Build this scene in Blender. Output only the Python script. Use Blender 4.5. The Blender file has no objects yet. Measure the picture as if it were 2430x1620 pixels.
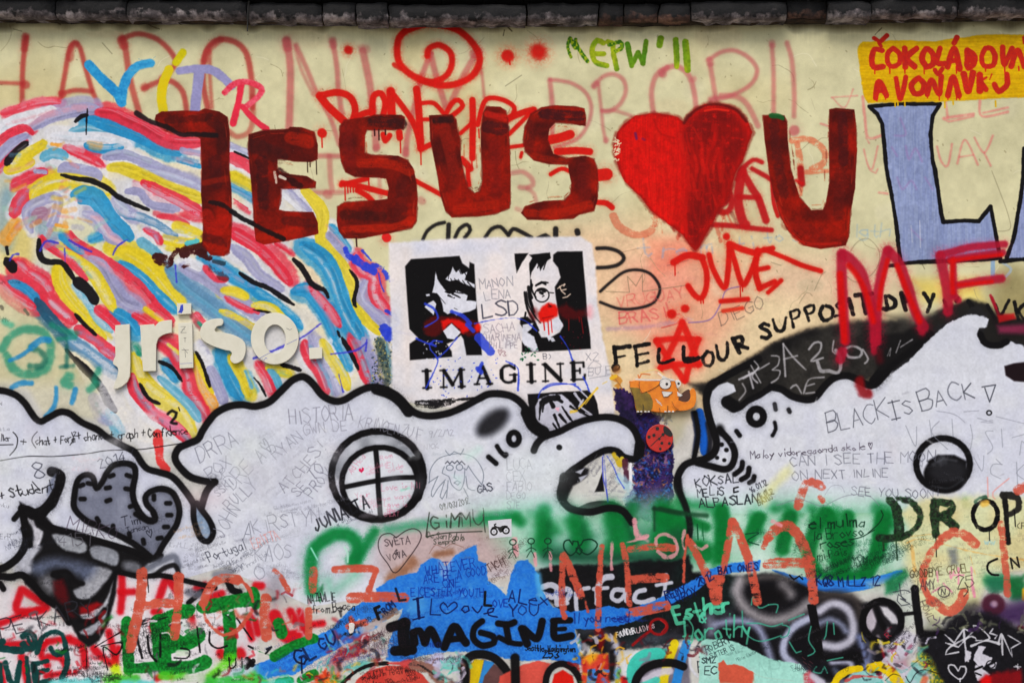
import bpy, bmesh, math, random
import numpy as np
C = bpy.context.scene.collection
# ------------------------------------------------------------------ camera, world, light, exposure
MM = 0.002                       # metres on the wall per unit of the painted layout
Z0 = 0.90                        # height of the lower edge of the view on the wall
def WX(px): return (px-1215.0)*MM
def WZ(py): return Z0+(1620.0-py)*MM
sc = bpy.context.scene
cd = bpy.data.cameras.new('camera'); cam = bpy.data.objects.new('camera', cd); C.objects.link(cam)
DIST = 7.0; CAMZ = 1.70
cam.location = (0, -DIST, CAMZ); cam.rotation_euler = (math.radians(90), 0, 0)
cd.sensor_width = 36; cd.lens = 36*DIST/(2430*MM)
cd.shift_y = (Z0+810*MM-CAMZ)/(2430*MM)
cd.clip_end = 500
sc.camera = cam
w = bpy.data.worlds.new('World'); sc.world = w; w.use_nodes = True
nt = w.node_tree; bg = nt.nodes['Background']
sky = nt.nodes.new('ShaderNodeTexSky'); sky.sky_type = 'NISHITA'; sky.sun_disc = False
sky.sun_elevation = math.radians(52); sky.sun_rotation = math.radians(200)
sky.air_density = 1.2; sky.dust_density = 4.0; sky.ozone_density = 1.5
nt.links.new(sky.outputs[0], bg.inputs[0]); bg.inputs[1].default_value = 0.10
sd = bpy.data.lights.new('sun', 'SUN'); sun = bpy.data.objects.new('sun', sd); C.objects.link(sun)
sd.energy = 1.1; sd.angle = math.radians(28); sd.color = (1.0, 0.965, 0.92)
sun.rotation_euler = (math.radians(38), 0, math.radians(-12)); sun.location = (1, -5, 8)
sc.view_settings.view_transform = 'Standard'; sc.view_settings.look = 'None'
sc.view_settings.gamma = 1; sc.view_settings.use_curve_mapping = False
sc.view_settings.exposure = 0.47

# ------------------------------------------------------------------ painting engine (numpy)
MX, MB = 560, 450                # layout units beyond the photographed part, sideways and downwards
CW, CH = 2430+2*MX, 1620+MB
rng = np.random.default_rng(7); R = random.Random(11)
def vnoise(sx, sy, seed, w=CW, h=CH):
    r = np.random.default_rng(seed)
    gw, gh = int(w/sx)+3, int(h/sy)+3
    g = r.random((gh, gw)).astype(np.float32)
    xs = np.arange(w)/sx; ys = np.arange(h)/sy
    xi = xs.astype(int); yi = ys.astype(int)
    fx = (xs-xi).astype(np.float32); fy = (ys-yi).astype(np.float32)
    fx = fx*fx*(3-2*fx); fy = fy*fy*(3-2*fy)
    a = g[yi]*(1-fy)[:, None]+g[yi+1]*fy[:, None]
    return a[:, xi]*(1-fx)+a[:, xi+1]*fx
N1 = vnoise(1.6, 1.6, 1); N3 = vnoise(4, 4, 2); N9 = vnoise(11, 11, 3); N30 = vnoise(34, 34, 4)
N100 = vnoise(110, 110, 5); N300 = vnoise(330, 300, 6)
SH = vnoise(46, 3, 7)*.6+vnoise(20, 1.6, 8)*.4; SV = vnoise(3, 46, 9)*.6+vnoise(1.6, 20, 10)*.4
MIX = N3*.25+N9*.3+N30*.45
cv = np.zeros((CH, CW, 3), np.float32); idm = np.zeros((CH, CW), np.int16)
TEX = {'m': MIX, 'h': SH, 'v': SV, 'f': N3, 'b': N100*.5+N30*.5}
objs = [None]                    # painted parts: (name, label, parent index, thickness rank)
cur = 0
def O(name, label=None, parent=0):
    global cur
    objs.append((name, label, parent)); cur = len(objs)-1
    return cur
def U(i):
    global cur
    cur = i
ox = oy = 0.0; k = 3.92
def T(c, r):
    global ox, oy, k
    ox = (0, 600, 1200, 1830)[c]; oy = (0, 400, 800, 1220)[r]; k = 3.92
def F():
    global ox, oy, k
    ox = oy = 0; k = 0.96790
def V(x0, y0, kk):
    global ox, oy, k
    ox, oy, k = x0, y0, kk
def pts(s):
    if isinstance(s, str):
        a = np.array([[float(v) for v in q.split(',')] for q in s.split()], np.float32)
    else: a = np.array(s, np.float32)
    return a/k+np.array([ox+MX, oy], np.float32)
def smooth(p, closed=False, step=6.0):
    n = len(p)
    if n < 3: return p
    out = []
    for i in range(n if closed else n-1):
        if closed: a, b, c, d = p[i-1], p[i], p[(i+1) % n], p[(i+2) % n]
        else: a, b, c, d = p[max(i-1, 0)], p[i], p[i+1], p[min(i+2, n-1)]
        m = max(1, min(14, int(np.hypot(*(c-b))/step)))
        t = (np.arange(m)/m)[:, None]
        out.append(.5*((2*b)+(c-a)*t+(2*a-5*b+4*c-d)*t*t+(3*b-a-3*c+d)*t**3))
    if not closed: out.append(p[-1:])
    return np.concatenate(out).astype(np.float32)
def blend(x0, y0, al, col, col2=None, tex='m', var=.06, own=.4):
    h, w_ = al.shape
    sl = (slice(y0, y0+h), slice(x0, x0+w_))
    col = np.array(col, np.float32)/255
    if col2 is not None:
        t = np.clip((TEX[tex][sl]-.5)*2.6+.5, 0, 1)[..., None]
        c = col*(1-t)+np.array(col2, np.float32)/255*t
    else: c = np.broadcast_to(col, (h, w_, 3))
    if var: c = c*(1+var*((N9[sl]+N3[sl]-1)))[..., None]
    a = al[..., None]
    cv[sl] = cv[sl]*(1-a)+c*a
    if own and cur: idm[sl][al > own] = cur
def segdist(p, rad, pr=None):
    x0 = int(max(0, math.floor(p[:, 0].min()-rad))); x1 = int(min(CW, math.ceil(p[:, 0].max()+rad)+1))
    y0 = int(max(0, math.floor(p[:, 1].min()-rad))); y1 = int(min(CH, math.ceil(p[:, 1].max()+rad)+1))
    if x1 <= x0 or y1 <= y0: return None
    D = np.full((y1-y0, x1-x0), 1e4, np.float32)
    for i in range(len(p)-1):
        a, b = p[i], p[i+1]
        u0 = int(max(x0, min(a[0], b[0])-rad-1)); u1 = int(min(x1, max(a[0], b[0])+rad+2))
        v0 = int(max(y0, min(a[1], b[1])-rad-1)); v1 = int(min(y1, max(a[1], b[1])+rad+2))
        if u1 <= u0 or v1 <= v0: continue
        X = np.arange(u0, u1, dtype=np.float32)[None]-a[0]; Y = np.arange(v0, v1, dtype=np.float32)[:, None]-a[1]
        d = b-a; L = float(d@d)+1e-6
        t = np.clip((X*d[0]+Y*d[1])/L, 0, 1)
        q = np.hypot(X-t*d[0], Y-t*d[1])
        if pr is not None: q = q+(pr[i]+(pr[i+1]-pr[i])*t)
        s = D[v0-y0:v1-y0, u0-x0:u1-x0]; np.minimum(s, q, out=s)
    return x0, y0, D
def S(s, w, col, op=1, soft=.9, rough=0, dry=0, halo=0, crv=1, closed=0, col2=None, tex='m', var=.06, own=.4, raw=0, drips=0, taper=0):
    """one stroke of paint, spray or pen"""
    p = s if raw else pts(s)
    w = w/k if not raw else w
    if len(p) == 1: p = np.concatenate([p, p+.1])
    if closed: p = np.concatenate([p, p[:1]]) if not crv else smooth(p, True)
    elif crv: p = smooth(p)
    if closed and crv: p = np.concatenate([p, p[:1]])
    r = w/2; rad = r+soft*1.5+rough+1+(halo*w*1.1 if halo else 0)
    pr = None
    if taper:
        u = np.linspace(0, 1, len(p)); ph = R.uniform(0, 6.28); f1 = R.uniform(5, 12)
        pr = (1-np.clip(np.minimum(u, 1-u)*4.5+.38+.12*np.sin(u*f1+ph), 0, 1)*(.9+.1*np.sin(u*f1*.7+ph)))*r*taper
    q = segdist(p, rad, pr)
    if q is None: return
    x0, y0, D = q; sl = (slice(y0, y0+D.shape[0]), slice(x0, x0+D.shape[1]))
    if rough: D = D+(N3[sl]*.3+N9[sl]*.45+N30[sl]*.5-.625)*2*rough
    if halo:
        ha = np.clip(1-(D-r)/(w*1.1), 0, 1)**2*.35*halo*op
        ha = ha*(.55+.9*(N3[sl]*.6+N1[sl]*.4 > .52)); blend(x0, y0, np.clip(ha, 0, 1), col, None, own=0)
    al = np.clip((r-D)/max(soft, .35)*.5+.5, 0, 1); al = al*al*(3-2*al) if soft > 1.5 else al
    if dry: al = al*np.clip(1.1-dry*2.2*np.clip(N1[sl]*.3+SH[sl]*.4+N9[sl]*.5-.62, 0, 1)*2, 0, 1)
    blend(x0, y0, al*op, col, col2, tex, var, own)
    for _ in range(drips):
        j = R.randrange(len(p)); L = R.uniform(8, 40); xx, yy = p[j][0]+R.uniform(-r, r)*.6, p[j][1]+r*.6
        S(np.array([[xx, yy], [xx+R.uniform(-.6, .6), yy+L]], np.float32), R.uniform(1.6, 3.2), col, op*.9, .8, crv=0, raw=1)
def P(s, col, op=1, soft=.8, rough=0, dry=0, crv=0, col2=None, tex='m', var=.06, own=.4, fade=None):
    """one filled patch of paint"""
    p = pts(s)
    if crv: p = smooth(p, True)
    rad = soft+rough*1.6+2
    pc = np.concatenate([p, p[:1]])
    x0 = int(max(0, p[:, 0].min()-rad)); x1 = int(min(CW, p[:, 0].max()+rad+1))
    y0 = int(max(0, p[:, 1].min()-rad)); y1 = int(min(CH, p[:, 1].max()+rad+1))
    if x1 <= x0 or y1 <= y0: return
    q = segdist(pc, rad); _, _, D = q
    h, w_ = y1-y0, x1-x0
    if D.shape != (h, w_):
        xa, ya, D0 = q; D = np.full((h, w_), 1e4, np.float32)
        hh, ww = min(h-(ya-y0), D0.shape[0]), min(w_-(xa-x0), D0.shape[1])
        D[ya-y0:ya-y0+hh, xa-x0:xa-x0+ww] = D0[:hh, :ww]
    cnt = np.zeros((h, w_+1), np.int16)
    for i in range(len(p)):
        a, b = pc[i], pc[i+1]
        if a[1] == b[1]: continue
        lo, hi = (a, b) if a[1] < b[1] else (b, a)
        r0 = max(y0, math.ceil(lo[1])); r1 = min(y1-1, math.ceil(hi[1])-1)
        if r1 < r0: continue
        rows = np.arange(r0, r1+1); xs = lo[0]+(rows-lo[1])*(hi[0]-lo[0])/(hi[1]-lo[1])
        xi = np.clip(np.ceil(xs).astype(int)-x0, 0, w_)
        cnt[rows-y0, xi] += 1
    ins = (np.cumsum(cnt, 1)[:, :w_] % 2) == 1
    sd_ = np.where(ins, np.minimum(D, 1e3), -np.minimum(D, 1e3))
    sl = (slice(y0, y1), slice(x0, x1))
    if rough: sd_ = sd_+(N3[sl]*.3+N9[sl]*.5+N30[sl]*.45-.625)*2*rough
    al = np.clip(sd_/max(soft, .35)*.5+.5, 0, 1)
    if soft > 3: al = al*al*(3-2*al)
    if dry: al = al*np.clip(1.1-dry*2.2*np.clip(N1[sl]*.3+SH[sl]*.4+N9[sl]*.5-.62, 0, 1)*2, 0, 1)
    blend(x0, y0, al*op, col, col2, tex, var, own)
def ell(cx, cy, rx, ry, a0=0, a1=360, rot=0, n=26):
    o = []
    for i in range(n+1):
        t = math.radians(a0+(a1-a0)*i/n); x, y = rx*math.cos(t), ry*math.sin(t); c_, s_ = math.cos(math.radians(rot)), math.sin(math.radians(rot))
        o.append((cx+x*c_-y*s_, cy+x*s_+y*c_))
    return o
def E(cx, cy, rx, ry, w, col, a0=0, a1=360, rot=0, **kw): S(ell(cx, cy, rx, ry, a0, a1, rot), w, col, crv=0, **kw)
def D(cx, cy, rx, ry, col, rot=0, **kw): P(ell(cx, cy, rx, ry, 0, 346, rot), col, **kw)
G = dict(A='062046 1434', B='0006 ~0030413303 ~0333443606', C='~412002042645', D='0006 ~002042442606', E='40000646 0333', F='400006 0333',
 G='~412002042645 454323', H='0006 4046 0343', I='2026', J='~3034160504', K='0006 400346', L='000646', M='0600234046', N='06004640', O='~20020426444220',
 P='0600 ~0030413303', Q='~20020426444220 2446', R='0600 ~0030413303 2346', S='~4120011233452605', T='0040 2026', U='~0004264440', V='002640',
 W='0016233640', X='0046 4006', Y='002340 2326', Z='00400646', a='~4323052645 4346', b='0006 ~0333453606', c='~4323042645', d='4046 ~431304153645',
 e='0444 ~443304052646', f='~41302126 0333', g='~431304153645 ~43471807', h='0006 ~04234346', i='2326 2021', j='~23271807 2021', k='0006 330446', l='2026',
 m='0306 ~04132326 ~24334346', n='0306 ~04234346', o='~2304264523', p='0308 ~0333453606', q='4348 ~431304153645', r='0306 ~042343', s='~43231424452605',
 t='~20253645 0343', u='~0305264543 4346', v='032643', w='0316243643', x='0346 4306', y='032543 ~4318', z='03430646')
G.update({'0': '~20020426444220', '1': '012026', '2': '~0120413206 0646', '3': '~0120413223 ~2334451605', '4': '300444 3236', '5': '400002 ~023244351605',
 '6': '~30020426443304', '7': '004016', '8': '~2001234120 ~2305264523', '9': '~4120011342 4126', '+': '2125 0343', '-': '1333', '/': '0640', '!': '2024 2626',
 "'": '2021', '.': '2626', ',': '2617', '(': '~30121436', ')': '~10323416', '&': '~4611203102052643', '<': '~26020010 1022 2230 ~30404226', '=': '0242 0444',
 ':': '2323 2626', '?': '~0120413224 2626', '*': '2125 0343 1234', '@': '~20020426444220 2226'})
def X(s, x, y, h, col, w=None, ang=0, op=.9, wd=1.0, jit=.36, soft=.7, sp=5.3, rough=0, **kw):
    """hand lettering: baseline start x,y; height h; ang degrees rising"""
    ca, sa = math.cos(math.radians(ang)), math.sin(math.radians(ang)); u = h/6.0; w = w or h*.09; cx = 0
    for ch in s:
        if ch == ' ': cx += 3.6*wd*u; continue
        dy = R.uniform(-jit, jit)*u*1.3; sl = R.uniform(-.12, .12)*jit*3; g = R.uniform(.86, 1.14); ro = R.uniform(-.09, .09)
        for st in G.get(ch, '').split():
            cr = st[0] == '~'; st = st.strip('~'); q = []
            for i in range(0, len(st), 2):
                gx, gy = int(st[i])+R.uniform(-jit, jit)*.6, int(st[i+1])+R.uniform(-jit, jit)*.6
                px_, py_ = cx+(gx*wd*u+(6-gy)*sl*u)*g, ((gy-6)*u+gx*ro*u)*g+dy
                q.append((x+px_*ca+py_*sa, y-px_*sa+py_*ca))
            if len(q) == 2 and q[0] == q[1]: q[1] = (q[1][0]+.1, q[1][1])
            S(q, w*R.uniform(.75, 1.25), col, op*R.uniform(.72, 1), soft, rough, crv=1 if len(q) > 2 and cr else 0, var=.02, **kw)
        cx += sp*wd*u*(.62 if ch in "Iil!'.,1:" else 1)
def scrib(x0, y0, x1, y1, n, h, col, w=2.2, op=.7, ang=0, soft=.7):
    """unreadable small handwriting: short rows of letter-like marks"""
    for i in range(n):
        x, y = R.uniform(x0, x1), R.uniform(y0, y1); a = ang+R.uniform(-7, 7); hh = h*R.uniform(.45, .95); q = []
        for _ in range(R.randrange(1, 4)): q.append(''.join(R.choice('acemnorsuvxilthkdbEARSTLOMNIV') for _ in range(R.randrange(2, 7))))
        X(' '.join(q), x, y, hh, col, w*k/3.92*1.25, a, op*R.uniform(.6, 1), R.uniform(.6, .95), .5, soft)
def speck(x0, y0, x1, y1, n, r0, r1, col, op=.9):
    for _ in range(n):
        a = R.uniform(x0, x1), R.uniform(y0, y1); S([a, (a[0]+R.uniform(-1, 1)*r1, a[1]+R.uniform(-1, 1)*r1)], R.uniform(r0, r1), col, op, .7, crv=0)
# ------------------------------------------------------------------ the painted face of the wall
CREAM, WHT, BLK = (203, 198, 158), (209, 213, 224), (14, 13, 15)
RED, DRED, PINK, SAL = (196, 22, 14), (120, 20, 16), (176, 82, 84), (196, 88, 68)
t_ = np.array(CREAM, np.float32)/255
cv[:] = t_*(1+(.05*(N30-.5)+.07*(N300-.5)+.05*(N9-.5)+.03*(N1-.5)))[..., None]
cv *= 1-np.clip(N100*.5+N300*.5-.55, 0, 1)[..., None]*np.array([.25, .35, .5], np.float32)
WALL = O('render_coat', None); cur = 0
F()
D(1500, 760, 560, 260, (226, 184, 146), soft=90, op=.5, var=.1, own=0)
D(1420, 640, 200, 120, (232, 170, 140), soft=60, op=.35, var=.1, own=0)
P('1560,560 1700,600 1720,700 1600,860 1480,800 1440,700', (235, 130, 110), soft=40, op=.45, own=0)
P('1440,600 1560,560 1590,640 1500,760 1420,760', (232, 140, 124), soft=40, op=.4, own=0)
D(1900, 640, 180, 50, (232, 180, 160), soft=40, op=.35, own=0)
P('1480,540 1600,545 1600,590 1500,640', (240, 110, 90), soft=20, op=.4, own=0)
P('2090,640 2240,640 2260,690 2120,690', (235, 195, 60), soft=22, op=.5, own=0)
D(2330, 700, 60, 90, (110, 98, 60), soft=40, op=.6, own=0)
P('-10,880 420,880 700,930 1000,920 1280,930 1500,960 2400,960 2400,1620 -10,1620', (188, 190, 200), soft=30, op=.7, own=0)
D(1880, 1120, 120, 170, (214, 190, 120), soft=40, op=.4, own=0)
speck(0, 60, 2352, 700, 260, 1, 3.4, (120, 110, 85), .5)
for i in range(130):
    x, y = R.uniform(0, 2352), R.uniform(60, 900); q = [(x, y)]; a = R.uniform(0, 6.28)
    for j in range(R.randrange(2, 7)): a += R.uniform(-.7, .7); x += 14*math.cos(a); y += 14*math.sin(a); q.append((x, y))
    S(q, R.uniform(.8, 2), R.choice([(120, 110, 84), (150, 140, 110), (228, 222, 196)]), .5, .6, rough=.6)
for i in range(40): D(R.uniform(0, 2352), R.uniform(60, 900), R.uniform(6, 60), R.uniform(4, 40), R.choice([(190, 182, 142), (214, 208, 176), (196, 176, 138), (176, 170, 140)]), soft=R.uniform(3, 14), rough=5, op=.3, own=0)
T(0, 0)
for q in ('540,2240 640,2210', '1500,2350 1700,2400 1760,2500', '8400,2000 8500,2300 8600,2500', '120,270 200,290', '950,400 1040,500', '1400,240 1460,270', '4700,800 4850,700'):
    S(q, 9, (90, 85, 70), .5)

# pale mauve-red spray lettering across the top
def pinkstroke(q, w, op=.62, c=PINK): S(q, w, c, op, 4, halo=.5, own=.3)
O('spray_lettering', 'large faded dark pink sprayed capitals running behind everything along the top of the wall')
c1 = (160, 46, 46)
for q, w, o_ in (('240,350 215,560 205,780 205,980', 46, .72), ('235,340 225,450', 70, .6), ('-700,300 -720,600 -740,980', 50, .7), ('-700,760 0,770 215,780', 34, .6), ('225,785 240,790', 72, .6),
    ('545,1010 600,700 640,480 690,400 740,440 790,620 860,850 925,1000', 44, .72), ('570,870 700,840 850,850', 42, .7), ('650,540 660,440 700,410', 66, .5), ('575,870 580,880', 66, .5),
    ('1130,370 1165,460 1200,700 1250,900 1290,1040', 55, .65), ('1130,370 1150,420', 88, .6), ('1140,360 1280,315 1440,355 1560,450 1630,560 1600,640 1500,730', 46, .72),
    ('1340,820 1480,760 1600,760 1700,860 1735,1040', 48, .7), ('1340,815 1350,810', 78, .4),
    ('2345,1000 2340,760 2290,500 2180,390 2030,370 1930,450 1890,600 1890,800 1930,1000', 52, .72), ('2050,370 1940,460 1900,560', 62, .5), ('1950,480 1950,700 1970,1000', 34, .5),
    ('2345,900 2350,1100 2310,1230 2200,1270 2130,1220', 46, .5)): pinkstroke(q, w, o_, c1)
T(1, 0)
c2 = (172, 74, 80)
for q, w, o_ in (('310,380 345,600 345,900 335,1210', 66, .62), ('310,380 320,440', 88, .6), ('400,420 500,640 600,880 720,1100 800,1340', 42, .55), ('390,430 450,650 560,880', 30, .4),
    ('740,390 780,620 795,850 830,1060', 46, .58), ('740,380 745,420', 74, .5), ('1020,470 1080,750 1100,900 1130,1150 1145,1370', 66, .58), ('1015,450 1050,460', 80, .3), ('1145,1380 1150,1370', 66, .4),
    ('1650,500 1560,740 1500,1000 1440,1250 1420,1430', 50, .6), ('1650,500 1680,620 1720,760 1790,990', 56, .6), ('1840,960 1960,700 2090,480', 56, .55), ('2060,500 2095,480', 90, .55), ('2100,500 2130,700 2150,900', 26, .5),
    ('1415,1400 1420,1430', 70, .4), ('610,1450 800,1450', 44, .55), ('710,1450 720,1650 735,1760', 48, .45), ('560,1785 700,1790 880,1785', 40, .45), ('690,1800 700,1810', 80, .4),
    ('1175,1650 1185,1860', 36, .35), ('1560,1860 1575,1870', 66, .4)): pinkstroke(q, w, o_, c2)
T(2, 0)
c3 = (178, 84, 90)
for q, w, o_ in (('410,750 430,980 430,1250', 44, .6), ('410,740 600,770 740,860 795,1000 760,1160 660,1290 450,1375', 34, .58), ('820,800 900,715 1000,690 1090,740 1115,850 1060,970 960,1035 900,1030', 38, .55), ('820,800 840,780', 60, .4),
    ('860,780 890,1050 905,1200 930,1310', 30, .5), ('900,1030 1020,1030 1160,1075', 30, .45), ('930,1310 935,1300', 50, .4), ('1450,690 1500,630 1600,620 1700,700 1750,850 1770,1010', 46, .6), ('1500,630 1400,700 1355,850 1370,1040', 46, .58),
    ('1450,670 1460,690', 70, .5), ('1740,740 1750,735', 50, .4), ('1890,560 1990,490 2120,470 2250,530 2335,640 2300,760 2200,840 2060,900 1910,930', 38, .6), ('1890,560 1900,590', 64, .5), ('1900,600 1950,900', 44, .55),
    ('1910,930 1950,925', 70, .4), ('2000,890 2150,900 2250,980 2345,1170', 48, .55), ('60,1608 160,1598 240,1660 250,1718 190,1745 130,1740', 42, .5), ('200,1750 260,1800 285,1890', 36, .4), ('100,1940 150,1960', 40, .35)): pinkstroke(q, w, o_, c3)
T(3, 0)
for q, w, o_ in (('5,420 20,700 20,1070', 40, .55), ('5,400 10,420', 60, .4), ('145,400 190,560 212,850 210,1080', 42, .55), ('210,1215 214,1212', 96, .7)): pinkstroke(q, w, o_, c3)
O('chalk_lettering', 'thin pale rose letters beside and behind the grey blue L')
for q, w in (('560,905 800,890', 14), ('570,910 680,1000 760,830', 12), ('850,900 870,1100 900,1280 1020,1260', 26), ('460,1150 560,1180', 18), ('880,1280 910,1330', 12), ('1600,1100 1880,1060', 28), ('1610,1110 1650,1130 1880,1080', 20), ('1620,930 1640,1100', 22),
    ('1940,930 1960,1080 2200,1040', 24), ('1970,1050 2200,1000', 20), ('860,1390 900,1540 940,1568 990,1360', 16), ('1540,1360 1580,1500 1640,1540 1680,1340', 18), ('1730,1520 1800,1300 1920,1530', 18), ('1750,1460 1880,1440', 14),
    ('1890,1280 1980,1420 2060,1260', 18), ('1980,1420 2040,1540', 16), ('930,1590 970,1610 990,1570', 12), ('1000,1790 1080,1800', 20)): S(q, w, (214, 110, 112), .62, 2.5, rough=.8, dry=.3, own=.25)
O('chalk_lettering', 'orange crayon letter loops beside the red heart, half covered by the last dark red U')
for q, w in (('190,1310 330,1290 430,1340 500,1420 480,1520 380,1568', 60), ('240,1330 270,1550 260,1800', 56), ('310,1600 520,1590', 40)): S(q, w, (206, 112, 82), .8, 2, rough=2, dry=.9, own=.25)
T(2, 0)
S('1000,2010 1060,2110 1200,2180 1330,2160 1400,2060 1400,1970', 70, (204, 110, 84), .75, 2, rough=2, dry=.95)
O('chalk_lettering', 'faint light blue chalk handwriting under the heart and the last dark red U')
c_ = (120, 160, 196)
X('t re m  ti', 1240, 2390, 150, c_, 18, 3, .45, dry=.7, soft=1.5); T(3, 0); X('to S', -60, 2260, 110, c_, 13, 3, .4, soft=1.5); X('lgth', 760, 2200, 110, c_, 13, 0, .4, soft=1.5)
S('2060,2430 2060,2560', 40, (110, 150, 200), .7); S('2130,2430 2230,2500 2180,2570', 24, (150, 180, 220), .5)

# ------------------------------------------------------------------ rainbow mane
W_, RD, Y, B, LB, LI, K, OR, TE, SL = (212, 213, 222), (214, 50, 70), (214, 190, 40), (38, 134, 186), (92, 160, 190), (146, 146, 184), (20, 18, 22), (226, 150, 60), (30, 130, 105), (84, 128, 166)
T(0, 0)
MANE = O('rainbow_mane', 'flowing painted mane of red, yellow, blue and lilac brush stripes at the left')
P('-300,1400 0,1130 200,1060 560,1000 900,1010 1300,1090 1900,1330 2400,1450 2900,1860 3010,2050 3250,2300 3500,2560 3620,2900 3660,3300 3600,3700 3000,3800 1900,3950 1900,4200 1100,4000 600,3250 0,2550 -300,2400', (206, 206, 210), rough=3, soft=3, crv=1, op=.93, col2=(214, 205, 176), tex='b')
P('700,1900 1600,2150 1700,2500 1300,2900 1200,3100 600,2700 300,2400 600,2200', (196, 196, 160), soft=25, op=.6)
P('2700,2250 3200,2450 3300,2900 3000,2800 2750,2500', (218, 196, 160), soft=14, op=.7)
D(150, 2200, 180, 420, (214, 190, 90), soft=22, op=.7)
D(120, 1750, 150, 220, (150, 165, 150), soft=25, op=.7)
D(60, 2050, 90, 300, (110, 150, 180), soft=14, op=.6)
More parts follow.
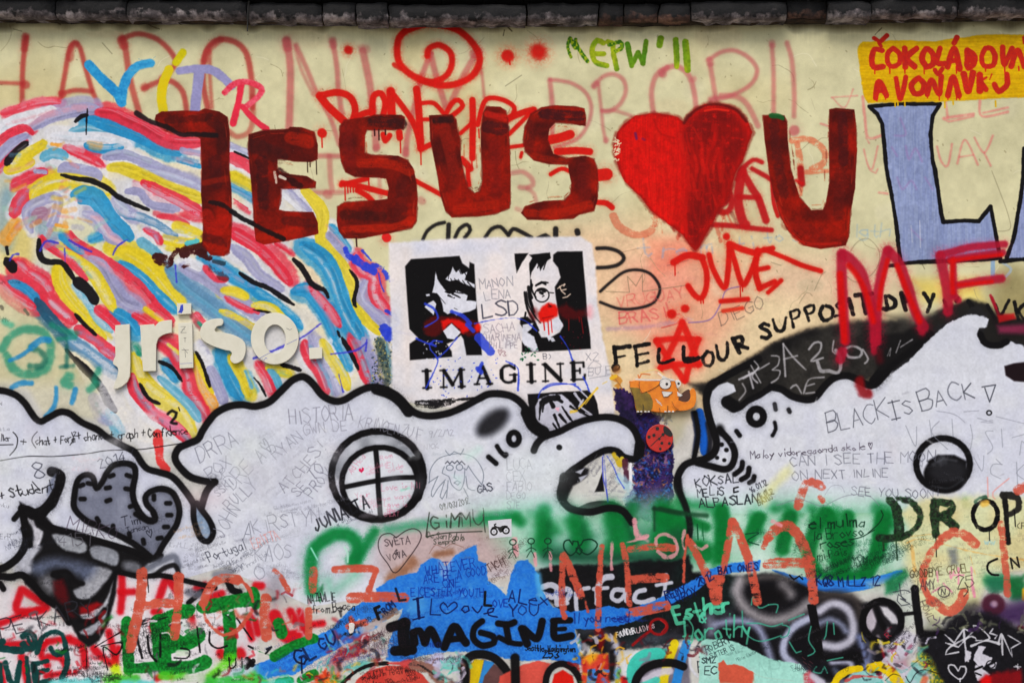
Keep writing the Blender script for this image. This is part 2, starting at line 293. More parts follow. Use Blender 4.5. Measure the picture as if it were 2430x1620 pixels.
STR = [(RD, 70, '20,1050 150,1010 300,960 450,940 550,950'), (W_, 110, '60,1150 300,1080 500,1020'), (W_, 120, '-100,1250 100,1150 400,1050'), (LI, 115, '300,1180 450,1100 600,1050 750,1015 900,1010'),
 (LB, 90, '640,1250 800,1200 960,1230'), (W_, 130, '500,1260 700,1290 900,1290 1200,1350'), (B, 135, '810,1110 950,1140 1150,1200 1350,1280 1500,1360 1660,1420'), (RD, 125, '920,1045 1050,1060 1200,1130 1350,1200 1500,1290 1650,1330 1880,1330'),
 (RD, 80, '-300,1500 -100,1380 100,1240 230,1190 300,1240'), (LI, 110, '-200,1620 0,1450 100,1350 230,1270'), (RD, 42, '-100,1640 0,1540 150,1390 250,1310'), (Y, 100, '150,1480 300,1400 410,1330'), (Y, 90, '60,1580 180,1560 300,1500'), (K, 66, '60,1520 150,1400 250,1330'),
 (OR, 70, '480,1340 560,1350'), (RD, 84, '600,1365 750,1430 860,1480 950,1530'), (B, 84, '800,1350 950,1385 1130,1370'), (LB, 90, '390,1470 500,1420 620,1460'), (LI, 105, '980,1460 1150,1440 1300,1490 1500,1568'), (SL, 50, '1650,1500 1850,1540'), (B, 70, '1690,1500 1860,1550'), (LI, 100, '1700,1400 1880,1430'),
 (LI, 120, '1300,1560 1500,1600 1700,1660 1860,1740'), (Y, 135, '1020,1560 1130,1560 1300,1620 1500,1720 1700,1800 1880,1850'), (RD, 105, '1330,1700 1500,1780 1700,1880 1890,1990'), (RD, 52, '1465,2010 1600,2025 1750,2085'), (LI, 80, '1180,1780 1300,1790 1400,1900 1650,1950'),
 (LI, 175, '580,1580 750,1620 900,1640'), (RD, 110, '120,1720 260,1660 420,1600'), (LI, 70, '330,1590 420,1600'), (RD, 130, '120,2000 180,1880 250,1790'), (OR, 120, '80,2220 170,2080'), (Y, 125, '310,1840 350,1750 500,1680 700,1680 900,1730 1000,1790'),
 (B, 165, '700,1810 880,1840 1000,2000 1100,2110 1200,2200'), (LI, 100, '780,1980 900,2030 1000,2180 1120,2250'), (W_, 95, '680,1860 670,1920 690,1990'), (SL, 80, '1060,1850 1150,1980 1300,2020 1450,2080 1630,2190'), (LI, 90, '1060,1840 1130,1920 1250,2000'),
 (LI, 95, '290,2150 250,1960 400,1860 540,1850 500,2050 420,2170'), ((150, 110, 134), 110, '330,2050 360,1980 420,1970'), ((140, 165, 172), 90, '380,2120 450,2180 500,2200'), (OR, 60, '520,2090 620,2110'), (Y, 100, '1620,2100 1730,2130 1870,2190'), (Y, 84, '1520,2220 1700,2260 1870,2230'),
 (RD, 72, '1340,2130 1450,2190 1490,2260'), (LB, 95, '1300,2240 1430,2330 1500,2420'), (B, 84, '840,2230 930,2195'), (Y, 60, '1020,2290 1160,2310'), (Y, 145, '1060,2330 1200,2360 1400,2480 1550,2650 1690,2830'), (B, 95, '1120,2440 1300,2560 1450,2720 1630,2880'), (RD, 95, '650,2160 720,2260 900,2370 1050,2470 1200,2580 1350,2720 1450,2850 1600,2980'),
 (B, 56, '560,2190 650,2280 770,2350'), (LI, 130, '850,2400 950,2480 1050,2650 1150,2790 1300,2850'), (Y, 115, '560,2330 700,2420 850,2530 950,2680 1060,2880'), (RD, 70, '390,2200 450,2290 600,2390 700,2480 800,2600'), (Y, 120, '540,2480 560,2650 700,2850 850,3000 960,3140'), (LB, 70, '680,2650 800,2800 920,2980 1040,3080'),
 (RD, 165, '130,2460 250,2560 380,2650 450,2760'), (RD, 130, '480,2800 560,2880 680,2980'), (B, 80, '90,2620 250,2690 350,2800'), ((34, 82, 108), 100, '340,2790 450,2940 600,3090 720,3210'), (RD, 115, '-150,2560 0,2640 90,2730 200,2800 300,2860'), (RD, 90, '900,2870 1000,2950 1110,3060'), (B, 90, '1080,2900 1200,2970 1290,3100'),
 (RD, 110, '1250,2930 1420,3030'), (Y, 100, '1350,2870 1500,2980'), (RD, 120, '720,3060 850,3130 1000,3250 1070,3320'), (SL, 150, '1560,2500 1700,2650 1900,2800 2100,2950 2330,3130'), (LI, 140, '1700,2480 1900,2580 2100,2720 2300,2860 2420,2930'), (B, 110, '1900,2410 2050,2500 2200,2600 2352,2680'),
 (Y, 90, '2070,2700 2180,2710 2290,2760'), (RD, 55, '2090,2760 2200,2830 2352,2900'), (Y, 66, '2050,2890 2200,2950 2400,3070'), (RD, 90, '1830,2920 1900,3000'), (TE, 60, '1850,3000 1930,3090'), (W_, 90, '1750,2450 1850,2500'), (RD, 60, '1900,2480 2000,2590 2110,2600'),
 (LI, 84, '2140,1350 2330,1430'), (RD, 105, '2140,1450 2300,1540 2352,1590'), (Y, 84, '2150,1620 2300,1700 2420,1780'), (B, 105, '2140,1720 2400,1850'), (RD, 36, '2170,1850 2300,1940'), (RD, 115, '2150,2150 2352,2270 2500,2390 2600,2500 2690,2620'), (LI, 105, '2150,2290 2300,2400 2400,2540 2620,2690'), (RD, 44, '2560,2260 2700,2350'),
 (W_, 80, '2620,1800 2790,1950'), (LI, 84, '2690,1770 2880,1960'), (Y, 115, '2830,1770 2950,1900 3000,2010 2980,2200 3050,2320 3200,2500 3290,2700 3340,2880 3420,3000 3520,3080'), (B, 150, '2820,2280 3000,2400 3100,2560 3180,2800 3250,2950 3350,3120'), (B, 70, '3070,2090 3150,2180 3250,2330'), (LI, 84, '3050,2180 3150,2280 3220,2350'),
 (B, 130, '2730,2710 2850,2700 2950,2800 3050,2950 3120,3130'), (RD, 80, '2880,2670 2980,2780 3080,2900 3160,3030'), (RD, 130, '3320,2380 3350,2490 3480,2570 3480,2700 3520,2810 3600,2890'), (LI, 95, '3390,2620 3350,2760 3450,2880 3560,2970 3600,3080'), (B, 95, '2352,2700 2500,2790 2650,2900 2800,3040'), (Y, 95, '2352,2840 2500,2860 2620,2960 2720,3100'),
 (LI, 90, '2370,2940 2500,2990'), (RD, 60, '2352,2880 2400,2910'), (RD, 140, '1480,3170 1600,3240 1680,3380 1750,3500 1780,3650 1880,3800 1930,3880'), (RD, 120, '950,3240 1060,3330'), (SL, 110, '650,3150 800,3250 950,3360 1080,3450'), (Y, 105, '1250,3290 1300,3450 1400,3580 1550,3690 1700,3800 1810,4000'), (TE, 80, '1250,3230 1290,3290'),
 (RD, 120, '1220,3500 1250,3620 1350,3750 1430,3850 1520,3900 1650,3990 1750,4100'), (LB, 90, '1480,3510 1600,3620 1750,3760 1850,3900'), (B, 120, '1540,3420 1620,3520'), (Y, 60, '1560,3200 1660,3280'), (OR, 100, '1850,3400 1880,3560 1950,3700 2000,3780'), (Y, 50, '1820,3300 1870,3450 1980,3650'), (LI, 110, '1950,3430 2030,3600 2080,3730'), (B, 130, '2040,3270 2100,3450 2180,3600 2240,3690'),
 (Y, 84, '2130,3320 2230,3480 2310,3670'), (W_, 110, '1860,3200 1950,3320'), (LB, 60, '2280,3450 2340,3600'), (RD, 72, '2400,3380 2480,3500 2540,3660'), (Y, 66, '2480,3420 2600,3450 2700,3480'), (LB, 60, '2500,3440 2560,3500 2600,3600'), (RD, 115, '2830,3180 2880,3320 2970,3450 3040,3640'), (LI, 110, '2900,3140 3000,3350 3080,3500 3130,3650'),
 (Y, 115, '3000,3180 3060,3300 3160,3450 3230,3600'), (B, 100, '3120,3160 3200,3300 3250,3430'), (LI, 100, '3380,3150 3430,3300 3500,3500 3530,3600'), (RD, 90, '3250,3150 3320,3280 3370,3420 3420,3560'), ((60, 90, 100), 70, '3520,3150 3570,3350 3600,3500'), (LI, 100, '860,3680 920,3800 1000,3860'), (LB, 80, '1000,3820 1080,3900 1120,4000')]
for c_, w_, q in R.sample(STR, len(STR)):   # first thin layer, wider and mixed, under the final strokes
    pp = pts(q)+np.array([R.uniform(-9, 9), R.uniform(-9, 9)], np.float32); S(pp, w_/3.92*1.7, R.choice([c_, c_, W_, tuple(int(v*.8+30) for v in c_)]), .75, 4, rough=3, dry=.3, raw=1, taper=.5, var=.08, own=.4)
for c_, w_, q in STR:
    S(q, w_*1.1, c_, R.uniform(.9, .98), R.choice([.9, 1.2, 2.5]), rough=R.uniform(1, 2.4), dry=R.choice([0, 0, .15]), var=.07, col2=tuple(int(v*.86+24) for v in c_), tex='b', taper=.75)
    for _ in range(3 if w_ > 60 else 1):
        pp = pts(q)+np.array([R.uniform(-.3, .3)*w_/3.92, R.uniform(-.3, .3)*w_/3.92], np.float32)
        if len(pp) > 2: pp = pp[R.randrange(0, 2):]
        S(pp, R.uniform(1.5, 5), R.choice([W_, W_, tuple(int(v*.72) for v in c_), tuple(min(255, v+40) for v in c_)]), .3, 1.4, rough=1.2, dry=1.2, raw=1, taper=.6, own=0)
    if w_ > 80 and R.random() < .6:
        pp = pts(q)+np.array([R.uniform(-7, 7), R.uniform(-7, 7)], np.float32); S(pp, w_/3.92*R.uniform(.15, .3), R.choice([W_, c_, tuple(int(v*.75) for v in c_)]), .35, 2, rough=1.6, dry=.8, raw=1)
for c_, w_, q in R.sample([v for v in STR if v[1] > 60], 70):   # thin milky glaze dragged along the strokes
    pp = pts(q)+np.array([R.uniform(-12, 12), R.uniform(-10, 10)], np.float32); S(pp, R.uniform(5, 16), R.choice([W_, W_, (190, 206, 220), LI, LB, (222, 150, 160)]), .5, 5, rough=3, dry=1, raw=1, taper=.8, own=0)
for i in range(46):   # smeared wet dabs at the top left
    x, y = R.uniform(20, 900), R.uniform(1300, 2300); S([(x, y), (x+R.uniform(30, 130), y+R.uniform(-70, 50))], R.uniform(20, 60), R.choice([Y, LB, W_, LI, (220, 120, 110), OR, (150, 190, 170)]), .42, 3, rough=2, dry=.4, own=0)
O('black_brush_line', 'wavy black brush lines running through the painted mane', MANE)
for w_, q in ((40, '700,1130 760,1080 810,1070'), (14, '812,1010 805,1100 800,1250'), (48, '570,1625 700,1660 850,1680 1000,1750 1100,1830 1250,1900 1380,1950'), (58, '360,2230 370,2370 430,2430 570,2440 640,2520 700,2610'), (112, '710,2610 820,2700 885,2800'),
    (40, '700,2920 800,3030 890,3110'), (90, '60,2420 120,2500 110,2440'), (50, '2230,2540 2352,2620 2500,2680 2620,2760 2730,2830'), (56, '2730,2410 2800,2480 2850,2560 2900,2640 2950,2670 3020,2700 3050,2760'), (40, '3250,2510 3320,2620 3290,2790 3310,2850'), (20, '2352,2880 2480,2900 2570,2940'),
    (60, '620,3260 700,3350'), (84, '700,3340 850,3490 950,3620 1000,3720 1070,3820'), (40, '1820,3270 1880,3380 1920,3500 1950,3590'), (40, '1480,3360 1600,3420 1690,3540'), (42, '1300,3570 1380,3700 1480,3750'), (44, '3180,3140 3270,3300 3330,3430'), (40, '2620,3390 2700,3410 2790,3440'), (20, '2360,3510 2420,3580 2470,3680'),
    (32, '2180,1410 2310,1470'), (40, '230,2880 260,2920'), (60, '10,2850 20,2870'), (44, '60,2300 70,2360'), (30, '3140,3080 3160,3130')): S(q, w_, K, .96, 1, rough=1.6, taper=.6)
P('3480,3150 3580,3150 3640,3500 3600,3640 3520,3500', (50, 62, 64), .75, soft=2, rough=7, dry=.7, col2=(150, 140, 90))
speck(3460, 3130, 3660, 3600, 90, 5, 14, (34, 50, 56)); speck(3460, 3130, 3660, 3560, 50, 4, 10, (190, 170, 90))
O('blue_splash', 'ultramarine paint splashes between the mane and the white portrait panel', MANE)
UB = (44, 66, 196)
S('3210,2310 3240,2380 3300,2410', 50, UB, .95, 1, rough=4, dry=.3); S('3310,2410 3400,2480 3480,2520', 84, UB, .95, 1, rough=5, dry=.3); S('3480,2470 3560,2500 3610,2580 3640,2600', 62, UB, .9, 1, rough=7, dry=.8); S('3370,2330 3450,2420', 24, UB, .9, 1, rough=2)
S('3520,2540 3540,2640 3570,2710', 14, UB, .8); S('3590,2890 3660,2930 3710,3000 3640,3050 3590,3140', 30, UB, .9, 1, rough=3); S('3560,3080 3620,3060 3720,3090 3900,3120', 26, UB, .9, 1, rough=2); S('3580,3060 3610,3130', 90, UB, .9, 1, rough=6)
for q in ('370,2330 400,2270 440,2240 540,2260', '600,2310 605,2430', '1050,2370 1090,2290 1180,2230', '90,2420 120,2370 170,2360', '1630,2470 1640,2620', '640,2230 740,2290 850,2340', '3400,3260 3410,3160', '3150,3480 3190,3640', '2360,3330 2560,3250 2800,3140 2980,3010', '3080,3290 3300,3260 3400,3190'):
    S(q, 18, (60, 60, 190), .8, 1, rough=2)
# smeared dark brown blots at the foot of the J
O('paint_blot', 'dark brown smeared blots below the foot of the letter J', MANE)
for q, w_ in (('1720,2340 1800,2300 1880,2310', 110), ('1800,2330 1950,2390', 60), ('1460,2400 1560,2440', 90), ('1590,2400 1650,2330', 30), ('1700,2480 1760,2460', 30)): S(q, w_, (62, 20, 20), .95, 1, rough=5, dry=.9)
S('1740,2260 1830,2240', 50, (70, 170, 190), .9, 1, rough=2); S('1960,2500 2100,2590', 60, (70, 26, 26), .5, 1, rough=6, dry=1); S('1990,2430 2080,2450', 40, (30, 30, 30), .6, 1, rough=3)
S('1660,2430 1800,2480', 22, W_, .6, 1, rough=3, dry=.6)
# teal and plaster zone at the left
TEAL = O('spray_loop', 'teal sprayed rings and blue drips on the bare plaster at the left edge')
P('-600,2640 0,2640 250,2850 420,3050 640,3280 900,3560 1000,3800 900,3900 400,3850 200,3500 -600,3500', (190, 184, 150), soft=10, op=.55, own=0)
for q, w_, c_ in (('20,3250 100,3120 250,3060 420,3100 470,3260 430,3420 250,3480 120,3420 60,3300', 70, TE), ('640,3500 600,3560 640,3580', 90, TE), ('620,3140 620,3400', 30, (20, 90, 84)), ('540,3150 700,3140', 36, TE), ('560,3410 680,3400', 30, (20, 90, 84)), ('280,3230 360,3260 420,3330 380,3400 280,3400', 50, (20, 96, 84)),
    ('480,3020 560,3060 700,3100', 60, TE), ('880,3530 920,3440', 60, TE), ('40,2990 100,3020', 60, (60, 160, 130)), ('830,3620 900,3560', 60, TE)): S(q, w_, c_, .66, 5, rough=3, dry=.35, halo=.6, own=.3)
for q, w_ in (('520,3600 520,3700 500,3780 420,3870', 40), ('700,3620 670,3740', 50), ('110,3600 200,3560 290,3560', 50), ('290,3230 380,3160 450,3160', 60), ('90,3350 200,3300 280,3240', 34)): S(q, w_, (30, 124, 186), .8, 3, rough=1.5, dry=.3)
O('white_wash', 'thin white smears over the mane above the creatures')
for q, w_ in (('1850,3600 1100,3800', 0),): pass
P('960,3400 1080,3480 1200,3800 1420,3860 1600,4200 1300,4200 1000,3900 900,3760', (208, 208, 214), .7, soft=8, rough=6, dry=.4)
S('1430,3820 1530,3860', 90, (230, 120, 140), .6, 3, rough=4, dry=.4); S('1560,3920 1680,4000', 80, (225, 120, 150), .7, 3, rough=4, dry=.3)
S('1460,4030 1470,4150 1490,4280 1540,4360', 84, (214, 30, 30), .8, 2, rough=3, dry=.5)

# ------------------------------------------------------------------ bright red spray tags
T(1, 0)
O('spray_spiral', 'bright red sprayed spiral ring under the top of the wall')
S('1440,270 1360,350 1340,480 1370,600 1480,700 1640,770 1800,795 1950,760 2060,680 2110,540 2040,400 1920,290 1760,235 1600,225 1450,275', 60, RED, .95, 3, halo=.8, rough=.6); S('1310,600 1380,640', 40, RED, .8, 3, rough=2)
S('1620,520 1640,450 1730,420 1830,480 1850,590 1800,700 1680,760 1560,745', 54, RED, .95, 3, halo=.8)
O('spray_dot', 'row of soft red sprayed dots beside the spiral')
for x, y, w_ in ((885, 465, 74), (2367, 520, 110), (2652, 480, 140)): S([(x, y), (x+4, y+2)], w_, RED, .92, 9 if w_ > 120 else 4, halo=.9)
S('2385,560 2390,600', 14, RED)
O('spray_tag', 'long jagged red spray tag running behind the dark red letters')
for q, w_ in (('620,890 780,860 900,900 950,1010 930,1120', 62), ('620,890 700,990 850,1130', 72), ('930,1120 1020,1060 1110,1040', 60), ('1110,1060 1120,900 1190,870 1230,960 1210,1080', 58), ('1280,850 1290,1080', 80), ('1280,850 1390,990 1500,1160 1560,1370', 54), ('1520,830 1540,1000 1560,1370', 66),
    ('1560,960 1680,960 1770,1050', 40), ('1560,1110 1650,1110', 36), ('1560,1390 1660,1340', 50), ('1790,1070 1850,960 1910,930 1950,980 1900,1040 1810,1100', 44), ('2040,930 2045,1100 2040,1470', 58), ('2050,1130 1930,1240', 36), ('2090,1160 2150,950 2230,910 2352,940 2430,1000 2410,1080 2352,1130', 44),
    ('2352,1110 2500,1050 2610,1020', 60), ('2610,1020 2490,1140 2380,1250', 40), ('2380,1370 2520,1350', 34), ('2760,1300 2860,1280 2950,1250', 84), ('2830,1410 3000,1400 3130,1410', 66), ('1210,1250 1230,1310 1270,1260', 50), ('1360,1230 1365,1280', 60), ('2500,1420 2490,1460', 30), ('1940,1480 2000,1540 2020,1568', 60),
    ('820,1720 1060,1660', 46), ('830,1700 1000,1735 1260,1800', 52), ('970,1770 1060,1820 1110,1870', 50), ('1510,1680 1620,1740 1750,1810', 44), ('2770,1620 2870,1568 2960,1600', 38), ('3200,1630 3290,1620', 110), ('3200,1880 3290,1890 3340,1930', 50), ('2000,1568 2000,1640 2010,1720', 40)):
    S(q, w_, RED, .96, 2, halo=.55, rough=.5)
for x, y, l in ((1560, 1380, 150), (1370, 1280, 140), (2035, 1470, 90), (855, 1730, 130), (880, 1730, 60), (905, 1730, 55), (930, 1735, 50), (1075, 1660, 60), (640, 1270, 100), (2100, 1200, 80)): S([(x, y), (x+3, y+l)], 13, RED, .95)
S('640,1235 645,1240', 84, RED, .95, 2, halo=.5); S('1240,2205 1244,2210', 84, (205, 30, 30), .95, 2, halo=.5)
O('spray_tag', 'dark crimson spray tag squeezed between the heart and the last dark red U')
T(2, 1)
for q, w_ in (('2200,20 2180,120 2160,300 2200,480 2230,520', 84), ('2200,30 2300,200 2352,280 2420,480', 66), ('2160,260 2352,270', 44), ('2080,200 2100,330 2060,400 1990,400', 50), ('1990,350 2060,300 2050,220', 40), ('1920,520 2100,530 2352,560 2470,570', 44), ('2290,0 2400,60 2500,120', 40), ('2150,100 2200,0 2300,-80 2380,-60', 40)):
    S(q, w_, (170, 20, 24), .9, 3, halo=.6, rough=.5)
T(3, 1); S('0,0 20,300 60,440', 36, (180, 20, 20), .9, 2, halo=.5); S('270,0 285,140', 60, (150, 20, 20), .9, 3, halo=.5); S('230,110 290,140 ', 30, (190, 20, 20), .8, 3)

# ------------------------------------------------------------------ small coloured letters top left
T(0, 0)
O('brush_letter', 'bright blue brush painted V')
S('825,605 950,740 1080,860 1130,950', 92, (36, 130, 190), 1, 1.5, rough=1.5, col2=(52, 148, 200)); S('1130,950 1145,820 1200,690 1290,610 1400,585', 88, (36, 130, 190), 1, 1.5, rough=2, dry=.15, col2=(60, 150, 200)); S('1290,550 1380,570 1440,530', 12, (36, 130, 190), .8, rough=2, dry=.5)
O('brush_letter', 'yellow brush painted i with a slanted dot')
S('1570,650 1515,780 1500,900 1520,1060', 86, (222, 194, 20), 1, 1.5, rough=1.2, col2=(190, 176, 40)); S('1640,580 1700,490', 76, (196, 184, 20), 1, 2, rough=2, dry=.1)
O('brush_letter', 'lilac brush painted T')
S('1670,660 1800,640 1960,650 2060,710 2150,800', 76, (142, 140, 184), 1, 1.5, rough=2, dry=.1); S('1850,680 1830,850 1810,1060', 96, (142, 140, 184), 1, 1.5, rough=1.5)
O('brush_letter', 'rose red brush painted R right of the lilac T')
cR = (212, 46, 70)
S('2240,790 2220,930 2165,1150', 62, cR, 1, 1.5, rough=1.5); S('2090,860 2180,780 2300,760 2430,820 2400,900 2290,990', 56, cR, .97, 1.5, rough=1.5, dry=.15, col2=(220, 90, 110)); S('2250,990 2340,1090 2410,1150 2480,1200', 52, cR, .97, 1.5, rough=1.5)
T(2, 0)
O('brush_letter', 'dark and lime green hand painted capitals MEPW with two strokes after an apostrophe')
g1, g2 = (58, 110, 22), (140, 156, 26)
for q, w_ in (('595,355 575,440 605,530', 26), ('600,360 645,450', 34), ('650,365 650,450', 30), ('650,400 700,490 760,570', 36), ('905,400 850,375 810,430 805,510 840,580 940,610', 50), ('820,500 910,500', 50), ('950,390 990,400 1000,500 1030,640', 50), ('960,420 1060,390 1080,440 1020,480', 36), ('1130,410 1150,500 1170,610', 48), ('1170,610 1230,490', 46), ('1230,490 1275,590', 44), ('1275,590 1305,385', 44),
    ('1440,360 1430,420', 62), ('1580,370 1585,480 1590,620', 52), ('1670,390 1680,500 1690,650', 60)): S(q, w_, g1, 1, 1, rough=1.2, col2=g2, tex='f' if w_ < 40 else 'b', var=.15)

# ------------------------------------------------------------------ dark red capitals and the heart
A1, A2, A3 = (140, 22, 6), (78, 15, 11), (176, 34, 8)
def letter(poly, label, tile, pieces=()):
    T(*tile); i = O('painted_letter', label)
    P(poly, A1, 1, 1, rough=1.8, col2=A2, tex='b', var=.16)
    p = pts(poly); x0, y0 = p.min(0); x1, y1 = p.max(0)
    for q, w_, c_, o_ in pieces: S(q, w_, c_, o_, 3, rough=3, dry=.6, var=.12, own=0)
    U(0)
    for _ in range(34):   # bristle streaks kept inside the letter
        j = R.randrange(len(p)); a_, b_ = p[j], p[(j+1) % len(p)]; c0 = (a_+b_)/2; d_ = (b_-a_)*R.uniform(.2, .45); inw = (p.mean(0)-c0); inw = inw/(np.hypot(*inw)+1e-6)*R.uniform(3, 13)
        S(np.array([c0-d_+inw, c0+inw+np.array([R.uniform(-2, 2), R.uniform(-2, 2)]), c0+d_+inw], np.float32), R.uniform(1.2, 3.5), R.choice([(168, 40, 16), (60, 14, 12), (110, 20, 10), (190, 60, 34)]), .4, 1, rough=1, dry=1, raw=1, taper=.7, own=0)
    U(i)
    pc = np.concatenate([p, p[:1]]); S(pc, 1.8, (100, 16, 12), .6, 1.2, rough=2.2, crv=0, raw=1, dry=.6)
    return i
def drip(q, w=8, c=(90, 16, 14)): S(q, w, c, .95)
letter('1450,1070 1500,1040 1700,1030 1850,1035 1900,1010 2040,1040 2115,1090 2135,1250 2130,1568 2150,1770 2155,2060 2145,2250 2130,2350 2080,2380 1960,2370 1880,2280 1890,2080 1870,1780 1875,1568 1865,1290 1800,1250 1600,1225 1460,1170 1440,1110',
 'dark red painted J, first capital of the large row', (0, 0), (('1550,1120 1800,1100 1950,1080', 70, (60, 16, 16), .5), ('1950,1100 2050,1200 2060,1400', 90, (56, 16, 16), .5), ('2000,1500 2010,1700', 120, (60, 16, 20), .5), ('1920,2000 1990,2150 2080,2050', 120, (168, 26, 12), .6), ('1900,1700 2100,1660', 60, A3, .4), ('1900,2200 2100,2260', 70, (60, 16, 20), .5)))
S('1270,1050 1400,1130 1550,1180 1680,1250 1800,1250 2010,1260', 44, K, .85, 1.5, rough=2); S('1950,1880 2060,1900 2150,1960', 40, K, .8, 1.5, rough=2)
U(MANE); S('2150,1960 2250,2030 2352,2080', 44, K, .95, 1.2, rough=2)
letter('-40,1250 100,1210 330,1200 345,1183 450,1185 570,1225 600,1350 598,1480 540,1505 380,1500 260,1475 225,1480 225,1565 245,1600 340,1620 500,1640 585,1690 580,1745 450,1755 260,1755 262,1820 240,1950 300,1965 560,1975 600,2070 605,2170 450,2210 300,2240 100,2270 30,2240 10,2100 0,1900 -20,1650 -45,1400',
 'dark red painted E with uneven arms, second capital of the large row', (1, 0), (('20,1350 250,1450', 150, (56, 18, 18), .6), ('80,1500 100,1900', 110, (50, 16, 20), .6), ('350,1280 520,1320', 120, A3, .5), ('300,2050 560,2080', 80, (70, 18, 18), .5), ('60,2200 400,2150', 80, A3, .5), ('250,1590 330,1650 430,1730', 60, (46, 14, 16), .8)))
S('200,1600 215,1700', 20, (214, 206, 190), .8, rough=3, dry=.5); S('250,1640 300,1665', 22, (214, 206, 190), .9, rough=2); S('0,2080 130,2150 280,2220', 46, (24, 16, 18), .9, 1.5, rough=2)
for q in ('505,1505 508,1600', '530,1505 532,1550', '588,1495 592,1620'): drip(q, 9, (40, 22, 16))
letter('810,1170 850,1120 1100,1080 1130,1068 1380,1070 1410,1090 1400,1200 1300,1210 1060,1210 1040,1260 1040,1420 1100,1440 1350,1450 1440,1490 1490,1568 1520,1700 1530,1850 1520,2050 1480,2120 1300,2160 1000,2215 850,2215 800,2150 780,2050 785,1920 850,1880 1000,1870 1180,1860 1250,1850 1265,1750 1240,1660 1180,1650 950,1645 860,1600 820,1500 800,1350',
 'dark red painted S with square corners, third capital of the large row', (1, 0), (('1120,1130 1380,1150', 100, (50, 18, 20), .8), ('860,1200 900,1500', 110, (110, 20, 18), .5), ('1000,1520 1300,1530 1460,1600', 90, A3, .6), ('1380,1700 1370,2000', 110, (84, 20, 16), .6), ('850,2000 1200,2010', 90, (60, 18, 16), .6), ('850,2130 1300,2110 1480,2050', 70, A3, .7)))
for q in ('1130,1205 1132,1260', '1170,1205 1172,1300', '1230,1205 1233,1250', '960,2215 965,2290'): drip(q, 14, (50, 18, 20))
letter('1640,1075 1850,1065 1890,1110 1900,1200 1930,1300 1930,1450 1960,1600 2000,1740 2060,1795 2100,1780 2130,1700 2130,1568 2120,1400 2120,1200 2140,1050 2170,990 2300,995 2352,1030 2370,1120 2390,1400 2392,1568 2395,1868 2385,1935 2352,1950 2250,1990 2100,2010 1850,2020 1790,1960 1740,1800 1720,1650 1690,1500 1650,1300',
 'dark red painted U above the first portrait, fourth capital of the large row', (1, 0), (('1700,1120 1840,1110', 60, (44, 18, 20), .8), ('1780,1200 1850,1500 1880,1700', 110, (130, 26, 14), .6), ('2180,1180 2330,1200', 110, (50, 18, 26), .6), ('2250,1350 2260,1800', 110, (120, 20, 16), .5), ('1900,1950 2250,1900', 90, A3, .5), ('2180,1060 2350,1100', 60, (190, 30, 20), .7)))
letter('740,1170 745,1100 730,1010 650,990 450,980 330,1000 230,1060 175,1180 160,1300 180,1410 260,1490 400,1525 580,1530 590,1600 610,1700 600,1800 540,1860 360,1870 250,1895 180,1920 145,1980 200,2040 400,2045 630,2030 680,1995 820,1960 850,1850 860,1700 850,1568 820,1480 740,1450 560,1470 440,1430 390,1300 400,1200 460,1140 600,1150',
 'dark red painted S with a rounded top and ragged foot, left of the heart', (2, 0), (('350,1060 700,1080', 90, (60, 18, 24), .8), ('230,1150 220,1380', 70, (90, 20, 18), .5), ('260,1450 500,1500', 60, A3, .4), ('720,1560 740,1900', 120, (104, 20, 18), .5), ('200,1980 500,1980 780,1900', 80, A3, .6)))
T(2, 0)
HEART = O('painted_heart', 'large bright red painted heart, darker along its right lobe')
hp = '1655,1135 1600,1090 1500,1065 1380,1050 1200,1080 1100,1150 1030,1240 1000,1350 1010,1450 1050,1568 1110,1690 1250,1830 1350,1960 1500,2070 1650,2190 1700,2260 1762,2335 1800,2290 1850,2200 1900,2120 1960,1990 2060,1850 2100,1740 2130,1620 2200,1500 2250,1350 2298,1230 2250,1130 2160,1020 2080,980 1950,960 1850,970 1750,1020 1690,1080'
P(hp, (204, 20, 14), 1, 1, rough=1.6, col2=(184, 18, 12), tex='v', var=.12)
P('1690,1110 1780,1030 1950,990 2100,1010 2200,1100 2260,1230 2220,1400 2130,1600 2080,1800 1950,1980 1850,2190 1765,2310 1700,2200 1690,1900 1700,1500 1600,1250', (112, 14, 12), .74, 16, rough=9, dry=.5, col2=(90, 14, 14), tex='b', own=0)
for i in range(150):
    x, y = R.uniform(1250, 2150), R.uniform(1100, 2050)
    if x+y*.6 > 3150 or y > 2600-x*.4: c_ = R.choice([(90, 12, 14), (160, 22, 12), (190, 26, 16)])
    else: c_ = R.choice([(220, 34, 20), (170, 16, 12), (205, 20, 14), (186, 20, 12)])
    if 1100 < x-(y-1500)*.45 < 2120: S([(x, y), (x+R.uniform(-40, 70), y+R.uniform(80, 240))], R.uniform(8, 34), c_, .35, 2, rough=3, dry=.9, own=0)
pc = pts(hp); S(np.concatenate([pc, pc[:1]]), 9, (120, 14, 12), .55, 4, rough=3, crv=0, raw=1, dry=.5); S('1660,1140 1720,1060 1850,985 2000,975 2150,1030 2240,1130', 26, (84, 20, 18), .75, 3, rough=2); S('1380,1110 1400,1180 1450,1250 1560,1280', 16, (150, 14, 10), .6, 3); S('1850,1030 1950,1015 2070,1030', 22, (212, 40, 24), .9, 2, rough=1)
speck(1010, 1270, 1060, 1500, 30, 8, 16, (220, 205, 170)); S('1205,1240 1215,1290', 24, (90, 30, 90), .8, 2); S('1270,1290 1290,1300', 20, (110, 30, 90), .6, 2)
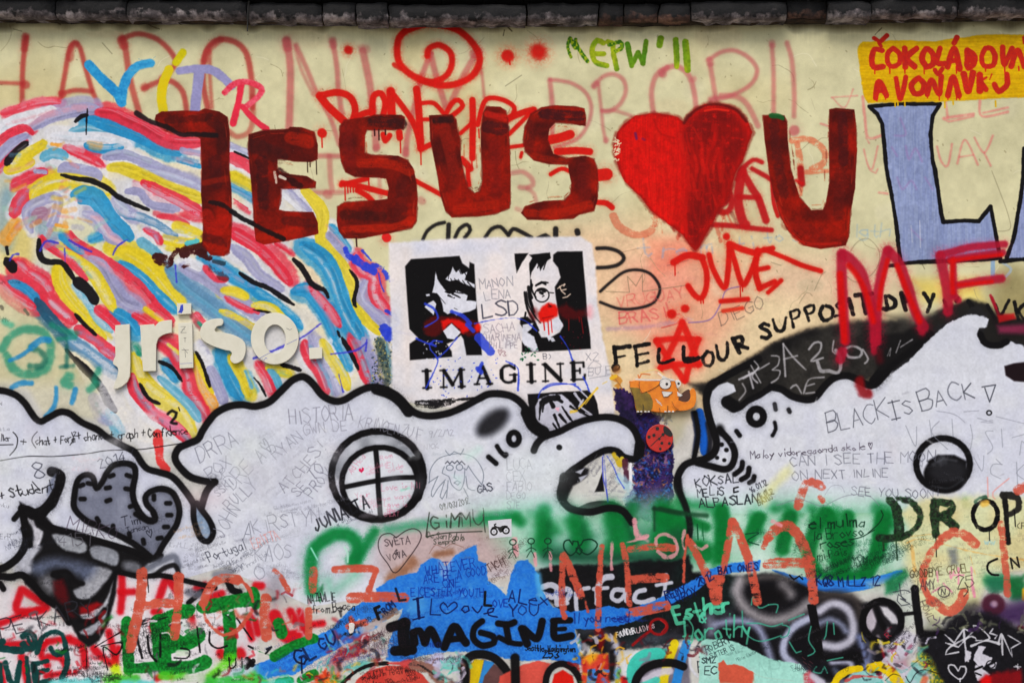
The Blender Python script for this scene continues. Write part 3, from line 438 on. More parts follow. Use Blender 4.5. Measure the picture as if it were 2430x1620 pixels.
letter('-80,1075 0,1070 120,1075 145,1130 150,1300 180,1568 220,1700 260,1830 370,1955 480,1950 510,1880 540,1700 540,1568 535,1300 540,1020 600,1005 770,1020 790,1200 795,1400 785,1568 775,1750 740,1950 720,2200 690,2280 460,2312 300,2280 160,2150 80,2000 20,1800 -20,1600 -60,1300',
 'dark red painted U after the heart, last capital of the large row', (3, 0), (('20,1150 60,1500 120,1800', 90, (76, 20, 20), .6), ('660,1080 670,1500', 90, (64, 18, 22), .6), ('650,1600 620,2000', 110, (90, 20, 16), .5), ('150,2080 450,2180', 120, (110, 22, 18), .4), ('50,1900 150,2100 300,2260 640,2260', 34, (180, 30, 16), .7)))
S('0,1075 60,1080 100,1095', 44, (20, 90, 40), .9, 2, rough=2)

# ------------------------------------------------------------------ grey blue outlined letters
Lp = '910,990 1200,965 1570,965 1500,1080 1480,1250 1500,1500 1520,1568 1550,1768 1580,1990 1600,2065 1800,2050 1930,2055 2040,1920 2070,2080 2110,2300 2130,2400 1800,2420 1400,2435 1200,2450 1190,2350 1160,2070 1120,1820 1070,1568 1050,1350 1030,1150 985,1060'
O('outlined_letter', 'grey blue capital L with a thick black outline and flared serifs')
P(Lp, (126, 138, 178), 1, 1, col2=(138, 150, 186), tex='v', var=.08)
for q, w_ in (('1200,1100 1250,1250 1150,1260', 16), ('1120,1370 1170,1450', 16), ('1250,1360 1280,1480 1340,1380 1400,1500', 18), ('1170,1650 1220,1760 1300,1680 1350,1760', 14), ('1430,1650 1500,1760', 14), ('1300,2130 1400,2230', 10)): S(q, w_, (150, 110, 165), .45, 3)
S('1380,2050 1385,2300', 8, W_, .6); S('1300,2100 1310,2250', 10, W_, .4, 2)
q = pts(Lp); S(np.concatenate([q, q[:1]]), 38/3.92, BLK, .97, 1, rough=1.2, crv=0, raw=1)
S('1190,2350 1200,2450 1100,2470', 36, BLK, .95, 1, rough=1)
O('outlined_letter', 'left slope of the grey blue outlined A cut off by the right edge')
P('2352,1350 2400,1360 2900,1300 3100,2400 2180,2410 2250,2200 2300,1900 2330,1700', (128, 138, 180), 1, 1, var=.08, col2=(140, 150, 188), tex='v')
S('2352,1380 2335,1700 2300,1950 2250,2220 2190,2390', 38, BLK, .97, 1, rough=1.2); S('2130,2430 2352,2410 2800,2400', 40, BLK, .97, 1, rough=1.2); S('2560,2100 2700,1700 2760,2100', 36, BLK, .97, 1)
# ------------------------------------------------------------------ yellow panel
YP = O('yellow_panel', 'yellow painted panel in the top right corner with two lines of red capitals')
P('800,430 850,390 1150,375 1500,385 1700,362 1900,325 2100,318 2352,325 2700,330 2700,890 2352,905 1900,930 1500,945 900,957 860,900 830,700 810,560', (210, 166, 8), 1, 1.5, rough=2.2, col2=(196, 150, 6), tex='h', var=.08)
for x, l in ((1150, 50), (1175, 40), (1240, 45), (1612, 60), (1690, 30), (2085, 50), (2650, 60)): S([(x, 940), (x+2, 940+l)], 14, (210, 166, 8))
O('red_lettering', 'thick dripping red capitals in two lines on the yellow panel', YP)
cr = (190, 38, 24)
for q, w_ in (('1030,470 960,460 935,540 950,625 1040,620', 48), ('955,355 1010,390', 36), ('1010,390 1075,330', 40), ('1000,400 1020,430', 34), ('1130,450 1080,500 1085,590 1130,620 1190,590 1190,500 1130,450', 42), ('1240,450 1245,625', 48), ('1350,450 1260,540 1330,620', 50), ('1440,620 1400,540 1440,455 1500,500 1500,600 1440,625', 48), ('1570,450 1540,580 1610,590', 46),
    ('1640,620 1700,450 1750,640', 50), ('1660,570 1730,560', 40), ('1700,400 1725,350', 50), ('1820,470 1820,610', 44), ('1830,470 1895,530 1880,600 1830,630', 46), ('1850,540 1860,560', 50), ('1990,450 1955,530 1975,610 2060,610 2080,520 2040,450 1990,450', 44), ('2150,440 2165,600 2240,450', 46), ('2230,620 2290,470 2352,620', 50), ('2345,350 2352,400', 30), ('2480,450 2480,620', 50),
    ('970,910 1000,760 1070,890', 50), ('985,850 1030,850', 30), ('1160,730 1200,920 1250,720', 44), ('1360,730 1300,790 1330,870 1400,860 1420,780 1370,725', 46), ('1450,880 1490,745 1560,880 1580,710', 44), ('1520,650 1550,690 1590,640', 34), ('1640,890 1690,720 1745,890', 50), ('1790,690 1830,850 1875,680', 54), ('1940,700 1940,840', 60), ('1940,760 1995,830', 46), ('1950,750 2000,720', 20), ('2030,740 2050,690', 10), ('2190,690 2190,790 2115,850 2075,785', 46)):
    S(q, w_*1.1, cr, .97, 1, rough=1.3, col2=(170, 34, 28), tex='f')
for i in range(26):
    x = R.choice([960, 1100, 1240, 1330, 1420, 1720, 1850, 1990, 2170, 2300]); S([(x, 620), (x+2, 640+R.uniform(0, 50))], 11, cr)
for x in (980, 1060, 1200, 1450, 1560, 1640, 1720, 1750): S([(x, 880), (x+2, 900+R.uniform(0, 45))], 11, cr)
# ------------------------------------------------------------------ tangled lines round the middle
T(1, 1)
O('black_spray_tag', 'black looping spray tag half hidden behind the white portrait panel')
for q, w_ in (('1580,660 1620,580 1700,520 1780,500', 32), ('1820,520 1815,650', 42), ('1880,640 1920,560 1990,520 2020,570 1970,640', 34), ('2160,640 2220,560 2300,540 2360,600', 34), ('2375,620 2420,560 2500,590 2590,640', 36), ('2650,650 2720,620 2750,640', 40), ('2815,560 2815,620', 50), ('3015,580 3020,600', 52),
    ('3200,740 3300,740 3400,770 3450,830 3400,890 3300,915 3200,920', 34), ('3230,1140 3330,1050 3450,960 3580,940 3700,980 3780,1090 3770,1180 3700,1260 3550,1300 3400,1300 3230,1240', 26)): S(q, w_, (26, 24, 26), .93, 2.2, halo=.4)
T(2, 1)
O('handwriting', 'faint pink capitals naming two countries beside the black loop')
X('VRUGUAY', 1040, 1290, 95, (214, 96, 92), 12, 8, .55, 1.1, dry=.4); X('BRASIL', 1060, 1450, 110, (214, 80, 84), 16, 10, .6, 1.05, dry=.3)
S('950,1490 1300,1470 1500,1440 1700,1400', 40, (150, 120, 160), .4, 5, rough=3, dry=.7, own=0); S('1700,1430 1900,1400 2000,1250 2050,1130 2200,1090', 12, (100, 90, 170), .6)
S('930,1140 1150,1150 1130,1000 1210,1090 1270,980 1270,1140 1700,1080', 7, (120, 110, 90), .7, crv=0); S('1500,900 1700,850', 7, (120, 90, 80), .5); S('1060,780 1240,740', 8, (120, 90, 80), .4)
X('DIEGO', 2000, 1450, 110, (90, 84, 80), 8, 20, .7, 1)
scrib(950, 680, 2300, 1560, 40, 40, (170, 110, 110), 1.6, .35)
T(3, 1)
for q in ('740,760 800,680 900,650 1000,760 990,900 900,1010 780,1050 700,1000', '400,1130 470,980 500,960', '260,1250 330,1150 380,1180', '0,870 90,900', '600,1120 640,1140', '2050,20 2120,200 2200,420 2220,560 2100,580'): S(q, 7, (130, 122, 100), .6)
# ------------------------------------------------------------------ portrait panel
T(1, 1)
POST = O('portrait_panel', 'white painted rectangle with stencilled black portraits over the stencilled word IMAGINE')
P('1265,690 1700,660 2200,640 2700,635 3040,625 3150,700 3185,900 3200,1200 3250,1568 3330,1900 3370,2330 3300,2400 1290,2150 1290,1568 1270,1100', (208, 209, 220), .96, 3, rough=2, col2=(222, 214, 214), tex='b', var=.05)
P('1500,680 2300,660 2300,780 1500,800', (200, 205, 228), .5, soft=14, own=0); S('1420,760 1440,2000', 70, (226, 210, 200), .35, 14, own=0); S('2250,1000 2260,1700', 90, (230, 205, 205), .35, 18, own=0)
O('stencil_portrait', 'black stencilled face with long hair on the left of the white panel', POST)
WP = (208, 210, 222)
V(830, 522, 2.830)
P('370,310 410,262 735,240 755,290 800,322 803,280 835,296 840,400 850,560 862,700 876,760 886,905 782,906 762,800 745,772 690,812 650,830 682,880 686,916 402,940 400,830 458,790 400,730 382,500', BLK, 1, 1.6, rough=.5)
for q in ('575,345 588,395 622,448 655,490 690,500 715,470 760,490 790,505 782,540 815,540 852,545 846,592 805,612 762,622 715,640 690,615 655,632 628,612 622,575 605,520 585,490 552,486 566,430', '690,312 712,350 735,330 752,365 790,345 770,400 838,430 838,455 800,440 760,425 720,400 668,408 640,395 672,360', '560,538 580,562 562,636 500,582 525,556', '508,498 535,494 538,508 515,512', '625,742 682,692 746,752 700,800 655,792'): P(q, WP, 1, 1.1, rough=.7)
for q, w_ in (('668,350 660,395', 9), ('640,400 690,470', 9), ('676,392 722,478', 11), ('702,392 750,470', 11), ('728,398 780,480', 12), ('756,405 812,480', 12), ('790,415 838,470', 12), ('760,330 790,392', 12), ('720,310 745,360', 9), ('790,350 836,400', 10), ('640,480 700,500 740,520', 12), ('660,505 700,520', 20), ('690,480 760,492', 14), ('700,590 720,600', 7), ('590,500 640,560', 6)): S(q, w_, BLK, .96, .9, taper=.7)
speck(665, 495, 700, 520, 5, 4, 8, WP)
P('500,690 550,650 620,640 680,650 760,650 850,690 876,720 860,770 800,790 740,750 680,690 620,740 560,780 500,760', (92, 12, 12), .78, 5, rough=6, own=0); P('612,680 660,662 720,665 790,700 800,740 760,760 742,745 682,690 625,735', (214, 22, 14), .92, 3, rough=3, own=0); D(858, 720, 20, 30, (220, 30, 14), soft=5, own=0)
P('628,744 682,694 742,752 698,798 657,790', WP, .95, 1, rough=.5)
O('stencil_portrait', 'black stencilled face with round glasses and red smeared mouth, right half of the panel', POST)
T(2, 1)
P('440,800 480,770 712,768 725,950 740,1100 760,1400 785,1568 790,1672 600,1685 300,1700 150,1705 150,1600 210,1560 130,1440 135,1385 200,1375 250,1420 330,1568 420,1568 500,1520 535,1460 500,1400 480,1300 465,1200 455,1100 510,1010 485,920 440,860', BLK, 1, 1.6, rough=.5)
P('80,790 210,785 150,870 100,970 88,900', BLK, 1, 1.4, rough=.8); P('215,800 410,778 418,830 370,870 320,950 305,900 290,880 240,960 225,1030 218,880 245,830', BLK, 1, 1.4, rough=1)
for q, w_ in (('175,1150 200,1300 260,1420 300,1500', 26), ('210,1100 220,1200 260,1330', 30), ('280,1085 330,1055 370,1075', 22), ('240,1080 225,1150 240,1200', 30), ('300,1130 330,1120 360,1140', 30), ('320,1150 340,1160', 30), ('400,1150 445,1155', 10), ('340,1190 355,1180', 12)): S(q, w_, BLK, .95, 1, rough=1)
E(335, 1175, 66, 64, 12, BLK)
for q in ('480,1115 520,1085 550,1075', '500,1095 520,1140 550,1165', '520,1130 560,1120', '530,1200 570,1190 600,1165', '545,1070 540,1090'): S(q, 10, (224, 200, 180), .9, rough=.8)
P('155,1450 240,1440 255,1470 200,1520 260,1560 300,1680 180,1640 150,1600', WP, .95, 1, rough=1); P('340,1440 430,1420 480,1375 500,1400 535,1450 500,1500 440,1510 390,1440 420,1568 400,1600 370,1530', WP, .95, 1, rough=1); P('395,1568 440,1568 460,1600 430,1610', WP, .9, 1)
P('300,1340 340,1280 400,1248 460,1262 485,1300 480,1370 420,1400 380,1420 310,1430', (216, 20, 10), .97, 3, rough=2.5, own=0); S('350,1400 360,1500', 12, (200, 20, 14)); S('390,1400 400,1540', 11, (200, 20, 14)); S('420,1400 430,1520', 9, (200, 20, 14)); D(410, 1280, 22, 10, (120, 10, 10), soft=2); S('340,1390 440,1370', 12, (130, 10, 10), .7)
P('480,1280 560,1250 640,1310 740,1300 760,1360 700,1400 600,1400 520,1380', (96, 10, 14), .7, 6, rough=6, own=0); S('585,1400 585,1500', 9, (110, 10, 14)); S('700,1390 720,1530', 9, (110, 10, 14)); S('680,1380 685,1420', 10, (110, 10, 14)); D(260, 1350, 40, 60, (90, 12, 16), soft=8, op=.7); D(780, 1330, 26, 60, (240, 130, 140), soft=10, op=.6, own=0)
speck(500, 1420, 780, 1680, 16, 3, 7, (120, 20, 40))
P('150,1590 200,1560 290,1630 300,1690 250,1700 180,1640', WP, .8, 1.5, rough=2); speck(140, 1640, 300, 1800, 14, 7, 16, (14, 84, 50))
V(830, 522, 2.830)
for q, w_ in (('1215,400 1222,470 1250,520', 14), ('1185,480 1200,570 1250,660', 11), ('1205,540 1240,640 1280,690', 9), ('1250,440 1290,418 1330,420', 15), ('1255,470 1290,460 1320,478', 9), ('1235,250 1225,330', 12), ('1290,240 1260,320', 14), ('1330,240 1300,330', 14), ('1160,250 1130,330', 9), ('1330,560 1350,580', 7), ('1180,620 1170,680', 20), ('1210,500 1215,560 1225,600', 12)): S(q, w_, BLK, .95, .9, taper=.6)
for q in ('1180,700 1230,690 1215,735 1180,740', '1165,770 1210,760 1260,860 1235,878 1200,820'): P(q, WP, .95, 1, rough=1)
O('stencil_word', 'stencilled black serif word IMAGINE on the white panel', POST)
T(1, 2)
def serif(ch, x, y, w_, h, a):
    ca, sa = math.cos(math.radians(a)), math.sin(math.radians(a))
    def q(*l): return [(x+u*w_*ca+v*h*sa, y-u*w_*sa-(1-v)*h*ca) for u, v in l]
    th, tn = 34, 15
    st = {'I': [(th+4, (.5, 0), (.5, 1)), (tn, (.15, .03), (.85, .03)), (tn, (.15, .97), (.85, .97))],
     'M': [(tn, (.14, 0), (.12, 1)), (th, (.16, .05), (.5, .85)), (tn+3, (.5, .85), (.84, .05)), (th, (.85, 0), (.87, 1)), (tn, (0, .03), (.22, .03)), (tn, (.78, .03), (1, .03)), (tn, (0, .97), (.25, .97)), (tn, (.74, .97), (1, .97))],
     'A': [(tn, (.5, 0), (.13, .97)), (th, (.48, 0), (.86, .97)), (tn, (.25, .65), (.7, .65)), (tn, (0, .97), (.27, .97)), (tn, (.7, .97), (1, .97))],
     'N': [(tn, (.13, 0), (.13, 1)), (th+6, (.13, .05), (.85, .95)), (tn, (.86, 0), (.86, 1)), (tn, (0, .03), (.2, .03)), (tn, (.72, .03), (1, .03)), (tn, (0, .97), (.26, .97))],
     'E': [(th+4, (.22, 0), (.22, 1)), (tn, (.05, .03), (.85, .03)), (tn, (.05, .97), (.88, .97)), (tn, (.3, .48), (.62, .48)), (20, (.85, .03), (.86, .26)), (20, (.88, .97), (.92, .72)), (16, (.62, .36), (.62, .62))],
     'G': []}[ch]
    for t, p0, p1 in st: S(q(p0, p1), t, BLK, .97, 2, halo=.25, rough=.4, crv=0)
    if ch == 'G':
        S(q((.85, .2), (.6, .02), (.35, .06), (.16, .3), (.16, .7), (.35, .95), (.65, .97), (.86, .85)), 24, BLK, .97, 2, halo=.25); S(q((.17, .3), (.17, .7)), 36, BLK, .97, 2); S(q((.85, .55), (.85, .9)), 32, BLK, .97, 2); S(q((.6, .56), (1, .56)), 14, BLK, .97, 2); S(q((.88, .02), (.88, .25)), 14, BLK, .97, 2)
for ch, x, y, w_ in (('I', 1560, 475, 110), ('M', 1740, 468, 225), ('A', 2055, 440, 165), ('G', 2280, 425, 175), ('I', 2530, 415, 110), ('N', 2690, 412, 195), ('E', 2945, 398, 150)): serif(ch, x, y, w_, 166, 2)
O('blue_splash', 'thin ultramarine splashes and dribbles over the portrait panel', POST)
for q, w_ in (('1520,10 1640,60 1680,30 1760,40', 20), ('1640,60 1650,110 1700,170 1720,210 1700,280 1610,470', 16), ('1720,190 1800,120 1900,0', 16), ('1650,60 1700,80', 26), ('2100,0 2150,60 2210,130', 84), ('2100,300 2130,240', 28), ('2090,290 2120,320', 40), ('1850,-240 1950,-200 2020,-130', 34), ('1990,-120 2050,-60', 36), ('1600,-310 1680,-270 1720,-180 1660,-130 1600,-100', 20), ('2060,-130 2352,-180 2520,-160 2640,-60', 12),
    ('2860,-10 2930,100 2970,210', 14), ('3070,370 3110,450 3150,600 3160,760', 12), ('2870,430 3000,450 3090,550 3150,700 3200,900 3260,1100', 10), ('2352,220 2450,270 2470,330 2465,490', 16), ('3170,560 3220,800 3260,1040 3280,1300 3300,1520', 9), ('2700,480 2800,440 3000,430', 10)): S(q, w_, UB, .85, 1, rough=1.8)
speck(1640, 180, 2300, 560, 60, 4, 11, UB, .8); speck(1460, 30, 1860, 200, 16, 5, 12, WP, .8)
O('handwriting', 'pencilled names stacked between the two stencilled faces', POST)
T(1, 1)
X('MANON', 2110, 1120, 80, (104, 104, 116), 7, 8, .8, .9); X('LENA', 2160, 1220, 80, (104, 104, 116), 7, 6, .8, .9); X('LSD', 2140, 1390, 140, (60, 60, 74), 14, 8, .9, 1); X('SACHA', 2150, 1530, 75, (120, 110, 124), 6, 6, .8, .9); T(1, 2); X('CHARINENA', 2130, 30, 60, (120, 110, 124), 6, 0, .8, .8); X('PHILIPPE', 2200, 100, 60, (120, 110, 124), 6, 0, .8, .7); X('<3', 2280, 170, 50, (130, 90, 100), 6)
X('B)', 2700, 200, 50, (80, 80, 90), 6); X('X2', 3100, 210, 70, (120, 120, 130), 6); X('BUIE', 3120, 360, 75, (120, 120, 130), 6, 4, .7); S('3130,380 3320,350', 6, (120, 120, 130), .7); S('3110,290 3240,270 3170,220 3110,290', 5, (120, 120, 130), .7)
T(2, 2)
O('stencil_portrait', 'lower stencilled head with white streaked hair, cut off by the black outline', POST)
P('200,525 450,508 640,500 760,490 820,540 850,620 870,760 800,900 300,960 240,850', BLK, .97, 1.5, rough=1)
P('270,640 300,570 400,530 520,530 600,600 680,700 760,740 640,810 500,850 380,870 290,780', (190, 190, 206), .96, 1.5, rough=2)
for q, w_ in (('330,600 310,760', 24), ('360,590 400,570 480,560', 60), ('420,600 440,640', 40), ('350,620 340,690', 22), ('480,570 520,600', 34), ('600,640 660,680', 24), ('560,700 600,760', 18), ('500,720 560,790', 20), ('450,720 500,840', 20), ('600,760 640,800', 14), ('440,800 480,860', 18), ('520,640 560,700', 14), ('650,540 600,560', 40)): S(q, w_, BLK, .95, 1, rough=2)
for q, w_ in (('700,500 760,560', 16), ('640,520 700,600', 22), ('700,650 800,720', 18), ('720,580 680,640', 20), ('740,700 820,740', 14)): S(q, w_, (190, 190, 206), .9, 1, rough=1.5)
P('460,650 500,650 490,690 465,670', (236, 170, 190), .9); S('850,470 700,640 680,660', 18, (226, 184, 60), .9, rough=1.5, dry=.3); S('830,500 740,620', 8, (226, 184, 60), .9); S('610,690 660,680', 26, (226, 184, 60), .8, rough=3); S('940,410 900,430', 10, (226, 184, 60), .6)
S('300,560 330,490 420,430 560,430', 12, UB, .7)
T(1, 2)
O('stencil_portrait', 'thin black stencil scraps just left under the word IMAGINE', POST)
P('1505,590 1860,570 1880,600 1700,660 1520,640', BLK, .92, 1, rough=5, dry=.9); S('1880,580 2050,565', 26, BLK, .9, 1, rough=3, dry=.5)

# ------------------------------------------------------------------ red tags right of the panel
T(2, 1)
O('spray_tag', 'red sprayed word JUDE with a long slash after it')
for q, w_ in (('1560,870 1690,805 1830,825', 62), ('1820,825 1865,950 1865,1100 1820,1200 1760,1180 1695,1090', 52), ('1890,800 1930,940 2030,1105 2065,960 2080,720', 50), ('2080,700 2125,850 2200,1075 2270,980 2330,830', 50), ('2080,700 2200,750 2340,790', 60), ('2340,760 2320,950 2360,1110', 56), ('2340,770 2480,740', 50), ('2330,940 2440,920', 44), ('2360,1110 2500,1050', 50), ('2400,750 2600,830 2760,900 2930,950', 44), ('2440,1150 2560,1040', 40)):
    S(q, w_, (198, 24, 16), .96, 2.5, halo=.6, rough=.5)
for x, y, l in ((1572, 880, 110), (1812, 1200, 50), (1835, 1200, 50), (2180, 1100, 90), (2200, 1080, 60), (2310, 960, 60)): S([(x, y), (x+2, y+l)], 11, RED)
O('spray_dot', 'red sprayed dots and two short bars under the word JUDE')
for x, y, w_ in ((2050, 630, 62), (1540, 1350, 84), (1665, 1300, 72)): S([(x, y), (x+3, y)], w_, RED, .94, 3, halo=.7)
S('2000,1232 2250,1212', 44, RED, .94, 3, halo=.5); S('2020,1322 2200,1296', 36, (205, 50, 30), .9, 3, halo=.5)
O('spray_star', 'red sprayed six pointed star over the painted words')
T(2, 2)
D(1610, 140, 210, 190, (236, 110, 100), soft=34, op=.45, own=0)
for q, w_ in (('1640,-140 1700,0 1790,250', 60), ('1640,-140 1560,60 1440,290', 56), ('1440,280 1600,250 1800,250', 56), ('1400,30 1600,10 1790,20', 52), ('1400,30 1500,180 1660,400', 56), ('1790,20 1720,200 1670,400', 56), ('1450,-90 1640,-140', 0.1)): S(q, w_, (206, 30, 22), .93, 3, halo=.7, rough=.6)
O('brush_words', 'black brush painted words rising to the right above the second creature')
for q, w_ in (('1005,90 1025,220 1010,300', 40), ('1010,100 1150,85', 38), ('1030,185 1110,170', 26), ('1205,85 1225,260', 36), ('1200,85 1330,62', 34), ('1220,160 1320,145', 26), ('1220,250 1325,220', 36), ('1425,110 1430,235 1560,205', 34), ('1655,90 1665,225 1790,190', 38), ('1660,200 1740,190', 36),
    ('1880,130 1835,180 1850,250 1900,260 1930,200 1915,140 1870,130', 32), ('1960,80 1980,190 2030,205 2060,150 2060,50', 32), ('2110,10 2170,140', 40), ('2110,10 2190,-10 2200,50 2150,80', 32), ('2160,70 2250,100', 36)): S(q, w_, BLK, .95, 1, rough=2.4, dry=.35)
X('S', 2385, 12, 135, BLK, 32, 10, .95, .8, rough=1.5)
T(3, 1)
for q, w_ in (('15,1400 50,1500 110,1500 135,1385', 32), ('175,1330 205,1470', 32), ('180,1330 250,1310 255,1370 200,1400', 26), ('310,1300 350,1410', 34), ('310,1290 390,1270 390,1330 340,1350', 28), ('480,1280 450,1340 490,1410 560,1380 570,1300 510,1275', 32), ('650,1240 600,1270 640,1310 670,1350 590,1370', 28), ('720,1210 760,1350', 42), ('780,1180 940,1160', 38), ('850,1180 880,1340', 44),
    ('1090,1180 1150,1230 1140,1290 1070,1310 1040,1300', 34), ('1060,1180 1080,1300', 30), ('1210,1160 1250,1310', 42), ('1230,1180 1260,1230', 36), ('1420,1160 1470,1240', 44), ('1510,1170 1450,1330', 42), ('1740,1200 1720,1230', 26), ('1600,1220 1640,1310', 26), ('1830,1230 1880,1300', 50), ('2010,1270 2080,1400', 36), ('2080,1260 2130,1360 2210,1220', 34), ('2260,1240 2300,1400', 38), ('2352,1260 2300,1320 2352,1400', 34)):
    S(q, w_, BLK, .95, 1, rough=2, dry=.25)
D(2140, 1420, 90, 60, (110, 14, 30), soft=12, op=.8, own=0); S('2050,1200 2110,1350', 30, (140, 20, 40), .8, 2)
P('2120,1460 2352,1430 2352,1568 2120,1568', (130, 40, 70), .6, soft=16, own=0)

# ------------------------------------------------------------------ dark splattered patch under the elephant
T(2, 2)
O('dark_blue_patch', 'dark violet and blue splattered paint between the two white creatures')
P('1000,470 1100,490 1180,560 1220,700 1440,720 1460,760 1420,800 1550,1000 1570,1200 1550,1500 1500,1700 1100,1700 1130,1500 1200,1400 1180,1150 1250,1000 1200,850 1050,760 1020,600', (26, 20, 56), .96, 1.5, rough=9, col2=(44, 26, 74), tex='m', var=.3)
for c_, n, y0, y1 in (((30, 52, 140), 130, 750, 1560), ((90, 30, 60), 50, 900, 1560), ((50, 110, 180), 50, 1040, 1560), ((190, 120, 60), 14, 1040, 1400), ((20, 16, 40), 120, 600, 1560), ((120, 90, 150), 30, 900, 1500)):
    for i in range(n*2):
        x, y = R.uniform(1190, 1530), R.uniform(y0, y1); S([(x, y), (x+R.uniform(-22, 22), y+R.uniform(-22, 22)), (x+R.uniform(-40, 40), y+R.uniform(-40, 40))], R.uniform(3, 15), c_, .6, 1, rough=2.5, dry=.4)
P('980,340 1040,350 1080,400 1050,480 1000,450 1040,420 970,400', (190, 120, 40), .8, 1, rough=3); S('980,380 1020,360', 34, (230, 180, 50), .9); S('1020,390 1060,440 1080,480', 10, (160, 110, 60)); D(1020, 280, 40, 36, BLK, soft=1, rough=3, dry=.6); D(1030, 300, 40, 40, (160, 100, 50), soft=4, op=.6, own=0)
P('1340,620 1700,600 1720,640 1640,900 1570,1000 1540,900 1440,760', (190, 184, 146), .7, 14, rough=3, own=0, col2=(170, 160, 130)); D(1620, 900, 60, 90, (150, 150, 130), soft=20, op=.3, own=0)
S('1230,350 1240,380 1260,340 1340,345', 10, (205, 110, 60)); S('1250,330 1400,300 1480,370', 12, (220, 190, 130)); S('1420,330 1480,380 1520,400', 16, (235, 225, 210), .9, rough=2)
O('blue_brush_stroke', 'bright blue vertical brush stroke against the second creature')
S('1800,700 1830,850 1850,1060', 84, (12, 84, 180), .95, 2, rough=2); S('1740,700 1770,900 1750,1100', 40, (20, 30, 60), .9, 3, rough=2); S('1880,800 1900,950 1890,1080', 50, (20, 20, 28), .9, 4)

# ------------------------------------------------------------------ the three white creatures
OUT = BLK
T(0, 2)
CL = O('creature_mural', 'white spray painted creature at the left edge with teeth bared and a grey tongue')
ol = '-700,700 -500,640 -300,560 -120,500 0,490 130,525 220,600 290,710 330,760 380,785 450,745 540,695 600,690 660,715 760,790 900,850 1000,930 1150,1010 1250,1070 1320,1170 1370,1220 1480,1250 1600,1290 1700,1400 1780,1520 1800,1650 1900,1700 2200,2100 1500,2300 0,2100 -900,2100'
P(ol, WHT, .97, 1.5, crv=0, col2=(186, 190, 208), tex='b', var=.05)
CM = O('creature_mural', 'large white spray painted creature in the middle with a hooked beak and wheel eye')
om = '1990,1350 1900,1330 1760,1290 1660,1190 1630,1130 1640,1060 1700,1010 1830,960 1870,900 1930,790 2000,700 2130,630 2250,615 2370,635 2500,590 2600,500 2680,420 2740,375 2820,355 2900,410 3000,530 3110,590 3200,580 3300,510 3430,455 3550,470 3650,520 3750,600 3860,690 3990,720 4150,700 4300,640 4450,560 4550,515 4700,520 4800,560 4880,650 4920,760 4970,860 5040,925 5200,880 5350,800 5500,755 5650,740 5780,770 5880,850 5940,980 5945,1090 5890,1130 5800,1110 5750,1060 5650,1040 5550,1080 5400,1180 5280,1270 5220,1400 5220,1500 5300,1600 5400,1700 5400,2100 2900,2500 2200,2200 1900,1800 1860,1560 1900,1450'
P(om, WHT, .98, 1.5, crv=0, col2=(190, 194, 210), tex='b', var=.05)
T(2, 2)
CR = O('creature_mural', 'white spray painted creature at the right with a spiky crest and round eye')
P('1700,430 1870,420 2100,300 2352,150 2500,60 2750,-60 3000,-120 3300,-160 3700,-160 3900,-100 3900,100 3300,420 3000,560 2700,620 2300,700 2000,640', (48, 46, 43), .93, 10, rough=4, col2=(28, 26, 28), tex='b', var=.2, own=.5)
O('dark_cloud', 'dark grey sprayed cloud above the second creature', CR)
P('1750,480 1870,420 2100,300 2352,150 2470,60 2700,-20 3000,-90 3300,-130 3700,-140 3900,-100 3900,100 3300,420 3000,560 2700,620 2300,700 2000,640', (48, 46, 43), .95, 9, rough=4, col2=(20, 19, 20), tex='b', var=.2, own=.5)
U(CR)
rb = '1980,440 2060,415 2120,440 2140,500 2060,540 2010,590 2050,650 2130,660 2200,610 2352,530 2470,460 2570,480 2670,540 2800,575 2890,555 2970,440 3070,370 3170,360 3270,390 3340,435 3420,440 3520,350 3620,220 3820,100 3970,-60 4100,-150 4300,-220 4390,-270 4470,-220 4480,-120 4420,-50 4380,0 4410,40 4500,85 4620,60 4750,20 4850,100 4750,250 4700,380 4850,400 5600,500 5600,1600 4500,1620 2000,1640 1640,1560 1600,1400 1610,1280 1680,1200 1800,1165 1900,1130 1960,1040 1960,900 1910,750 1890,600 1920,500'
P(rb, WHT, .98, 1.5, crv=0, col2=(194, 198, 214), tex='b', var=.05)
P('3970,-60 4020,-120 4060,-110 4110,-170 4160,-150 4200,-220 4270,-200 4330,-280 4400,-300 4440,-240 4480,-230 4470,-150 4500,-120 4430,-40 4300,100', (214, 216, 226), .98, 1.2, rough=4)

O('creature_outline', 'thick black sprayed outline of the right creature', CR)
def out(q, w_=60, h=.45, **kw): S(q, w_*1.07, OUT, .98, 2, halo=h, rough=.5, **kw)
out('2352,200 2100,330 1980,400 1900,450 1865,560 1880,700 1925,850 1960,980 1930,1080 1850,1130', 64); out('1760,700 1790,900 1760,1080 1740,1140', 40, 1); out('1850,1130 1750,1150 1660,1190 1600,1290 1595,1400 1640,1500 1680,1620', 60); out('2060,600 2120,640', 110); out('2060,610 2150,660 2250,590 2352,540 2470,460', 54)
out('2470,460 2570,485 2670,550 2800,578 2880,555 2970,445 3060,375 3170,355 3270,390 3360,440 3430,440 3520,350 3620,230 3820,100 3950,-30', 62); out('3430,400 3560,250', 90, .8); out('4700,310 4850,310 5200,330', 124)
CO = cur
V(1830, 600, 2.24)
P('560,440 700,420 850,330 960,270 1060,245 1150,270 1200,330 1400,360 1400,640 1100,640 700,640 560,620', (20, 19, 20), .93, 7, rough=3, own=.5)
P('600,330 820,320 900,300 800,400 700,380', (60, 58, 54), .6, 12, own=0)
U(CR)
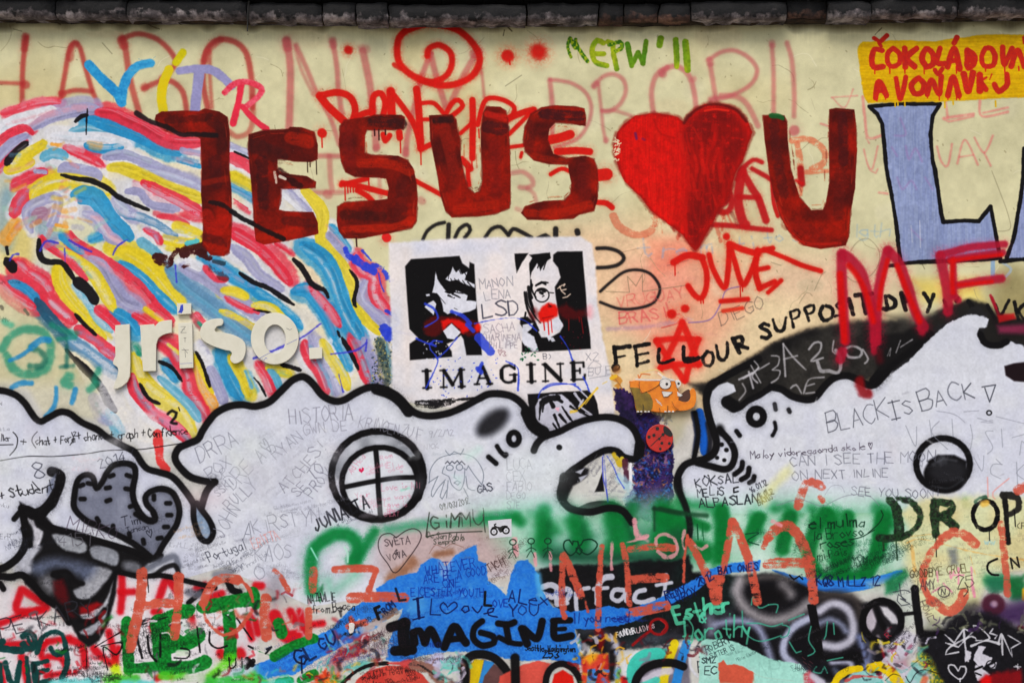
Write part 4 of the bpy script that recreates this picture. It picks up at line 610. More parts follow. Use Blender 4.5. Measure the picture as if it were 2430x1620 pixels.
P('640,640 720,580 800,500 880,420 960,360 1040,325 1090,325 1130,340 1152,352 1148,395 1105,400 1092,440 1110,480 1160,508 1230,500 1275,468 1330,490 1420,560 1420,760 900,760 640,720', WHT, .98, 1.5, rough=3, col2=(196, 200, 214), tex='b', var=.05)
U(CO)
P('1238,600 1290,585 1420,570 1420,690 1290,680 1245,650', (24, 12, 16), .97, 2)
S('520,690 600,640 650,590 760,500 840,430', 30, BLK, .9, 5, halo=.5); S('1110,430 1140,480 1200,490 1250,470', 34, BLK, .97, 2, halo=.3)
cur = 0; P('1200,330 1290,320 1300,350 1210,370', (170, 20, 24), .85, 3, own=0); P('1200,385 1420,375 1420,430 1210,425', (140, 44, 80), .75, 8, own=0); S('1165,225 1195,290', 14, (150, 20, 40), .85, 2); cur = CO
T(2, 2)
out('1985,860 2080,960 2130,1080 2100,1190 2030,1225 1900,1195 1780,1165', 58); D(1990, 860, 40, 50, OUT, soft=8)
O('creature_eye', 'ring shaped black eye of the right creature', CR)
E(2330, 735, 66, 70, 66, OUT, soft=2, halo=.5)
O('creature_mark', 'short curved black strokes and dots round the muzzle of the right creature', CR)
for q, w_ in (('2200,1160 2190,1220 2130,1270', 46), ('2262,1215 2250,1280 2190,1320', 46), ('2310,1290 2300,1330 2265,1350', 42), ('2145,870 2175,910', 42), ('2500,620 2510,670', 38), ('2630,670 2640,690', 38), ('2480,910 2510,850 2500,790', 34)): out(q, w_)
for x, y, w_ in ((2005, 995, 42), (2050, 1045, 42), (1963, 1118, 36), (2030, 1140, 36)): S([(x, y), (x+3, y)], w_, OUT, .97, 1.5)
O('creature_eye', 'large half closed round eye at the right with a black pupil', CR)
T(3, 2)
E(1597, 1175, 250, 240, 58, OUT, soft=2, halo=.5); D(1620, 1275, 205, 175, OUT, soft=3); P('1450,1150 1550,1090 1700,1090 1820,1150 1800,1250 1600,1130 1480,1200', OUT, 1, 4); D(1640, 1240, 170, 110, (34, 34, 38), soft=12, own=0)
S('1500,1180 1600,1130 1720,1145', 14, (90, 92, 100), .6, 5, own=0); S('1500,1380 1650,1400 1780,1320', 10, (80, 84, 92), .5, 5, own=0)
O('chalk_lettering', 'scratched white letters on the dark cloud above the right creature', CR)
for q, w_ in (('-160,220 -120,280 -200,350', 14), ('-180,330 -260,380', 22), ('-190,260 -100,420', 14), ('-120,300 -20,240', 14), ('0,170 70,180 60,260 10,300 80,310 60,380 0,420', 16), ('110,60 130,360', 20), ('110,60 200,180 320,300', 16), ('120,200 240,170', 16), ('350,110 400,50 460,50 450,130 370,220 480,190', 18), ('430,230 460,310 540,310 600,330 640,300 640,180 600,120', 32), ('580,30 570,130 620,160', 12),
    ('680,110 760,80 840,120 820,180 720,180 680,120', 26), ('850,110 900,200 870,240', 18), ('1080,170 1110,100 1100,170', 8), ('1160,140 1200,30', 8), ('1200,90 1310,20', 10), ('180,470 230,440 280,520', 14), ('300,520 330,420 370,380 490,370', 14), ('320,520 400,510', 12), ('330,450 400,430', 10)): S(q, w_, (170, 168, 172), .82, 1.5, rough=1, dry=.3)
T(2, 2); S('2200,430 2230,500 2170,580', 16, (170, 168, 172), .7, 2, rough=1); S('2170,390 2300,330', 20, (180, 178, 184), .8, 2); S('2260,320 2300,470', 20, (180, 178, 184), .8, 2); S('2352,280 2290,360 2340,420', 16, (180, 178, 184), .8, 2)

O('creature_outline', 'thick black sprayed outline of the middle creature', CM)
T(0, 2)
out('1990,1345 1880,1330 1760,1290 1660,1190 1625,1110 1660,1030 1740,990 1840,945 1880,870 1940,780 2010,700 2130,640 2250,625 2370,640 2500,600 2600,510 2680,430 2740,385 2820,365 2900,420 3000,540 3110,592 3200,580 3300,520 3430,465 3550,480 3650,530 3750,610 3860,700 3990,730 4150,708 4300,650 4450,570 4550,525 4700,530 4800,570 4880,650 4920,760 4970,850 5060,900', 62)
out('3500,480 3620,520 3720,590 3800,690', 96); out('4900,700 4960,820 5050,880', 110, .4); out('1990,1345 1920,1430 1870,1580', 62); out('1975,1345 2000,1340', 60)
out('4965,1050 4990,990 5060,925 5200,875 5350,800 5500,755 5650,740 5780,770 5890,850 5945,980 5945,1080 5890,1130 5800,1110 5740,1060 5650,1045 5550,1085 5400,1180 5280,1270 5215,1400 5220,1500 5300,1590 5400,1650', 60); out('5950,1000 5940,1080', 90)
out('5250,1300 5230,1480', 90, .4); P('5300,1270 5400,1190 5480,1220 5470,1280 5400,1340 5330,1380 5280,1480 5240,1560 5230,1400', OUT, .97, 3, rough=1.5); P('5350,1250 5440,1210 5400,1270', (180, 182, 196), .9, 1.5); P('5380,1300 5470,1270 5400,1340', (180, 182, 196), .9, 1.5)
P('5600,1250 5620,1430 5530,1435 5560,1370', OUT, .96, 1.5); out('5400,1600 5500,1560 5650,1550 5800,1600 5900,1680', 60)
T(2, 2)
O('creature_mouth', 'open beak of the middle creature with smeared paint drips inside', CM)
S('1010,1090 1060,1180', 50, (190, 160, 30), .9, 2, rough=4, dry=.5); S('1080,1120 1110,1180', 34, (214, 190, 60), .9, 1, rough=3); S('1110,1150 1120,1330', 50, (70, 30, 50), .9, 2, rough=4, dry=.4); S('1160,1180 1160,1400', 22, (230, 228, 236), .95, 1, rough=2.5); S('1060,1300 1160,1430 1120,1500', 90, (150, 190, 206), .7, 4, rough=6, dry=.5); S('900,1110 905,1300 930,1400 950,1530', 12, (60, 70, 190), .8); S('940,1100 1000,1200 1040,1300 1100,1400', 12, (60, 80, 200), .8, rough=1)
scrib(740, 1220, 860, 1400, 14, 30, (90, 90, 100), 1.4, .7, 60); scrib(920, 1200, 990, 1500, 16, 30, (90, 90, 100), 1.4, .7, 50)
O('creature_nostril', 'black dot on the white beak', CM); S('495,1020 498,1022', 52, OUT, .97, 1.5)
O('creature_eye', 'small black ring eye above the beak', CM)
E(75, 940, 48, 58, 52, OUT, soft=2, halo=.5)
T(1, 2)
O('creature_mark', 'black short bars and a blurred oval brow beside the small ring eye', CM)
out('2190,1110 2260,1170', 44, .4); out('2270,1010 2300,1060 2345,1100', 40, .4); out('2352,1085 2358,1088', 36, .3)
P(ell(2230, 790, 180, 95, 0, 346, -38), (26, 26, 30), .93, 14)
T(1, 2)
EYE = O('creature_eye', 'big wheel shaped eye with a black cross inside a double ring', CM)
P(ell(1160, 1280, 420, 400, 180, 360)+ell(1180, 1350, 350, 330, 0, -180), (130, 134, 142), .9, 6, rough=4, dry=.3, col2=(190, 194, 204), tex='b')
D(1180, 1345, 345, 325, (208, 213, 222), soft=2, var=.04)
E(1158, 1282, 430, 412, 62, OUT, soft=2, halo=.45, rough=.6); E(1180, 1350, 355, 330, 52, OUT, soft=2, halo=.35, rough=.5); S('1500,1150 1570,1300 1530,1480', 90, OUT, .95, 2, rough=3)
S('1140,1030 1160,1250 1165,1400 1185,1660', 48, OUT, .97, 1.5, halo=.2); S('850,1390 1100,1340 1330,1305 1520,1300', 46, OUT, .97, 1.5, halo=.2)
O('handwriting', 'tiny pink pen notes and a small pink heart inside the wheel eye', CM)
cpk = (206, 110, 140)
P('985,1240 985,1220 1000,1215 1008,1230 1015,1205 1032,1215 1030,1235 1010,1258', (206, 30, 80), .97); X('Ad Hca', 920, 1270, 60, cpk, 5, 50, .7, .7); scrib(1020, 1230, 1100, 1290, 8, 30, cpk, 1.3, .6, 20); X('Rom', 1190, 1140, 45, cpk, 5, 15, .7); X('IEI', 1220, 1220, 50, cpk, 5, 5, .6); X('code', 1260, 1260, 45, cpk, 5, 20, .6); X('w', 1370, 1260, 40, cpk, 6, 10, .7)
X('Love is All', 1195, 1425, 60, cpk, 6, 4, .75, .75); X('we want', 1210, 1510, 45, cpk, 5, 4, .6); X('Love is', 1220, 1570, 50, cpk, 6, 0, .7, .8); X('the', 1240, 1620, 44, cpk, 6, 0, .7, .8); X('GREAT', 1220, 1660, 40, cpk, 6, 0, .7, .8); X('Your', 960, 1500, 50, cpk, 5, 12, .7, .8); scrib(980, 1520, 1120, 1600, 8, 30, cpk, 1.4, .6); S('1380,1420 1450,1400', 20, (120, 210, 180), .6, 3)

O('creature_outline', 'thick black sprayed outline of the left creature', CL)
T(0, 2)
out('-700,700 -500,640 -300,560 -120,500 0,492 130,528 220,600 290,700 330,755 380,780 450,745 540,697 600,692 660,715 760,790 900,855 1000,930 1150,1010 1250,1065 1320,1170 1380,1225 1480,1252 1600,1295 1700,1400 1790,1530 1830,1640 1860,1700', 58)
TD = O('creature_drop', 'black outlined teardrop hanging under the chin', CL)
P('1815,1560 1900,1640 1960,1720 1990,1800 1960,1880 1910,1890 1860,1830 1830,1740', (130, 150, 176), .95, 1.5, var=.2); out('1800,1560 1800,1680 1830,1790 1870,1870 1930,1895 1975,1840 1980,1780 1940,1690 1880,1610 1830,1540', 52, .4)
O('creature_tongue', 'grey spiky tongue with a scalloped black outline', CL)
tg = '692,1587 690,1470 720,1330 790,1275 860,1295 895,1400 950,1340 990,1260 1050,1190 1150,1168 1240,1195 1259,1270 1235,1400 1240,1500 1290,1610 1370,1690 1440,1690 1425,1620 1370,1560 1350,1490 1390,1435 1497,1405 1600,1440 1655,1540 1667,1640 1640,1740 1588,1820 1520,1920 1470,2010 1420,2060 1365,2010 1200,1890 953,1768 800,1700'
P(tg, (104, 108, 124), .97, 1.5, crv=1, col2=(126, 130, 146), tex='b'); S(tg, 56, OUT, .98, 2, closed=1, halo=.6, rough=.8)
for x, y, a in ((1020, 1290, 20), (1210, 1290, 160), (985, 1400, 10), (1200, 1410, 170), (850, 1360, 170), (740, 1380, 20), (750, 1500, 0), (990, 1520, 20), (1240, 1560, 200), (1430, 1470, 270), (1580, 1540, 180), (900, 1680, 300), (1050, 1750, 270), (1200, 1820, 280), (1330, 1880, 280), (1560, 1760, 180), (1500, 1860, 190), (1590, 1650, 180)):
    S([(x, y), (x+34*math.cos(math.radians(a)), y-34*math.sin(math.radians(a)))], 44, OUT, .96, 2, halo=.3)
X('Tim', 1140, 1760, 80, (30, 30, 40), 8, 10); X('Tancan', 1180, 1820, 50, (30, 30, 40), 7, 12, .8, .8); X('<', 1380, 1870, 80, (30, 30, 40), 8, 20); out('1260,1640 1380,1710 1440,1700 1420,1630', 44, .4)
def left_mouth():
    global WP
    T(0, 3)
    CT = O('creature_mouth', 'black gaping mouth with blurred grey highlights at the lower left', CL)
    P('180,-120 340,-20 430,20 500,100 700,150 900,220 1250,320 1430,380 1400,420 1300,560 1090,560 1080,720 1010,1000 920,1170 820,1235 730,1160 650,1000 620,900 400,800 230,640 180,520 300,400 350,330 230,280 210,100', OUT, .97, 4, rough=1.5)
    for q, c_, s_ in (('480,180 600,190 790,260 790,350 650,345 570,310 500,230', (160, 164, 172), 3), ('840,300 960,290 1095,350 1080,470 960,440 850,390', (150, 154, 164), 4), ('1160,430 1300,460 1280,550 1150,500', (110, 112, 120), 8), ('880,480 1040,530 950,660 830,780 720,790 680,710 760,660 810,560', (158, 160, 168), 5), ('300,470 420,410 560,400 880,480 860,560 780,600 600,500 450,520 400,560 300,540', (92, 100, 122), 16),
        ('380,600 480,560 500,700 460,740 380,660', (120, 120, 126), 14), ('740,930 880,890 990,780 1050,600 1020,760 960,900 860,960 760,970', (170, 172, 180), 3), ('740,1090 880,1010 970,920 1000,850 980,960 880,1090 820,1120', (160, 162, 172), 3), ('250,40 300,20 340,120 400,150 380,240 340,330 300,300 310,150', (196, 196, 206), 4), ('120,500 220,400 330,300 380,300 300,420 280,540 180,560', (176, 178, 190), 8)):
        P(q, c_, .9, s_, rough=1.5, own=0, crv=1, var=.15)
    for q, w_ in (('490,560 580,600 640,700 700,790 820,810 930,750 1010,640 1080,540', 44), ('500,540 620,530 700,620 770,640', 40), ('730,980 860,990 970,880', 40), ('640,600 660,680', 30)): S(q, w_, OUT, .95, 3, halo=.4)
    P('500,620 580,600 620,700 640,820 560,840 510,740', (90, 12, 18), .8, 8, rough=3, own=0); P('740,860 900,810 950,830 860,910 740,920', (140, 14, 20), .9, 6, own=0); P('520,880 640,880 700,950 600,980', (90, 12, 18), .8, 8, own=0)
    O('creature_outline', 'black sprayed jaw lines and hooked claw of the left creature', CL)
    for q, w_, h in (('480,-400 560,-360 540,-250 480,-130 400,-40 300,0', 88, .6), ('540,-250 500,-110 430,-40 380,30', 60, .4), ('330,-20 230,-60 130,40', 50, .4), ('200,-60 230,100 240,250 180,380 60,480 -60,520 -400,600', 66, .6), ('220,130 270,280', 60, .4), ('350,40 480,120 700,180 900,240 1100,300 1260,350 1390,420', 56, .5), ('1100,530 1300,575 1500,565 1750,620 1880,650 2000,680', 44, .6), ('0,570 100,580 200,560 300,640 400,760 560,880 640,1000', 60, .8), ('0,640 30,690', 50, .5), ('1430,400 1480,420 1500,380', 40, .6), ('2120,620 2160,700 2220,720', 60, 1), ('1750,820 1880,710', 44, .6)):
        out(q, w_, h)
    P('470,-330 520,-380 500,-250 440,-170 430,-230', (110, 116, 136), .9, 4, own=0)
    S('1370,500 1500,430 1620,390 1660,480', 60, (96, 100, 112), .85, 5, halo=.6, rough=1); S('1430,570 1520,500 1620,470 1660,540', 44, OUT, .9, 3, halo=.5); S('1750,720 1850,740', 70, (96, 98, 110), .8, 5, halo=.6); S('2000,560 2150,520', 60, (110, 112, 126), .7, 6, halo=.8)
# ------------------------------------------------------------------ green band, black field and blue shapes at the bottom
T(2, 3)
GRN, DGR, LGR = (4, 112, 50), (10, 74, 42), (150, 200, 176)
BR = (134, 92, 66)
T(1, 3)
O('brown_haze', 'brown and mauve paint haze under the wheel eye')
P('1150,150 1500,90 2100,60 2352,60 2500,300 2600,500 1900,620 1300,640 1150,520', (164, 128, 120), .6, 40, own=.3); S('1270,610 1400,520 1480,440', 110, BR, .8, 10, rough=4); S('1700,370 1850,350', 60, BR, .8, 8, rough=3); P('150,560 260,540 330,760 200,860 100,720', (128, 118, 128), .6, 20, own=0); S('2050,80 2352,130', 160, (140, 108, 100), .5, 30, own=0)
O('green_spray', 'broad green sprayed band with darker lobes under the two creatures')
T(2, 3)
P('-300,-60 0,-110 600,-60 900,-70 1400,-160 1800,-130 2400,-170 3000,-200 3700,-110 4000,0 3900,300 3650,560 3300,620 2600,560 2000,520 1500,560 900,480 500,470 100,420 -50,250', (136, 200, 168), .75, 44, own=0, col2=(180, 216, 200), tex='b')
P('300,120 900,100 1700,80 1750,420 1500,520 400,500 280,400', (18, 90, 62), .6, 40, own=0)
for q, w_ in (('330,40 350,160 300,240', 200), ('480,110 640,90 720,160 700,260', 170), ('980,-60 990,200 980,330', 170), ('1050,0 1130,160 1180,260', 130), ('1180,-80 1120,40', 120), ('1450,-60 1480,100 1440,280', 200), ('1620,-100 1610,150', 160), ('1720,-90 1900,-60 2000,40 2010,240', 110), ('1990,-60 2010,200 2000,380', 100), ('1800,280 1930,330 1950,440', 100),
    ('2300,40 2352,150', 130), ('2500,-50 2540,100 2560,200', 120), ('2620,-60 2720,40', 100), ('2850,-40 2860,120', 130), ('3080,0 3150,200 3120,480', 150), ('2980,100 3080,480 3200,560', 120), ('3460,-60 3490,120 3450,300 3380,500', 130), ('3560,-40 3600,100', 110), ('3560,620 3700,560', 110), ('-200,30 60,20', 100), ('50,40 200,20', 100), ('4450,600 4700,640 4760,740', 150)):
    S(q, w_*.85, GRN, .7, 14, halo=.4, own=.35, rough=3)
for q, w_ in (('380,80 360,200', 70), ('700,120 720,220', 80), ('1120,80 1180,240', 60), ('1500,60 1540,220', 90), ('3200,250 3150,520 3000,580', 60), ('1640,180 1600,380', 110)): S(q, w_, DGR, .7, 14, own=0)
S('1830,80 1840,240', 6, DGR); S('1825,80 1826,200', 6, DGR)
V(1566, 1044, 2.7224)
for q in ('440,500 560,470 560,640 440,650', '1270,500 1370,490 1360,760 1280,790', '700,470 780,470 760,600 690,600', '890,500 960,470 950,600 900,640'): P(q, (184, 218, 202), .85, 12, own=0)
for q, w_ in (('400,450 410,560 390,700 400,760', 84), ('640,500 600,570 570,640', 84), ('840,490 820,570 790,700', 84), ('1070,470 1010,570 960,720 1000,840', 90), ('1090,480 1130,600 1150,820', 84), ('1215,490 1210,650 1180,850', 80), ('1440,500 1405,700 1330,860', 100), ('210,520 300,560', 56), ('1000,860 1150,880 1300,870', 50), ('1985,400 1980,405', 62), ('1490,890 1500,930', 70), ('20,480 120,560 60,700', 130), ('250,700 300,740', 90)):
    S(q, w_, (3, 106, 44), .88, 7, halo=.7, own=.35, rough=2)
P('20,600 120,560 200,640 160,760 40,760', (30, 60, 50), .5, 20, own=0); S('240,540 245,640', 8, DGR)
V(783, 1044, 2.7222)
for q in ('1260,480 1330,560 1290,640', '1480,520 1520,600 1490,640', '1720,560 1760,620 1740,660', '1160,560 1230,640 1200,680'): S(q, 60, (176, 214, 196), .55, 16, own=0)
for q, w_ in (('1385,450 1370,560 1380,700', 80), ('1580,480 1590,600 1600,700', 76), ('1830,460 1860,560 1880,700', 90), ('1200,490 1230,530', 50), ('2150,500 2120,640', 90)): S(q, w_, GRN, .8, 12, halo=.4, own=.35)
S('1400,740 1800,760 2200,760', 60, (14, 60, 42), .8, 18, own=0)
S('1490,330 1510,400 1570,445 1680,462 1800,436 1890,455 1950,530', 46, BLK, .96, 2, halo=.5); S('2250,250 2262,340 2300,440 2325,560 2310,660', 40, BLK, .9, 3, halo=.4); S('2090,440 2190,455 2290,470', 24, (20, 50, 34), .85, 4); S('2095,430 2095,580', 14, (20, 50, 34), .7, 4); S('1960,520 1980,590 2050,650', 26, (196, 150, 156), .6, 3, rough=3, dry=.6)
V(1566, 1044, 2.7224); S('0,440 120,470 300,485', 30, (16, 60, 34), .8, 4)
T(1, 3)
S('550,700 535,500 560,340 640,250 760,185 880,190 960,260 970,360 930,430', 116, (6, 116, 54), .9, 9, halo=.8, rough=2); S('960,420 1040,300 1130,160', 84, (8, 116, 58), .85, 9, halo=.9); S('700,620 750,700 950,560', 90, (60, 160, 110), .5, 22, own=0); S('1250,140 1600,90 2000,70 2352,20', 70, (20, 130, 80), .6, 14, halo=.8)
S('850,300 880,360 880,440', 18, (170, 220, 200), .9, 2); S('540,310 600,420', 14, (150, 220, 200), .9, 2)
O('black_field', 'black painted field behind the white script word and the salmon capitals')
T(2, 3)
P('280,520 420,470 700,460 1000,470 1250,430 1600,420 1700,380 1750,520 2100,560 2470,560 2700,620 2950,780 2950,1000 2700,1300 2350,1250 2000,1150 1700,1150 1400,1220 1100,1250 900,1300 700,1200 640,1060 500,900 380,800 300,640', (16, 15, 18), .98, 6, rough=5, col2=(14, 24, 24), tex='b', var=.3)
for q, w_ in (('1300,1150 1700,1110 1800,1040', 60), ('700,1080 900,1090 1000,1180', 40), ('1900,960 2100,930 2300,960', 60), ('1000,1230 1400,1180', 50)): S(q, w_, (110, 108, 130), .4, 22, own=0)
S('930,1130 1010,1170 1030,1230 1000,1250', 50, (180, 178, 194), .85, 6); S('1930,1050 1920,1090', 60, (160, 158, 180), .7, 12); P('830,1060 900,1060 930,1130 900,1260 850,1250', (110, 12, 16), .9, 6, rough=3)
O('white_script_word', 'white painted joined script word on the black field')
for q, w_ in (('345,670 420,650 480,690 450,760 345,740', 54), ('480,830 480,750 560,690 600,720 560,790 500,790', 50), ('520,830 570,820', 40), ('650,730 655,860 660,890', 40), ('655,780 700,700 770,680', 36), ('985,575 910,590 860,670 850,820', 54), ('820,690 945,680', 34), ('1090,700 1010,700 985,770 1050,800 1110,740 1110,700 1120,800', 42), ('1290,700 1220,720 1195,790 1260,815 1370,790', 48), ('1490,560 1480,680 1460,790', 38), ('1400,655 1540,630', 36), ('1420,790 1500,790', 30)):
    S(q, w_, (188, 190, 206), .95, 2, rough=1.5)
speck(440, 560, 1200, 700, 20, 2, 4, (120, 110, 120), .5)
O('blue_brush_band', 'bright blue painted band sweeping up from the lower left and waving to the right')
BL = (46, 124, 214); BL2 = (34, 108, 200)
T(1, 3)
P('-330,1560 -200,1440 100,1370 400,1235 700,1080 830,950 900,880 1010,815 1150,800 1450,830 1300,930 1150,1050 900,1190 750,1270 600,1340 400,1470 200,1510 -100,1570', BL, .98, 1.5, rough=4, col2=BL2, tex='f', var=.07)
P('1150,690 1250,620 1350,570 1520,540 1560,460 1650,400 1720,405 1800,480 1880,390 2000,310 2070,290 2100,420 2165,450 2190,610 2352,740 2400,560 2450,430 2560,410 2610,470 2650,560 2680,700 2790,850 2950,905 3070,890 3310,850 3500,880 3650,830 3800,760 4060,620 4250,500 4450,445 4710,430 4710,520 4450,540 4300,570 4150,690 3900,830 3680,930 3450,1020 3200,1062 3000,1060 3010,1190 3060,1320 3070,1395 2950,1385 2750,1340 2500,1360 2352,1340 2150,1270 1800,1270 1600,1310 1380,1375 1230,1350 1270,1150 1340,1000 1400,850 1150,800', BL, .98, 1.5, rough=3.5, col2=BL2, tex='f', var=.07)
D(1520, 850, 90, 90, (90, 160, 220), soft=18, op=.6, own=0); S('2650,560 2680,760', 60, (90, 170, 220), .7, 6, own=0); P('1720,420 1800,480 1850,420 1830,520 1800,600 1740,560', (170, 180, 220), .6, 6, rough=3, own=0, dry=.5)
S('1080,1040 1200,960 1320,900', 60, BR, .8, 2, rough=5, dry=.6, own=0)
T(3, 3)
P('10,515 200,560 430,600 700,612 950,585 1215,510 1230,530 1100,620 900,690 650,735 500,720 350,680 200,610', BL, .97, 1.5, rough=2, col2=BL2, tex='h'); S('500,700 1000,620', 16, (24, 80, 190), .4, rough=2, dry=.8)

# ------------------------------------------------------------------ lower left
T(0, 3)
O('white_wash', 'whitewashed area at the lower left packed with small black notes')
P('-300,600 0,600 150,700 400,1000 650,1000 1050,560 1700,600 2352,760 2400,1100 2352,1700 -300,1900', (214, 208, 216), .8, 14, rough=4, own=.5)
O('red_lettering', 'red sprayed capitals with soft edges in the lower left corner')
cr = (190, 12, 26)
for q, w_ in (('200,700 160,890 430,860 210,700', 70), ('-300,1080 0,1010 200,930 400,880', 60), ('1130,560 1135,720 1120,900', 66), ('1120,720 1240,715', 60), ('1480,770 1550,610 1650,720', 70), ('1830,690 1900,660', 70), ('1940,780 2060,730', 70), ('640,1160 760,1220 790,1400', 70), ('870,1240 960,1330 1070,1380 1010,1090', 66), ('-100,1215 230,1200 420,1180 640,1150', 60), ('420,1190 380,1290 440,1400', 60), ('1060,1360 1100,1240', 50),
    ('450,1320 560,1330 610,1400', 60), ('430,1500 600,1470 700,1460', 50), ('0,1400 30,1568', 60), ('200,1320 260,1568', 70), ('1430,900 1480,900', 60), ('1400,1000 1420,1080', 50), ('1780,950 1800,1060', 60), ('1560,1050 1590,1060', 50), ('2050,1280 2060,1300', 80), ('2230,1280 2240,1300', 90), ('2040,1060 2090,1060', 40), ('2300,980 2340,1150', 60), ('2380,660 2430,660', 70), ('2552,940 2650,1120 2750,1130', 120), ('2352,900 2400,1100', 60), ('2700,900 2740,980', 70), ('2900,1020 3000,1010', 60), ('2790,900 2830,1100', 60), ('1460,1520 1480,1510', 60), ('1580,1480 1590,1500', 50)):
    S(q, w_, cr, .92, 5, halo=.6, rough=1)
left_mouth(); T(0, 3)
O('dark_teal_lettering', 'dark teal brush painted letters in the bottom left corner')
ct = (12, 62, 60)
for q, w_ in (('210,1130 270,1090 320,1150 310,1230 250,1250 215,1200', 54), ('260,1130 270,1180 290,1200', 30), ('345,1280 380,1160 480,1090 570,1110 610,1230 620,1400 570,1520', 50), ('470,1240 500,1290 560,1300 600,1260', 44), ('-200,1220 0,1240 200,1270', 66), ('0,1200 20,1180', 60), ('50,1380 90,1540 150,1560 185,1370', 52), ('245,1330 265,1568', 46), ('310,1390 345,1600', 60), ('310,1390 440,1360', 44), ('340,1470 440,1440', 40), ('350,1568 460,1540', 44), ('0,1400 10,1568', 40), ('-260,1350 -200,1600', 60), ('-260,1450 -90,1430 -90,1600', 50)): S(q, w_, ct, .96, 1.5, rough=2.5)
O('green_lettering', 'solid green brush painted block capitals at the lower left')
cg = (10, 104, 34)
for q, w_ in (('1175,990 1185,1200 1200,1440', 92), ('1190,1430 1350,1420 1520,1400', 84), ('1480,1010 1500,1200 1510,1330', 150), ('1480,1000 1620,930 1740,910', 100), ('1550,1110 1700,1200 1840,1120', 130), ('1560,1250 1780,1180', 90), ('1520,1420 1750,1420 1900,1370', 116), ('1700,880 1760,890', 100), ('1890,860 2100,820 2352,780', 116), ('2110,850 2130,1000 2140,1310', 104), ('2352,1250 2560,1325', 0.1), ('2550,1320 2750,1210 2920,1150', 84), ('2590,1010 2620,1100', 100), ('2352,720 2380,830', 90), ('2800,1540 2920,1480', 84), ('2590,1560 2700,1540', 70)):
    S(q, w_*1.14, cg, .97, 1.5, rough=2.4, col2=(14, 124, 44), tex='f')
S('1660,1290 1740,1290', 60, (196, 210, 190), .9, 3, rough=4); S('1700,1040 1790,1050', 90, (180, 200, 190), .7, 14, own=0)
O('lime_patch', 'lime green and turquoise smudges along the bottom left edge')
for q, w_, c_ in (('1070,1430 1090,1490', 90, (190, 226, 20)), ('1000,1540 1250,1530', 100, (60, 170, 40)), ('1500,1500 1700,1490', 70, (80, 190, 40)), ('1960,1520 2080,1400 2150,1330', 90, (90, 200, 30)), ('1950,1568 2352,1530', 110, (50, 170, 60)), ('500,1565 900,1540', 70, (100, 196, 196)), ('1150,1568 1400,1568', 60, (100, 200, 200)), ('2352,1500 2450,1568', 110, (70, 180, 60)), ('2450,1600 2700,1560', 100, (60, 190, 170)), ('1750,1520 1850,1520', 100, (170, 190, 160)),
    ('2980,1540 3100,1480', 110, (214, 60, 20)), ('3020,1568 3100,1540', 70, (230, 130, 20)), ('3100,1400 3200,1290', 100, (160, 24, 30)), ('3230,1300 3300,1250', 110, (150, 30, 40)), ('3250,1430 3400,1400', 80, (90, 170, 160)), ('3100,1440 3060,1400', 90, (170, 150, 150)), ('4150,1380 4250,1400', 110, (110, 190, 180)), ('4080,1330 4030,1400', 110, (180, 176, 214)), ('3400,1060 3560,1050', 120, (180, 170, 170)), ('3500,1150 3530,1250', 100, (150, 146, 150)), ('3330,1180 3400,1150', 90, (150, 50, 60))):
    S(q, w_, c_, .85, 6, rough=6, dry=.5, halo=.5)
S('-50,900 300,1000', 400, (208, 204, 214), .0, 30, own=0)
D(150, 1060, 1, 1, BLK, soft=1, op=0)
O('handwriting', 'pen name in tall thin capitals inside the white patch at the lower left')
X('PE KARY', 10, 1140, 150, (40, 40, 48), 12, 14, .9, 1.05)
O('small_notes', 'dense small black pen notes among the red and green letters at the lower left')
scrib(0, 600, 2000, 1560, 34, 50, (22, 20, 24), 2.2, .75, 4); scrib(450, 1250, 1000, 1568, 18, 44, (16, 16, 20), 2.6, .85, 4); scrib(1100, 900, 1500, 1400, 24, 70, (16, 16, 20), 2.6, .85, 10)
for q, w_ in (('880,1230 1120,1090', 12), ('940,1220 1130,1190 1080,1300 960,1230 1000,1440', 14), ('1280,1030 1560,950', 10), ('1270,1130 1320,1330', 22), ('1370,1130 1390,1280 1450,1360', 20), ('1490,1110 1490,1320', 18), ('1830,1040 1860,1280', 18), ('1620,1330 1740,1330 1760,1260 1680,1240', 16), ('1950,1090 1950,1190 2020,1240 2110,1220', 20), ('2200,960 2340,1160', 14), ('2130,1330 2140,1430 2190,1400 2190,1340', 14), ('2250,1330 2250,1420', 14), ('2300,1350 2340,1390', 60), ('800,1240 810,1500', 10), ('1370,570 1380,720', 10), ('2310,1220 2352,1240', 16), ('2480,1250 2520,1230 2470,1290', 20), ('2290,1420 2352,1360', 50)): S(q, w_, BLK, .9, .8, rough=1)
scrib(600, 40, 1500, 300, 8, 60, (40, 40, 50), 2, .5)

